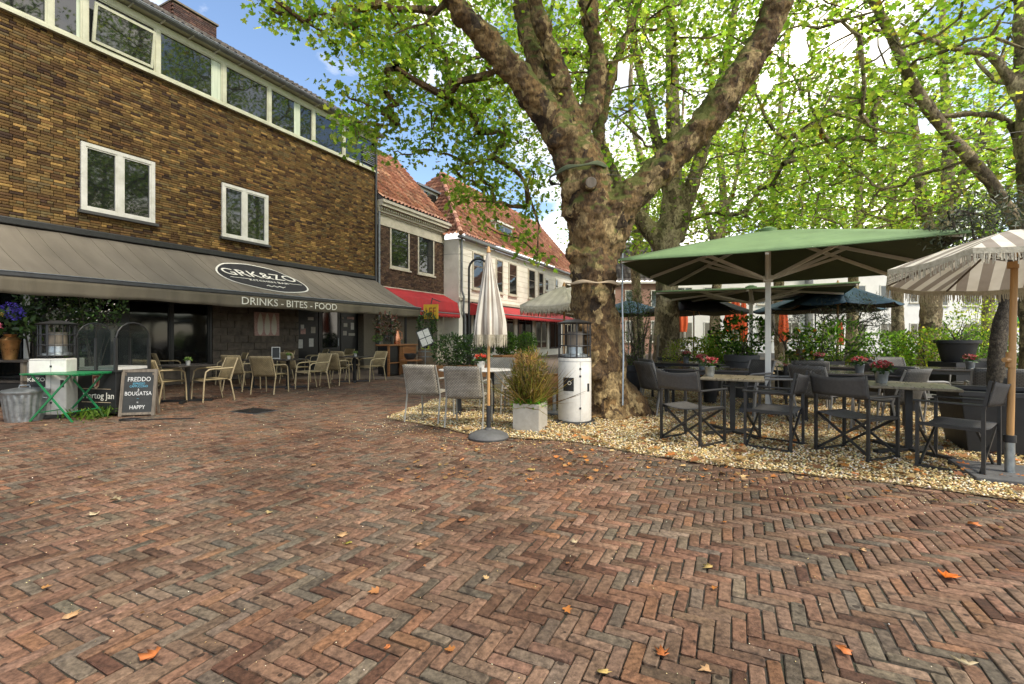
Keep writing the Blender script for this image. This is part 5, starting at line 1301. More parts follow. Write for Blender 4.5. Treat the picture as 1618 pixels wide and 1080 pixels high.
for i, (lab, c, w, l, fl) in enumerate(tabs):
    cafe_table(lab, (*c, .02), R(62), w, l, 'table_white' if i == 6 else 'table_dark', 'dark terrace tables', base='legs')
    if fl: flower_pot('metal flower pot on the ' + lab.replace(' with flowers', '').replace(' with red flowers', '').replace(', farther back', ''), (c[0] - .12 + .1 * i % .3, c[1] - .1, .761), fl, .95)
gw = 'dark grey wicker armchairs on the terrace'
wl_ = [('dark wicker chair with its back to the left beside the tree, front one of two', (2.55, 7.9), (.9, .3)), ('dark wicker chair beside the tree, rear one of two', (2.85, 8.75), (.9, .2)),
      ('dark wicker chair facing left across the table behind the small wooden table', (4.05, 8.15), (-.9, -.3)), ('dark wicker chair right next to the green parasol pole', (3.98, 7.15), (-.85, .4)),
      ('pale-framed wicker chair in front of the parasol pole facing the dark table', (4.55, 6.85), (.85, .4)), ('dark wicker chair behind the flower pot on the near right table', (5.05, 6.35), (-.35, .9)),
      ('dark wicker chair with rounded arms facing right behind the rightmost director chair', (5.85, 6.75), (.9, .25)), ('dark wicker chair behind the one with rounded arms', (6.05, 7.5), (.85, .3)),
      ('wicker chair with light back showing above the rightmost director chair', (6.55, 6.35), (.6, .75)), ('dark wicker chair far side of the long table by the olive trunk', (8.5, 8.6), (-.8, -.4)),
      ('dark wicker chair facing the camera behind the long table by the olive trunk', (7.6, 9.1), (-.1, -.95)), ('dark wicker chair at the far table left of the hedge planter', (3.0, 10.3), (.9, .2)),
      ('light grey chair behind the tree beside the leaning folded furniture', (3.15, 12.6), (.8, -.4)), ('dark wicker chair facing left at the far table under the parasol', (4.5, 10.1), (-.9, -.1)),
      ('dark wicker chair at the back table by the yellow-green hedge', (5.3, 11.9), (-.8, .2)), ('dark wicker chair behind the pole of the second green parasol', (6.6, 9.4), (-.9, .1)),
      ('dark wicker chair in front of the low planter of brownish plants', (6.9, 8.6), (.9, -.1)), ('dark wicker chair facing away at the table beyond the parasol pole', (5.3, 8.35), (.5, .85)), ('dark wicker chair between the far tables under the second green parasol', (5.6, 10.6), (.3, -.9)),
      ('dark wicker chair beside the pale topped table by the orange parasols', (8.7, 13.9), (.9, .2)), ('dark wicker chair on the far side of the pale topped table', (10.2, 14.3), (-.9, .1)), ('dark wicker chair at the right end of the long table by the olive', (8.9, 7.6), (-.9, .2))]
proto = None
for i, (lab, c, f) in enumerate(wl_):
    if proto is None: proto = wicker_chair('wicker_slate', 'frame_slate', lab, (*c, .02), face(*f), gw)
    else: dup(proto, lab, (*c, .02), face(*f), gw)

def market_umbrella(label, c, size, ze, za, rot, hub, top, steel, base=True):
    o = thing('market_parasol', label, 'parasol', (c[0], c[1], 0), rot, 'square green market parasols'); h = size / 2
    V, Fc, C = umbrella_canopy(4, h * math.sqrt(2), ze, za, .03, math.pi / 4, 12)
    npmesh('canopy', V, Fc, top, o, C, smooth=False); sm = o.children[-1].modifiers.new('thickness', 'SOLIDIFY'); sm.thickness = .006
    npmesh('dark_underside', V * np.array([.997, .997, 1]) - np.array([0, 0, .012]), Fc, 'umbrella_green_shaded', o)  # extra layer below the canopy, its shade painted in as darker green
    m = MB()
    for k in range(4):                                   # short valance turned down all round
        a0, a1 = math.pi / 4 + k * math.pi / 2, math.pi / 4 + (k + 1) * math.pi / 2; Rr = h * math.sqrt(2)
        m.grid(lambda a, b: (Rr * (math.cos(a0) * (1 - a) + math.cos(a1) * a) * 1.002, Rr * (math.sin(a0) * (1 - a) + math.sin(a1) * a) * 1.002, ze - .03 * math.sin(math.pi * a) - .025 * b), 16, 2)
    m.build('valance', top, o, smooth=True, thick=.004)
    MB().box((-.045, -.045, 0), (.045, .045, za - .05)).build('pole', steel, o, bevel=.008)
    MB().box((-.075, -.075, hub - .05), (.075, .075, hub + .05)).build('hub', steel, o, bevel=.01)
    MB().lathe([(.13, za - .02), (.14, za + .03), (.05, za + .07)], 16).build('cap', top, o, smooth=True)
    for k in range(8):
        a = k * math.pi / 4; rr = h * (math.sqrt(2) if k % 2 else 1.0)
        # corner ribs (odd) and side ribs (even)
        def P(t): return Vector((math.cos(a) * rr * t, math.sin(a) * rr * t, za + (ze - za) * (t ** 1.12) - (.03 * t if k % 2 == 0 else 0) - .045))
        a_ = a
        MB().bar(P(.03), P(.98), .045, .05).build('rib', steel, o)
        MB().bar((math.cos(a) * .07, math.sin(a) * .07, hub), P(.56), .042, .045).build('strut', steel, o)
    if base:
        MB().box((-.42, -.42, 0.0), (.42, .42, .10)).build('base_plate', 'grey_stone', o, bevel=.01)
    return o
gdir = math.atan2(-.485, .875)
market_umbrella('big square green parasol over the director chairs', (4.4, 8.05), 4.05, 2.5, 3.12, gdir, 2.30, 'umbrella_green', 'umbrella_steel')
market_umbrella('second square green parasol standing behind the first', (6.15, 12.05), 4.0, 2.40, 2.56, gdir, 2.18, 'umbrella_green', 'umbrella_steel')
def small_parasol(label, c, Rr, ze, za, n, top, pole, rot=.3, fr=None, under=None, name='parasol', r=.022, group=None, hubz=None):
    o = thing(name, label, 'parasol', (c[0], c[1], 0), rot, group)
    V, Fc, C = umbrella_canopy(n, Rr, ze, za, .05)
    npmesh('canopy', V, Fc, top, o, C, smooth=True); sm = o.children[-1].modifiers.new('thickness', 'SOLIDIFY'); sm.thickness = .005
    if top == 'umbrella_blue': npmesh('dark_underside', V * np.array([.996, .996, 1]) - np.array([0, 0, .012]), Fc, 'umbrella_black', o)
    MB().tube([(0, 0, 0), (0, 0, za - .01)], r, 10).build('pole', pole, o, smooth=True)
    hz = hubz or (ze + .02)
    for k in range(n):
        a = 2 * math.pi * k / n; P = lambda t: Vector((math.cos(a) * Rr * t, math.sin(a) * Rr * t, za + (ze - za) * (t ** 1.12) - .026))
        MB().bar(P(.02), P(.985), .014, .018).build('rib', pole, o); MB().bar((0, 0, hz), P(.5), .012, .014).build('strut', pole, o)
    MB().lathe([(.05, za - .01), (.035, za + .03), (.02, za + .07), (.006, za + .10)], 10).build('finial', pole, o, smooth=True)
    if fr: fringe(n, Rr * .998, ze, 0, fr).build('fringe', 'fringe_cream', o)
    MB().lathe([(.30, 0), (.30, .05), (.08, .09), (.05, .28)], 18).build('base', 'grey_stone', o, smooth=True)
    return o
small_parasol('black parasol open beneath the second green parasol at the left', (5.9, 15.2), 1.75, 2.08, 2.75, 8, 'umbrella_black', 'wood_pole')
small_parasol('dark blue-topped parasol open to the right of the green parasol pole', (9.2, 14.2), 1.75, 2.1, 2.7, 8, 'umbrella_blue', 'zinc')
small_parasol('dark blue parasol on a wooden pole above the potted olive', (8.35, 12.0), 1.35, 2.10, 2.66, 8, 'umbrella_blue', 'wood_pole')
small_parasol('blue-grey parasol half hidden behind the great tree', (4.6, 18.5), 1.6, 2.2, 2.75, 8, 'umbrella_blue', 'zinc')
small_parasol('cream fringed parasol partly hidden by the great tree trunk', (1.18, 10.6), 1.15, 1.98, 2.45, 6, 'cream_canopy', 'wood_pole', 0.5, .17)
# striped parasol at the right edge
SP = (4.60, 4.30)
sp = thing('striped_parasol', 'grey and cream striped parasol with a long fringe at the right edge', 'parasol', (*SP, 0), 0)
V, Fc, C = umbrella_canopy(8, .98, 1.91, 2.27, .03, R(30))
npmesh('canopy', V, Fc, 'stripe_canopy', sp, C, smooth=False)
fringe(8, .979, 1.91, R(30), .14, .03, .011).build('fringe', 'fringe_cream', sp)
for k in range(8):
    a = R(30) + k * math.pi / 4; P = lambda t: Vector((math.cos(a) * .98 * t, math.sin(a) * .98 * t, 2.27 + (1.91 - 2.27) * (t ** 1.12) - .016))
    MB().bar(P(.02), P(.985), .012, .016).build('rib', 'wood_grey', sp); MB().bar((0, 0, 1.97), P(.4), .008, .010).build('strut', 'wood_grey', sp)
MB().tube([(-.03, 0, .2), (0.02, 0, 2.25)], .026, 14).build('pole', 'wood_pole', sp, smooth=True)
MB().tube([(-.022, 0, 1.02), (-.018, 0, 1.16)], .036, 14).build('pole_joint', 'wood_pole', sp, smooth=True); MB().tube([(-.02, 0, 1.09), (-.11, -.03, 1.09)], .022, 10).build('clamp_knob', 'wood_pole', sp)
MB().lathe([(.04, 1.93), (.04, 1.99)], 12).build('runner', 'wood_pole', sp)
for ch in sp.children:                                   # the canopy hangs slightly tilted on its joint
    if ch.name.split('.')[0] in ('canopy', 'fringe', 'rib', 'strut'): ch.matrix_local = Matrix.Translation((0, 0, 2.0)) @ Matrix.Rotation(R(-6), 4, 'X') @ Matrix.Rotation(R(3), 4, 'Y') @ Matrix.Translation((0, 0, -1.98))
sbm = Matrix.Rotation(R(-28), 4, 'Z')
MB().box((-.36, -.36, 0.003), (.36, .36, .06), sbm).build('base_slab', 'grey_stone', sp, bevel=.008)
MB().tube([(-.03, 0, .06), (-.03, 0, .34)], .036, 14).build('base_tube', 'galvanised', sp, smooth=True); MB().tube([(-.03, 0, .335), (-.03, 0, .40)], .046, 14).build('base_collar', 'black_frame', sp, smooth=True)
# big black planter with olive tree
pl = thing('black_planter', 'tall black square planter holding the olive tree behind the striped parasol', 'planter', (5.55, 5.35, 0), R(-28))
MB().add([(-.36, -.36, .02), (.36, -.36, .02), (.36, .36, .02), (-.36, .36, .02), (-.44, -.44, .66), (.44, -.44, .66), (.44, .44, .66), (-.44, .44, .66)], [(0, 3, 2, 1), (0, 1, 5, 4), (1, 2, 6, 5), (2, 3, 7, 6), (3, 0, 4, 7)]).build('tub', 'planter_black', pl, bevel=.01)
m = MB()
for s in (-1, 1): m.box((-.46, s * .42 - .03, .655), (.46, s * .42 + .03, .70)).box((s * .43 - .03, -.388, .656), (s * .43 + .03, .388, .699))
m.build('rim', 'planter_black', pl); MB().box((-.40, -.40, .58), (.40, .40, .63)).build('soil', 'soil', pl)
def olive(label, base, path, limbs, blobs, size=.075, n=700):
    o = thing('olive_tree', label, 'tree', base)
    L = [([Vector(p[:3]) for p in path], [p[3] for p in path])] + [([Vector(p[:3]) for p in l], [p[3] for p in l]) for l in limbs]
    nd = make_trunk(o, L, 'olive_bark', .03, .03, .015)
    C, Pp = [], []
    for c, r, k in blobs:
        q = ell(k, c, r, .3); C.append(q)
    C = np.concatenate(C); connect(o, nd, C, 'olive_bark', .6, .004, rmax=.02)
    P = np.repeat(C, 14, 0) + RNG.normal(size=(len(C) * 14, 3)) * .085
    leaves('crown', P, RNG.uniform(size * .7, size * 1.3, len(P)), pick(OLIVE, len(P), .25), 'leaf_dark', o, T_LONG, .2)
    return o
olive('olive tree with silvery leaves growing from the tall black planter', (5.55, 5.35, .6), [(0, 0, 0, .10), (-.02, 0, .4, .085), (.03, 0, .8, .075), (.12, 0, 1.15, .07), (.22, .05, 1.5, .055)],
      [[(.1, 0, 1.1, .055), (-.1, .05, 1.45, .035), (-.3, .05, 1.75, .02), (-.5, 0, 1.95, .012)], [(.1, 0, 1.15, .05), (.4, .1, 1.5, .03), (.7, .2, 1.8, .02)]], [((.15, .1, 2.02), (.75, .5, .33), 100), ((-.35, .1, 1.98), (.3, .35, .22), 20)])

# planters and plants of the terrace
def long_planter(label, c, w, rot, plants, h=.5, group='long planters between the tables', mat='planter_black'):
    o = thing('planter_box', label, 'planter', (c[0], c[1], 0), rot, group)
    MB().box((-w / 2, -.22, 0.01), (w / 2, .22, h)).build('box', mat, o, bevel=.01); MB().box((-w / 2 - .02, -.24, h - .04), (w / 2 + .02, .24, h + .012)).build('rim', mat, o)
    for i, (c_, r_, n_, s_, pal, tm, mt) in enumerate(plants): shrub(o, c_, r_, n_ * 3, s_ * .75, pal, tm, mat='leaf', floor=h, name='foliage')
    return o
YG = [(0.16, 0.22, 0.03), (0.22, 0.26, 0.04), (0.11, 0.17, 0.025), (0.28, 0.24, 0.06)]
MG = [(0.09, 0.17, 0.03), (0.13, 0.22, 0.035), (0.06, 0.11, 0.022), (0.18, 0.26, 0.05)]
long_planter('yellow-green hedge planter right of the second plane trunk', (4.75, 11.2), 2.0, R(-8), [((-.5, 0, .85), (.6, .3, .42), 520, .09, YG, T_LONG, 'leaf'), ((.45, 0, .8), (.6, .3, .38), 480, .09, MG, T_OVAL, 'leaf')], .55)
long_planter('planter of leafy green shrubs in front of the dark mottled trunk', (8.75, 10.2), 2.4, R(-12), [((-.6, 0, .95), (.65, .35, .5), 600, .09, MG, T_OVAL, 'leaf'), ((.3, .05, 1.0), (.6, .35, .5), 600, .085, YG, T_OVAL, 'leaf'), ((.95, 0, .8), (.4, .3, .35), 300, .08, MG, T_LONG, 'leaf')], .5)
long_planter('low planter of brownish green plants between the two right-hand tables', (7.0, 10.9), 1.5, R(-5), [((-.3, 0, .72), (.5, .3, .26), 420, .07, MG + [(0.2, 0.13, 0.05)], T_LONG, 'leaf'), ((.4, 0, .72), (.45, .3, .25), 380, .07, YG, T_OVAL, 'leaf')], .5)
long_planter('planter of dark shrubs far right behind the olive trunk', (11.0, 10.6), 1.8, R(-10), [((-.4, 0, .95), (.6, .35, .5), 520, .10, DARKG, T_LONG, 'leaf_dark'), ((.5, 0, .9), (.55, .3, .45), 420, .09, MG, T_OVAL, 'leaf')], .5)
long_planter('planter of shrubs with orange leaves between the olive pots', (6.2, 14.6), 2.2, R(5), [((-.6, 0, .9), (.5, .35, .4), 260, .10, MG, T_OVAL, 'leaf'), ((.5, 0, .95), (.6, .35, .5), 320, .10, MG + [(0.35, 0.12, 0.03)], T_OVAL, 'leaf')], .5)
def round_pot(label, c, r, h, plants, mat='planter_grey', extra=None, stand=0.0):
    o = thing('plant_pot', label, 'plant pot', (c[0], c[1], stand), 0, 'potted plants on the terrace')
    MB().lathe([(r * .66, 0), (r * .7, .02), (r * .92, h * .85), (r * 1.05, h * .86), (r * 1.06, h), (r * .92, h), (r * .88, h * .9)], 26).build('pot', mat, o, smooth=True)
    MB().lathe([(r * .88, h * .9), (.01, h * .91)], 20, capb=False).build('soil', 'soil', o)
    for c_, r_, n_, s_, pal, tm, mt in plants: shrub(o, c_, r_, int(n_ * 1.6), s_ * .75, pal, tm, mat='leaf' if mt == 'leaf_dark' else mt, floor=h * .9)
    return o
round_pot('big grey round pot with a dark leafy plant beside the parasol pole', (4.85, 9.9), .33, .92, [((0, 0, 1.35), (.62, .45, .42), 420, .13, DARKG, T_OVAL, 'leaf_dark')])
round_pot('dark pot with a palm-like green plant near the potted olive', (6.6, 9.9), .34, .8, [((-.1, 0, 1.2), (.45, .35, .4), 160, .2, MG, T_LONG, 'leaf'), ((.35, 0, 1.25), (.5, .35, .42), 170, .22, DARKG, T_LONG, 'leaf_dark'), ((-.45, 0, 1.15), (.3, .3, .35), 110, .14, DARKG + [(0.16, 0.06, 0.02)], T_OVAL, 'leaf_dark')], 'planter_black')
round_pot('dark green square-rimmed pot raised above the right-hand hedge', (8.6, 9.05), .33, .42, [((0, 0, .6), (.4, .3, .25), 160, .1, MG, T_LONG, 'leaf')], 'planter_black', stand=.82)
MB().box((-.3, -.3, -.82), (.3, .3, -.003)).build('stand', 'planter_black', bpy.data.objects[[o.name for o in bpy.data.objects if o.name.startswith('plant_pot')][-1]])
round_pot('black pot with a bushy grey-green plant right behind the great tree', (2.30, 9.3), .3, .75, [((.05, 0, 1.35), (.42, .42, .75), 900, .085, OLIVE + DARKG, T_LONG, 'leaf_dark'), ((.2, 0, 1.95), (.38, .35, .3), 260, .085, OLIVE, T_LONG, 'leaf_dark')], 'planter_black')
round_pot('dark pot with red flowers behind the dark tables', (3.85, 9.1), .16, .5, [((0, 0, .58), (.22, .2, .12), 150, .06, REDS + DARKG, T_OVAL, 'flower')], 'planter_black', stand=0.02)
round_pot('black pot with a rust and green shrub at the far right', (10.9, 9.0), .3, .55, [((0, 0, 1.05), (.5, .4, .5), 420, .1, DARKG + [(0.14, 0.05, 0.03)], T_LONG, 'leaf_dark')], 'planter_black')
OT = (8.05, 11.1)
olive('potted olive tree with a round grey-green crown under the blue parasol', (*OT, .3), [(0, 0, 0, .07), (0, 0, .55, .055), (.02, 0, .8, .05)], [[(0, 0, .75, .045), (-.25, 0, 1.05, .03), (-.45, 0, 1.4, .015)], [(0, 0, .75, .045), (.25, .05, 1.1, .03), (.5, .05, 1.45, .015)]], [((.02, 0, 1.55), (.85, .6, .42), 130)], .07)
round_pot('black tub at the foot of the round-crowned olive tree', OT, .3, .45, [], 'planter_black')
olive('small bare-stemmed olive tree seen beyond the right of the parasol pole', (9.0, 15.4, .2), [(0, 0, 0, .06), (.02, 0, .6, .05), (-.05, 0, .95, .04)], [[(-.05, 0, .9, .035), (-.35, 0, 1.3, .02), (-.5, 0, 1.7, .012)], [(-.03, 0, .9, .035), (.3, .05, 1.3, .02), (.45, .05, 1.6, .012)]], [((-.05, 0, 1.5), (.9, .5, .5), 60)], .08)
for i, (x, y0, y1, d, w, lab) in enumerate(((1078, 458, 524, 20, 10, 'closed orange parasol just right of the second plane trunk'), (1151, 468, 524, 21, 7, 'closed orange parasol with a yellow cap, leftmost of the far cluster'), (1162, 458, 520, 22, 10, 'closed dark orange parasol with a yellow top in the far cluster'), (1175, 466, 540, 21, 7, 'closed orange parasol rightmost of the far cluster'),
                                     (1238, 464, 540, 20, 9, 'tall closed red-orange parasol in front of the white house'), (1328, 508, 545, 21, 6, 'small closed orange parasol left of the potted olive'), (1218, 465, 530, 24, 7, 'closed brownish parasol beside the parasol pole'))):
    p0, p1 = at(x, y0, d), at(x, y1, d); s = d / F
    o = thing('closed_parasol', lab, 'parasol', (p0.x, p0.y, 0), random.random(), 'closed orange parasols beyond the terrace')
    H = p0.z - p1.z; rr = w * s * .9
    m = MB(); m.grid(lambda a, b: ((rr * (.25 + .75 * b ** .7) * (1 - .35 * max(0, b - .75) / .25)) * (1 + .18 * math.sin(a * 6.283 * 6)) * math.cos(a * 6.283), (rr * (.25 + .75 * b ** .7) * (1 - .35 * max(0, b - .75) / .25)) * (1 + .18 * math.sin(a * 6.283 * 6)) * math.sin(a * 6.283), p0.z - H * b), 36, 10)
    m.build('folded_canopy', 'wood_grey' if i == 6 else 'umbrella_orange', o, smooth=True)
    MB().tube([(0, 0, 0), (0, 0, p0.z + .08)], .022, 8).build('pole', 'wood_grey', o); MB().lathe([(.25, 0), (.25, .06), (.05, .1)], 14).build('base', 'grey_stone', o)
    if i in (1, 2): MB().lathe([(rr * .62, p0.z - H * .22), (rr * .3, p0.z + .005), (.02, p0.z + .03)], 14).build('cap', 'yellow_sign', o, smooth=True)
def bush(label, x, d, w, h, pal, n=1500, sz=.11):
    c = at(x, 560, d); o = thing('bush', label, 'bush', (c.x, c.y, 0), 0, 'bushes behind the terrace')
    for k in range(4): shrub(o, (random.uniform(-.5, .5) * w, random.uniform(-.3, .3) * w, h * random.uniform(.42, .7)), (w * random.uniform(.45, .7), w * .5, h * random.uniform(.3, .42)), n // 4, sz, pal, T_OVAL, mat='leaf', floor=.02, stems=7)
YY = [(0.32, 0.36, 0.05), (0.24, 0.30, 0.04), (0.40, 0.40, 0.08)]
bush('bright yellow-green bush behind the olive trunk at right', 1550, 19.0, 1.3, 3.2, YY, 1000); bush('leafy green bush behind the raised dark pot', 1510, 13.5, .8, 1.5, MG, 900); bush('green bush left of the dark mottled trunk', 1418, 15.0, .7, 1.4, MG, 700)
bush('fresh green bush behind the yellow-green hedge planter', 1115, 16.5, .9, 1.7, MG, 900); bush('dark green bush between the orange parasols and the white house', 1290, 18.5, .8, 1.5, DARKG + MG, 700)
rt = cafe_table('red folding table beyond the palm-like potted plant', (9.3, 12.3, .02), R(20), .9, .6, 'red_metal', base='legs', frame='red_metal')
sl = thing('play_slide', 'bright green playground slide far off behind the shrubs at right', 'slide', (24.5, 23.5, 0), R(70))
MB().add([(-.3, 0, 2.3), (.3, 0, 2.3), (.3, -2.6, .9), (-.3, -2.6, .9)], [(0, 1, 2, 3)]).build('chute', 'play_green', sl, thick=.08)
for s in (-1, 1): MB().bar((s * .32, 0, 2.4), (s * .32, -2.6, 1.0), .05, .25).build('side_rail', 'play_green', sl); MB().bar((s * .3, 0.1, 0), (s * .3, 0.0, 2.4), .08, .08).build('post', 'play_green', sl)
lf = thing('folded_furniture', 'folded wooden boards leaning against the second plane tree', 'boards', (3.75, 13.2, 0), 0)
for k in range(3): MB().bar((-.15 + k * .2, -.1, 0.0), (.05 + k * .22, .35, 1.35), .16, .04, (1, 0, 0)).build('board', 'wood_grey', lf)

# ================================================================ centre: round table by the tree
gg = 'pale grey wicker armchairs at the oval table'
wc = wicker_chair('wicker_grey', 'frame_grey', 'left pale grey wicker armchair with its back to the paving at the oval table', (*gnd(681, 664).xy, .02), face(.28, .96), gg)
dup(wc, 'nearer pale grey wicker armchair with its back to the camera by the closed parasol', (-.62, 6.88, .02), face(.18, .98), gg)
dup(wc, 'pale grey wicker armchair on the right side of the oval table, behind the grasses', (.10, 7.85, .02), face(-.95, .1), gg)
dup(wc, 'pale grey wicker armchair on the far side of the oval table, facing the camera', (-.28, 8.9, .02), face(-.2, -.97), gg)
ot = thing('oval_table', 'white oval table with a flower pot beside the closed parasol', 'table', (-.62, 7.95, .01), 0)
MB().lathe([(.02, .715), (.6, .715), (.615, .728), (.61, .742), (.02, .745)], 40, M=Matrix.Diagonal((1.02, .62, 1, 1))).build('tabletop', 'table_white', ot, smooth=True)
for s in (-1, 1): MB().box((s * .28 - .04, -.04, .03), (s * .28 + .04, .04, .714)).build('column', 'black_frame', ot); MB().box((s * .28 - .05, -.25, 0), (s * .28 + .05, .25, .03)).build('foot', 'black_frame', ot)
flower_pot('white pot of orange-red flowers on the oval table', (-.52, 7.85, .757), REDS, 1.0, 'sticker_white')
cp = thing('closed_striped_parasol', 'closed cream and grey parasol on a wooden pole with a round base', 'parasol', gnd(772, 692), .4)
def folds(a, b):
    th = a * 2 * math.pi; k = 8
    r = (.016 + .185 * (b ** .85)) * (1 + .20 * b * math.sin(th * k + .6 * math.sin(th * 2)) + .06 * math.sin(th * 3 + 4 * b)); r *= 1 - .10 * max(0, (b - .82) / .18)
    sw = .02 * b
    return (r * math.cos(th + .25 * b) + sw, r * .92 * math.sin(th + .25 * b), 2.39 - 1.06 * b)
m = MB(); m.grid(folds, 128, 30); V = np.array(m.v); Cc = np.column_stack([np.arctan2(V[:, 1], V[:, 0]) * .37 + 2.0, V[:, 0] * 0, V[:, 0] * 0])
npmesh('folded_canopy', V, np.array(m.f), 'stripe_canopy', cp, Cc, smooth=True)
m = MB()
for i in range(230):
    a = i / 230; p = Vector(folds(a, 1.0)); q = Vector(folds(a + .0026, 1.0)); o_ = Vector((p.x, p.y, 0)).normalized() * random.uniform(-.02, .012); dd = Vector((0, 0, -random.uniform(.11, .17)))
    m.add([p, q, q + o_ + dd, p + o_ + dd], [(0, 1, 2, 3)])
m.build('fringe', 'fringe_cream', cp)
m = MB(); m.grid(lambda a, b: tuple(Vector(folds(a, .80 + .2 * b)) * 1.0 + Vector((Vector(folds(a, .9)).x, Vector(folds(a, .9)).y, 0)).normalized() * .008), 128, 3)
MB().tube([(0, 0, .32), (0, 0, 2.42)], .019, 12).build('pole', 'wood_pole', cp, smooth=True); MB().lathe([(.03, 2.385), (.02, 2.43), (.012, 2.46)], 10).build('finial', 'wood_pole', cp, smooth=True)
MB().tube([(0, 0, .07), (0, 0, .42)], .030, 14).build('base_tube', 'black_frame', cp, smooth=True)
MB().lathe([(.255, 0.004), (.262, .025), (.25, .05), (.18, .085), (.10, .105), (.05, .11), (.04, .14), (.032, .14)], 36).build('base', 'grey_stone', cp, smooth=True)
cq = thing('concrete_planter', 'square concrete planter of dry grasses beside the closed parasol', 'planter', (*gnd(838, 679).xy, 0), R(-22))
for nm, a, b in (('front', (-.19, -.19), (.19, -.16)), ('back', (-.19, .16), (.19, .19)), ('left', (-.19, -.159), (-.16, .159)), ('right', (.16, -.159), (.19, .159))): MB().box((*a, 0.005), (*b, .385)).build('side_wall', 'concrete', cq, bevel=.004)
MB().box((-.165, -.165, .02), (.165, .165, .35)).build('soil', 'soil', cq)
DRY = [(0.24, 0.15, 0.07), (0.34, 0.24, 0.13), (0.15, 0.095, 0.04), (0.19, 0.16, 0.06), (0.12, 0.11, 0.035)]
blades(cq, (0, 0, .34), 380, .80, .085, DRY, 'dry_grass', .17, .2)
shrub(cq, (0, 0, .80), (.25, .25, .34), 1500, .062, DRY + [(0.36, 0.24, 0.15), (0.13, 0.15, 0.04)], T_LONG, .1, 'leaf', .1, 'seed_heads', stems=30, floor=.34)
shrub(cq, (-.05, 0, .58), (.27, .25, .20), 500, .07, [(0.12, 0.15, 0.04), (0.18, 0.16, 0.05), (0.10, 0.11, 0.03)], T_LONG, .1, 'leaf', .1, 'grass_leaves', stems=0)
leaves('ground_cover', np.column_stack([RNG.uniform(-.2, .2, 420), RNG.uniform(-.2, .2, 420), RNG.uniform(.34, .44, 420)]), RNG.uniform(.035, .07, 420), pick([(0.10, 0.24, 0.03), (0.14, 0.30, 0.04)], 420, .2), 'leaf', cq, T_OVAL, .4)
def heater(label, loc, rz, logo, round_=True):
    o = thing('patio_heater', label, 'heater', loc, rz, 'white patio heaters')
    MB().lathe([(.33, 0.0), (.335, .02), (.30, .045), (.25, .05)], 32).build('base_ring', 'black_frame', o, smooth=True)
    if round_: MB().lathe([(.248, .051), (.25, .08), (.25, .95), (.245, .985)], 40).build('body', 'heater_white', o, smooth=True)
    else: MB().box((-.25, -.24, .05), (.25, .24, .95)).build('body', 'heater_white', o, bevel=.02)
    MB().lathe([(.18, .99), (.2, 1.0), (.2, 1.03), (.13, 1.05), (.12, 1.15)], 20).build('burner', 'galvanised', o, smooth=True)
    MB().lathe([(.11, 1.10), (.12, 1.16), (.12, 1.38)], 20).build('glow_screen', 'wood_grey', o, smooth=True)
    for k in range(4):
        z = 1.0 + k * .17
        MB().tube([(.238 * math.cos(t), .238 * math.sin(t), z) for t in np.linspace(0, 2 * math.pi, 33)], .008, 5).build('cage_ring', 'black_frame', o)
    for k in range(16):
        t = 2 * math.pi * k / 16; MB().bar((.236 * math.cos(t), .236 * math.sin(t), .98), (.236 * math.cos(t), .236 * math.sin(t), 1.5), .008 if k % 4 else .026, .008).build('cage_bar', 'black_frame', o)
    MB().lathe([(.26, 1.50), (.27, 1.515), (.10, 1.56), (.02, 1.57)], 30).build('hood', 'black_frame', o, smooth=True)
    yb = -.2525 if round_ else -.2425
    def onb(x, z, w, h, mat, nm, eps=0.0):
        m = MB()
        if round_: m.grid(lambda a, b: ((.2515 + eps) * math.sin((x + w * (a - .5)) / .25), -(.2515 + eps) * math.cos((x + w * (a - .5)) / .25), z + h * (b - .5)), 10, 1)
        else: m.box((x - w / 2, yb - eps - .001, z - h / 2), (x + w / 2, yb - eps, z + h / 2))
        m.build(nm, mat, o)
    lx = -.13 if round_ else -.14
    onb(lx, .60, .17 if round_ else .24, .20, 'logo_black', 'logo_panel'); onb(lx, .47, .15, .05, 'sticker_white', 'label_strip', .001)
    if not round_:
        textmesh('logo_text', 'K&ZO', .085, 'lettering', o, Matrix.Translation((lx, yb - .004, .62)) @ Matrix.Rotation(R(90), 4, 'X'), .001)
        textmesh('web_text', 'KENZO.NL', .05, 'logo_black', o, Matrix.Translation((lx, yb - .004, .47)) @ Matrix.Rotation(R(90), 4, 'X'), .001)
    else: textmesh('logo_text', 'O', .08, 'lettering', o, Matrix.Translation((-.11, -.246, .62)) @ Matrix.Rotation(R(-24), 4, 'Z') @ Matrix.Rotation(R(90), 4, 'X'), .001)
    for z in (.25, .72, .83): onb(.05, z, .03, .03, 'black_frame', 'latch', .002)
    onb(.05, .5, .004, .86, 'zinc', 'door_seam', .0012); onb(.2, .55, .05, .12, 'logo_black', 'side_logo', .001); onb(0, .935, .5 if not round_ else .7, .006, 'zinc', 'rim_seam', .0012)
    return o
heater('white round patio heater standing against the great tree', gnd(908, 667), 0.0, 1)
ub = thing('parasol_stand', 'empty round parasol stand with a steel tube beside the patio heater', 'parasol stand', gnd(876, 656))
MB().lathe([(.20, 0.005), (.20, .05), (.17, .06), (.05, .065)], 28).build('disc', 'grey_stone', ub, smooth=True); MB().tube([(0, 0, .06), (0, 0, .40)], .032, 14).build('tube', 'galvanised', ub, smooth=True); MB().lathe([(.045, .39), (.045, .46)], 14).build('collar', 'black_frame', ub)
cj = thing('clay_jar', 'ochre clay jar standing behind the empty parasol stand', 'jar', (*gnd(871, 640).xy, 0))
MB().lathe([(.12, 0), (.2, .12), (.235, .3), (.2, .47), (.12, .56), (.13, .6), (.11, .6)], 24).build('jar_body', 'copper', cj, smooth=True)
cj.children[0].data.materials[0] = MATS['wood_planter']

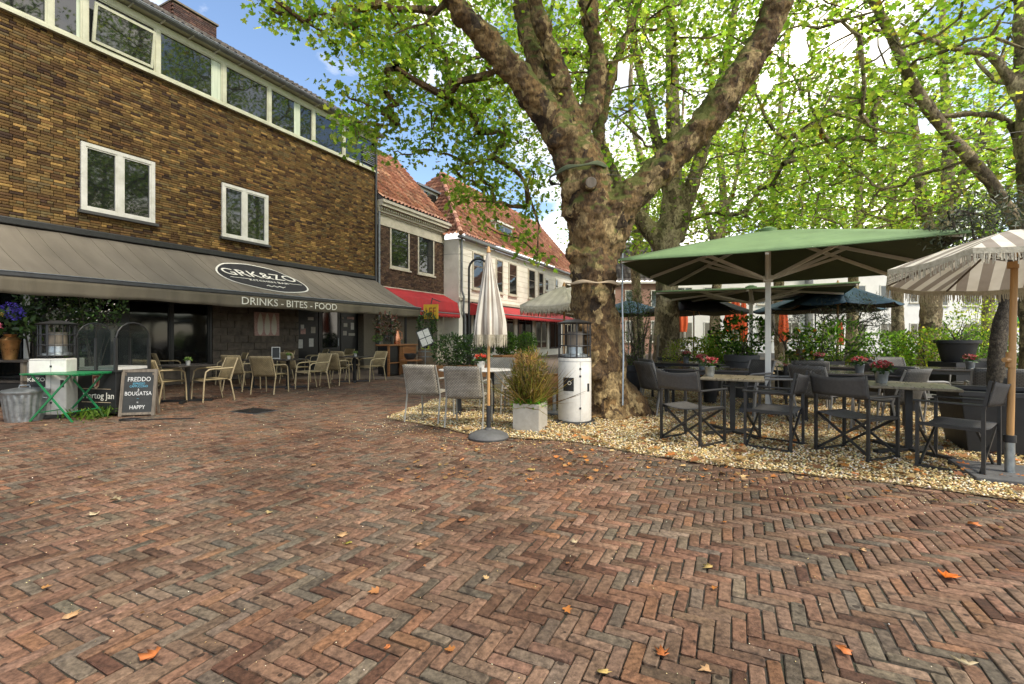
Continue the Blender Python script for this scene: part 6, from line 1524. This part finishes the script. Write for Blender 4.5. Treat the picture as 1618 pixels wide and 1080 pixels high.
# street lamp with an arched arm in front of the cream house
ld = 19.0
la_ = thing('street_lamp', 'dark street lamp with an arched arm in front of the cream house', 'street lamp', (*at(741, 580, ld).xy, 0))
s = ld / F; top = at(741, 425, ld).z; rr = 15 * s
MB().tube([(0, 0, 0), (0, 0, top)] + [(rr - rr * math.cos(t), 0, top + rr * 1.1 * math.sin(t)) for t in np.linspace(.2, math.pi, 10)] + [(2 * rr, 0, top - .25)], .045, 10).build('post', 'black_frame', la_, smooth=True)
MB().lathe([(.03, 0), (.06, -.08), (.2, -.28), (.2, -.32), (.02, -.34)], 18, (2 * rr, 0, top - .25)).build('lamp_shade', 'black_frame', la_, smooth=True)
MB().lathe([(.09, 0), (.09, .9), (.06, 1.0)], 12).build('post_base', 'black_frame', la_, smooth=True)

# ================================================================ left: under the cafe awning
gb_ = 'beige wicker armchairs under the cafe awning'
bl = [('beige wicker armchair beside the chalkboard, facing right, nearest the camera', (258, 637), 1, 0), ('beige wicker armchair facing left, second from the chalkboard in the front row', (334, 632), -1, .1), ('beige wicker armchair facing right behind the second front chair', (384, 616), 1, .0),
      ('beige wicker armchair facing right in the middle of the front row', (428, 620.5), 1, -.15), ('beige wicker armchair facing left below the lettering of the valance', (492, 614), -1, .12), ('beige wicker armchair facing right, second from the wooden bar', (530, 607), 1, -.12), ('beige wicker armchair facing left next to the wooden bar', (586, 601.5), -1, .1),
      ('shadowed wicker armchair in the back row behind the chalkboard table', (262, 607), 1, .2), ('shadowed wicker armchair in the back row before the shop window', (296, 603), -1, .0), ('shadowed wicker armchair in the back row under the wall picture', (440, 597), -1, .2), ('shadowed wicker armchair in the back row by the stickered door', (497, 591), -1, -.2), ('shadowed wicker armchair in the back row nearest the shop door', (538, 590), -1, .1),
      ('beige wicker armchair in the middle row before the stone wall', (362, 608), -1, -.1), ('beige wicker armchair in the middle row right of the menu holder', (468, 604), 1, .15), ('beige wicker armchair in the middle row left of the last table', (548, 599), 1, .25)]
proto = None
for lab, (x, y), sgn, tw in bl:
    g_ = gnd(x, y); f = DIR * sgn + NRM * (-.25 + tw); rz = face(f.x, f.y)
    if proto is None: proto = wicker_chair('wicker_beige', 'frame_beige', lab, g_, rz, gb_)
    else: dup(proto, lab, g_, rz, gb_)
for lab, (x, d), pot in (('dark cafe table between the chairs nearest the chalkboard', (296, 9.45), 1), ('dark cafe table in front of the stone wall', (399, 11.9), 0), ('dark cafe table under the DRINKS lettering', (455, 12.0), 1), ('dark cafe table nearest the wooden bar', (560, 13.6), 1)):
    c = at(x, 560, d); t_ = cafe_table(lab, (c.x, c.y, 0), FROT, .72, .78, 'table_dark', 'dark tables under the cafe awning')
    if pot: flower_pot('small white potted plant on the ' + lab, (c.x + .05, c.y - .05, .742), [(0.2, 0.35, 0.08), (0.3, 0.4, 0.12)], .62, 'sticker_white', 'small plants on the cafe tables', MG, 30)
mf = thing('menu_holder', 'small white framed menu holder on a cafe table under the awning', 'menu holder', (*at(436, 560, 12.1).xy, .742), .3)
for a, b in (((-.1, -.006, 0), (-.085, .006, .3)), ((.085, -.006, 0), (.1, .006, .3)), ((-.0849, -.0058, .285), (.0849, .0058, .2998)), ((-.0849, -.0058, 0), (.0849, .0058, .015))): MB().box(a, b).build('frame_bar', 'sticker_white', mf)
box('menu_card', (-.085, -.003, .015), (.085, .003, .285), 'chalkboard', mf)
# galvanised bin
bn = thing('dustbin', 'galvanised metal dustbin with lid at the left edge', 'bin', gnd(39, 664), .3)
m = MB(); nb = 48
m.grid(lambda a, b: ((.215 + .05 * b + .006 * math.sin(a * 2 * math.pi * 20) * (1 if .1 < b < .88 else 0)) * math.cos(2 * math.pi * a), (.215 + .05 * b + .006 * math.sin(a * 2 * math.pi * 20) * (1 if .1 < b < .88 else 0)) * math.sin(2 * math.pi * a), .44 * b), 160, 14); m.build('body', 'galvanised', bn, smooth=True)
MB().lathe([(.278, .43), (.285, .445), (.285, .47), (.25, .485), (.12, .51), (.02, .515)], 40).build('lid', 'galvanised', bn, smooth=True)
MB().tube([(-.07, 0, .512), (-.06, 0, .55), (.06, 0, .55), (.07, 0, .512)], .009, 8).build('lid_handle', 'galvanised', bn)
for s in (-1, 1): MB().tube([(s * .255, -.06, .36), (s * .30, -.05, .35), (s * .30, .05, .35), (s * .255, .06, .36)], .008, 8).build('side_handle', 'galvanised', bn)
heater('white patio heater with a black logo panel behind the green folding table', (-7.47, 7.70, 0), R(14), 1, False)
# green folding table
gt = thing('folding_table', 'bright green folding metal table in front of the white heater', 'table', (*gnd(108, 662).xy, 0), R(-6))
for k in range(7): MB().box((-.46, -.32 + k * .092, .725), (.46, -.245 + k * .092, .74)).build('top_slat', 'green_enamel', gt)
MB().box((-.44, -.30, .705), (-.41, .30, .724)).box((.41, -.30, .705), (.44, .30, .724)).build('top_frame', 'green_enamel', gt)
for y in (-.26, .26):
    MB().bar((-.36, y, 0), (.34, y, .71), .028, .012, (0, 1, 0)).build('leg', 'green_enamel', gt); MB().bar((.36, y + .015, 0), (-.34, y + .015, .71), .028, .012, (0, 1, 0)).build('leg', 'green_enamel', gt)
for x in (-.22, .22): MB().bar((x, -.26, .14 if x < 0 else .14), (x, .27, .14), .02, .012).build('stretcher', 'green_enamel', gt)
# black beer cart with glass cabinet
bc = thing('beer_cart', 'black beer cart with a glass cabinet on top beside the chalkboard', 'cart', (-6.80, 8.0, 0), R(-12))
MB().box((-.40, -.28, .04), (.40, .28, .72)).build('cart_body', 'black_paint', bc, bevel=.008); MB().box((-.42, -.30, .721), (.42, .30, .755)).build('counter', 'black_frame', bc)
for x in (-.40, 0, .40):
    for y in (-.28, .28): MB().box((x - .02, y - .02, .756), (x + .02, y + .02, 1.28)).build('cabinet_post', 'black_frame', bc)
for y in (-.28, .28):
    for x in (-.2, .2): MB().box((x - .178, y - .003, .76), (x + .178, y + .003, 1.42)).build('glass_pane', 'clear_glass', bc)
for x in (-.41, .41): MB().tube([(x, -.28, 1.28)] + [(x, -.28 * math.cos(t), 1.28 + .26 * math.sin(t)) for t in np.linspace(.1, math.pi - .1, 9)] + [(x, .28, 1.28)], .012, 6).build('arch', 'black_frame', bc)
MB().grid(lambda a, b: (-.41 + .82 * a, -.28 * math.cos(math.pi * b), 1.28 + .26 * math.sin(math.pi * b)), 2, 12).build('arched_glass', 'clear_glass', bc, smooth=True)
MB().box((-.39, -.27, .756), (.39, .27, .80)).build('glass_shelf', 'table_white', bc)
Mf = lambda x, z: Matrix.Translation((x, -.285, z)) @ Matrix.Rotation(R(90), 4, 'X')
textmesh('brand_lettering', 'Hertog Jan', .15, 'lettering', bc, Mf(.05, .33), .001)
m = MB(); sh = [(0, -.12), (.06, -.07), (.075, .02), (.075, .11), (-.075, .11), (-.075, .02), (-.06, -.07)]
m.add([(x + .0, -.2842, .56 + y) for x, y in sh], [tuple(range(7))]); m.build('shield', 'strap', bc); m = MB(); m.add([(x * .8, -.2856, .565 + y * .8) for x, y in sh], [tuple(range(7))]); m.build('shield_field', 'red_letter', bc)
m = MB().tube([(-.02, -.289, .50), (.0, -.289, .56), (-.01, -.289, .61), (.03, -.289, .62)], .018, 6); m.build('shield_figure', 'lettering', bc)
for z in (.22, .44): MB().box((-.30, -.2845, z), (.30, -.2815, z + .008)).build('gilt_rule', 'strap', bc)
# chalkboard
cb = thing('chalkboard_sign', 'wooden framed chalkboard with chalk lettering standing by the beer cart', 'sign', gnd(216, 657), R(14))
Mt = Matrix.Rotation(R(-9), 4, 'X')
def cbx(a, b, mat, nm): return MB().box(a, b, Mt).build(nm, mat, cb)
cbx((-.21, -.01, .06), (.21, .012, .72), 'chalkboard', 'slate_panel')
for a, b in (((-.255, -.018, .0), (-.21, .02, .77)), ((.21, -.018, .0), (.255, .02, .77)), ((-.2098, -.017, .72), (.2098, .019, .768)), ((-.2098, -.017, .02), (.2098, .019, .06))): cbx(a, b, 'wood_grey', 'frame_rail')
MB().bar((-.2, .28, 0), (-.2, .10, .7), .03, .03).bar((.2, .28, 0), (.2, .10, .7), .03, .03).build('rear_legs', 'wood_grey', cb)
for txt, z, sz, mt in (('FREDDO', .60, .105, 'chalk_white'), ('ESPRESSO', .53, .05, 'chalk_blue'), ('CAPPUCCINO', .485, .05, 'chalk_blue'), ('&', .43, .05, 'chalk_white'), ('BOUGATSA', .365, .09, 'chalk_white'), ('...', .30, .06, 'chalk_blue'), ('=', .22, .06, 'chalk_white'), ('HAPPY', .14, .09, 'chalk_white')):
    textmesh('chalk_line', txt, sz, mt, cb, Mt @ Matrix.Translation((-.0, -.0125, z)) @ Matrix.Rotation(R(90), 4, 'X'), .0006, 'CENTER', .82)
# side table, copper vase with flowers
st_ = thing('sideboard', 'dark wooden sideboard table with a copper vase at the left edge', 'table', (-9.65, 8.95, 0), R(-6))
MB().box((-.75, -.30, .83), (.75, .30, .875)).build('tabletop', 'table_dark', st_, bevel=.005)
for sx in (-1, 1):
    for sy in (-1, 1): MB().box((sx * .68 - .03, sy * .25 - .03, 0), (sx * .68 + .03, sy * .25 + .03, .829)).build('leg', 'wood_grey', st_)
MB().box((-.72, -.28, .45), (.72, .28, .49)).build('shelf', 'table_dark', st_); MB().box((-.65, -.27, .08), (.65, .27, .44)).build('drawer_chest', 'black_paint', st_)
vz = thing('flower_vase', 'copper vase with a large bunch of blue flowers on the sideboard', 'vase', (*at(16, 566, 8.85).xy, .876))
MB().lathe([(.095, 0), (.10, .02), (.135, .30), (.155, .36), (.12, .41), (.085, .44), (.10, .475), (.09, .475)], 26).build('vase', 'copper', vz, smooth=True)
shrub(vz, (0, 0, .72), (.38, .3, .24), 260, .12, DARKG, T_OVAL, stems=6, floor=.45)
for c, col in (((-.12, -.12, .92), (0.09, 0.05, 0.42)), ((.22, -.12, .85), (0.10, 0.07, 0.45)), ((-.25, -.15, .75), (0.05, 0.06, 0.4)), ((-.02, .05, .98), (0.13, 0.08, 0.5)), ((-.34, -.1, .58), (0.05, 0.12, 0.45))):
    P = ell(170, c, (.13, .12, .10), .75); leaves('blue_bloom', P, .04, pick([col], 170, .3), 'flower', vz, T_OVAL, .4)
P = ell(60, (.05, -.27, .62), (.07, .05, .06), .7); leaves('pink_rose', P, .045, pick([(0.6, 0.15, 0.18)], 60, .25), 'flower', vz, T_OVAL, .3)
P = ell(60, (.06, -.25, .84), (.09, .06, .04), .6); leaves('yellow_bloom', P, .04, pick([(0.6, 0.4, 0.03)], 60, .2), 'flower', vz, T_LONG, .4)
vp = thing('climbing_plant', 'dark leafy climbing plant with pale flowers behind the beer cart', 'plant', (*at(115, 600, 9.6).xy, 0))
MB().lathe([(.2, 0), (.26, .4), (.28, .42), (.25, .42)], 22).build('pot', 'planter_black', vp, smooth=True)
for c, r, n_ in (((-.35, 0, 1.95), (.75, .4, .42), 700), ((.45, 0, 1.9), (.6, .4, .4), 520), ((-.75, -.05, 1.6), (.3, .25, .4), 260), ((.0, 0, 1.35), (.35, .3, .5), 260)): shrub(vp, c, r, n_, .09, DARKG + [(0.06, 0.10, 0.02)], T_OVAL, stems=8, floor=.42)
P = ell(90, (.1, -.2, 1.85), (1.0, .35, .35), .3); leaves('pale_flowers', np.repeat(P, 3, 0), .03, pick([(0.6, 0.55, 0.5)], 270, .2), 'flower', vp, T_OVAL, .3, kind='stuff')
wd_ = thing('weeds', 'small green weeds growing at the foot of the green folding table', 'weeds', gnd(146, 660)); blades(wd_, (0, 0, 0), 90, .22, .16, MG, 'weed_blades', 2.0, 1.2)
leaves('weed_leaves', np.column_stack([RNG.normal(size=(160, 2)) * .2, RNG.uniform(.01, .16, 160)]), .05, pick(MG, 160, .2), 'leaf', wd_, T_OVAL, .4)
cc_ = thing('cable', 'black cable lying on the paving before the chalkboard', 'cable', gnd(205, 664))
MB().tube([(math.cos(t) * .16 * (1 - .02 * t), math.sin(t) * .09, .012 + .001 * t) for t in np.linspace(0, 12, 40)] + [(.3, .02, .012), (.5, .1, .012), (.75, .09, .012), (.9, .16, .012)], .009, 6).build('cable_run', 'cable', cc_)
# ---- bar, barrel, menu stand and planters by the brown house
bar = face_frame('wooden_bar', 'brown wooden bar counter with plants under the red awning', 'bar', *(lambda c: (0, 0))(0))
c = gnd(628, 591.5); bar.location = (c.x, c.y, 0)
MB().box((-.75, -.3, 1.0), (.75, .3, 1.05)).build('counter', 'wood_orange', bar, bevel=.006); MB().box((-.05, -.26, .05), (.70, .26, .999)).build('front_panel', 'wood_orange', bar)
for x in (-.70, -.12): MB().box((x - .03, -.26, 0), (x + .03, -.20, .999)).build('post', 'wood_orange', bar)
MB().box((-.67, -.18, .05), (-.151, .26, .998)).build('dark_recess', 'black_paint', bar); MB().box((-.66, -.25, .42), (-.16, -.185, .45)).build('shelf', 'wood_orange', bar)
ba = thing('bar_plants', 'reddish leafy plant in a glass vase standing on the wooden bar', 'plant', (c.x - .35, c.y - .1, 1.052))
MB().lathe([(.10, 0), (.14, .1), (.12, .3), (.14, .32)], 18).build('vase', 'clear_glass', ba, smooth=True)
shrub(ba, (0, 0, .65), (.42, .35, .4), 300, .12, [(0.12, 0.04, 0.025), (0.03, 0.05, 0.015), (0.08, 0.06, 0.02), (0.25, 0.16, 0.12)], T_OVAL, stems=8, floor=.1)
ck = thing('copper_jug', 'tall copper jug with a handle on the wooden bar', 'jug', (c.x + .02, c.y - .1, 1.052))
MB().lathe([(.10, 0), (.11, .02), (.10, .25), (.05, .42), (.065, .5)], 18).build('jug', 'copper_red', ck, smooth=True); MB().tube([(.06, 0, .45), (.16, 0, .4), (.16, 0, .2), (.1, 0, .15)], .01, 6).build('handle', 'copper_red', ck)
hb = thing('potted_herb', 'small bright green herb at the left end of the wooden bar', 'plant', (c.x - .85, c.y - .25, 1.0)); hb.location.z = 1.052; hb.location.x = c.x - .62
MB().lathe([(.06, 0), (.08, .12)], 14).build('pot', 'planter_black', hb); shrub(hb, (0, 0, .2), (.16, .14, .12), 130, .07, MG, T_OVAL, stems=3, floor=.1)
br = thing('barrel', 'old oak barrel with steel hoops beside the menu stand', 'barrel', (*gnd(674, 590.5).xy, 0))
MB().lathe([(.26, 0), (.30, .2), (.325, .44), (.30, .68), (.26, .88), (.24, .88), (.24, .84), (.01, .84)], 28).build('staves', 'barrel_oak', br, smooth=True)
for z, r_ in ((.08, .282), (.26, .314), (.62, .314), (.80, .282)): MB().lathe([(r_, z - .02), (r_ + .004, z + .02)], 28, capb=False, capt=False).build('hoop', 'galvanised', br, smooth=True)
lb = thing('lime_box', 'small lime green box standing on the oak barrel', 'box', (*gnd(672, 590.5).xy, .862), .4)
for a, b in (((-.12, -.1, 0), (.12, .1, .03)), ((-.12, -.1, .27), (.12, .1, .30)), ((-.12, -.1, .031), (-.09, .1, .269)), ((.09, -.1, .031), (.12, .1, .269))): MB().box(a, b).build('panel', 'lime_box', lb)
MB().box((-.089, .06, .031), (.089, .09, .269)).build('back_panel', 'black_paint', lb)
sp_ = thing('spool_table', 'low round wooden cable-spool table in front of the barrel', 'table', gnd(650, 594))
MB().lathe([(.36, .51), (.365, .53), (.36, .55)], 28).build('top_disc', 'wood_orange', sp_, smooth=True); MB().lathe([(.14, .05), (.14, .509)], 18).build('drum', 'wood_grey', sp_, smooth=True); MB().lathe([(.36, 0), (.36, .05)], 28).build('bottom_disc', 'wood_grey', sp_)
bo = thing('black_bowl', 'black round bowl on the spool table', 'bowl', (*gnd(648, 594).xy, .552)); MB().lathe([(.12, 0), (.19, .1), (.2, .2), (.16, .2), (.1, .03)], 20, capt=False).build('bowl', 'planter_black', bo, smooth=True)
ms = thing('menu_stand', 'tilted framed menu board on a thin steel stand', 'menu stand', (*gnd(672, 594.5).xy, 0), R(8))
Mm = Matrix.Translation((0, 0, 1.28)) @ Matrix.Rotation(R(-22), 4, 'Y') @ Matrix.Rotation(R(-18), 4, 'X')
MB().box((-.22, -.012, -.30), (.22, .012, .30), Mm).build('board_frame', 'black_frame', ms)
for x in (-.1, .1):
    for z in (-.14, .14): MB().box((x - .09, -.0155, z - .125), (x + .09, -.0125, z + .125), Mm).build('menu_sheet', 'sticker_white', ms)
MB().tube([(0, 0, .02), (0, 0, 1.2)], .016, 8).build('stand_pole', 'galvanised', ms); MB().lathe([(.2, 0), (.2, .02), (.02, .03)], 20).build('stand_foot', 'black_frame', ms)
iv = thing('climbing_plant', 'round green climber below the yellow sign', 'plant', (*at(675, 580, 17.3).xy, 0)); MB().lathe([(.2, 0), (.25, .4)], 16).build('pot', 'planter_black', iv)
shrub(iv, (0, 0, 1.75), (.36, .3, .5), 520, .09, DARKG, T_OVAL, floor=.4, stems=6)
for x, lab in ((711, 'left wooden planter with a round dark green bush'), (745, 'right wooden planter with a round dark green bush, by the closed parasol')):
    c = gnd(x, 597 - (0 if x < 720 else 1)); o = thing('wooden_planter', lab, 'planter', (c.x, c.y, 0), R(-20), 'wooden planters by the red awning')
    for k in range(3): MB().box((-.42, -.24, .03 + k * .125), (.42, -.215, .148 + k * .125)).build('front_board', 'wood_planter', o)
    MB().box((-.41, -.212, .02), (.41, .24, .40)).build('box', 'wood_planter', o); 
    for sx in (-1, 1): MB().box((sx * .40 - .035, -.262, 0), (sx * .40 + .035, -.2405, .42)).build('corner_post', 'wood_planter', o)
    shrub(o, (0, 0, .86), (.62, .5, .52), 1100, .095, DARKG + [(0.05, 0.10, 0.025)], T_OVAL, floor=.4, stems=8)
for i, (x, d, r_) in enumerate(((800, 19.5, .55), (832, 21.5, .5))):
    c = at(x, 575, d); o = long_planter(('planter of dark shrubs under the long red awning, left one', 'planter of dark shrubs under the long red awning, right one')[i], (c.x, c.y), 1.5, FROT, [((0, 0, 1.0), (.7, .4, .5), 480, .12, DARKG, T_OVAL, 'leaf_dark')], .55, 'planters under the long red awning', 'wood_planter')

# wires strung from the trees
for nm, pts in (('wire hanging from the great tree across to the right edge trees', [tp(952, 275, -.3), at(1100, 282, 8.2), at(1250, 266, 8.6), at(1420, 240, 9.0), at(1628, 216, 9.5)]), ('thin wire sagging from the great tree to the right', [tp(950, 268, -.2), at(1060, 272, 8.3), at(1240, 250, 8.8), at(1480, 225, 9.2), at(1630, 205, 9.4)]), ('thin wire running from the brown house to the street lamp', [fp(2.2, .1, 4.3), at(690, 404, 20), at(745, 401, 19)])):
    w = thing('overhead_wire', nm, 'wire', (0, 0, 0)); p, r_ = smooth_path(pts, [.006] * len(pts)); MB().tube(p, .0055, 5).build('wire', 'cable', w)

# ================================================================ fallen leaves
DL = [(0.42, 0.16, 0.04), (0.34, 0.17, 0.06), (0.24, 0.11, 0.045), (0.42, 0.28, 0.13), (0.26, 0.17, 0.06), (0.15, 0.075, 0.03)]
q = []
while len(q) < 2300:
    r_ = RNG.random()
    if r_ < .80: p = np.array([RNG.uniform(-1.2, 7.0), 4.2 + 6.0 * RNG.random() ** 1.5])
    elif r_ < .94: p = np.array(GPW[RNG.integers(20, 140)]) + np.array([RNG.normal() * .5, -abs(RNG.normal()) * .5])
    else: y = 1.8 + 9 * RNG.random(); p = np.array([RNG.uniform(-1.05, 1.05) * y, y])
    q.append(p)
q = np.array(q); ins = inpoly(q, GPW)
lt = leaves('leaf_litter', np.column_stack([q, np.where(ins, .045, .012)]), np.where(ins, .03 + .09 * RNG.random(len(q)) ** 2, .015 + .05 * RNG.random(len(q)) ** 2), pick(DL, len(q), .2), 'dead_leaf', None, T_PLANE, .8)
tag(lt, 'dry brown and orange leaves littering gravel and bricks', 'leaf litter', kind='stuff')
def dead_leaf(x, y, s, col, lab, rz):
    V, T = T_PLANE; V = V.copy(); V[:, 1] -= .45
    V[:, 0] *= .55 + .6 * RNG.random(); V[:, :2] += RNG.normal(size=(len(V), 2)) * .06; V[:, 2] = .45 * np.abs(V[:, 0]) ** 1.3 * RNG.uniform(.3, 1.6) + .5 * RNG.random() * V[:, 1] ** 2 + .14 * RNG.random(len(V))
    c = gnd(x, y); o = npmesh('fallen_leaf', V * s * .72, T, 'dead_leaf', None, np.tile(np.array(col), (len(V), 1)) * (1 + RNG.normal(size=(len(V), 1)) * .15))
    o.location = (c.x, c.y, .006); o.rotation_euler = (0, 0, rz); sm = o.modifiers.new('thickness', 'SOLIDIFY'); sm.thickness = .0012
    tag(o, lab, 'leaf', 'single fallen leaves on the paving')
OR, TA, CRM, BRN, YE = (0.46, 0.15, 0.045), (0.46, 0.28, 0.14), (0.52, 0.42, 0.26), (0.26, 0.10, 0.04), (0.45, 0.32, 0.11)
for i, (x, y, s, col, lab) in enumerate(((117, 973, .09, TA, 'tan curled leaf at the lower left of the paving'), (234, 1042, .10, OR, 'orange-brown leaf at the bottom left of the paving'), (147, 815, .12, CRM, 'cream leaf on the left paving below the drain cover'), (185, 792, .11, CRM, 'pale cream leaf with a stalk, left of the paving middle'),
        (540, 847, .09, TA, 'tan leaf left of centre, beside an olive-yellow one'), (549, 860, .07, (0.33, 0.28, 0.05), 'olive-yellow leaf just below a tan leaf left of centre'), (661, 862, .08, TA, 'pinkish tan leaf near the middle of the paving'), (729, 823, .09, BRN, 'rust brown upright leaf in the middle of the paving'), (838, 744, .12, YE, 'yellow-brown leaf in front of the closed parasol base'),
        (612, 1026, .05, OR, 'tiny orange leaf low on the paving, left of centre'), (955, 1066, .075, YE, 'mottled yellow leaf at the bottom centre edge'), (1046, 1034, .09, OR, 'twisted orange leaf near the bottom right of centre'), (1113, 1061, .065, TA, 'small tan leaf at the bottom edge right of centre'), (1335, 1033, .085, OR, 'reddish orange leaf at the lower right'),
        (1502, 914, .12, (0.62, 0.15, 0.02), 'bright orange leaf at the far right of the paving'), (1521, 1052, .10, CRM, 'pale greenish cream leaf in the lower right corner'), (1118, 898, .09, YE, 'golden tan leaf in the right half of the bricks'), (1540, 831, .10, OR, 'orange leaf near the base slab of the striped parasol'), (1364, 870, .07, TA, 'small tan leaf between the director chairs and the lower right corner'), (905, 858, .08, CRM, 'cream folded leaf right of the paving middle'))):
    dead_leaf(x, y, s, col, lab, i * 1.7)
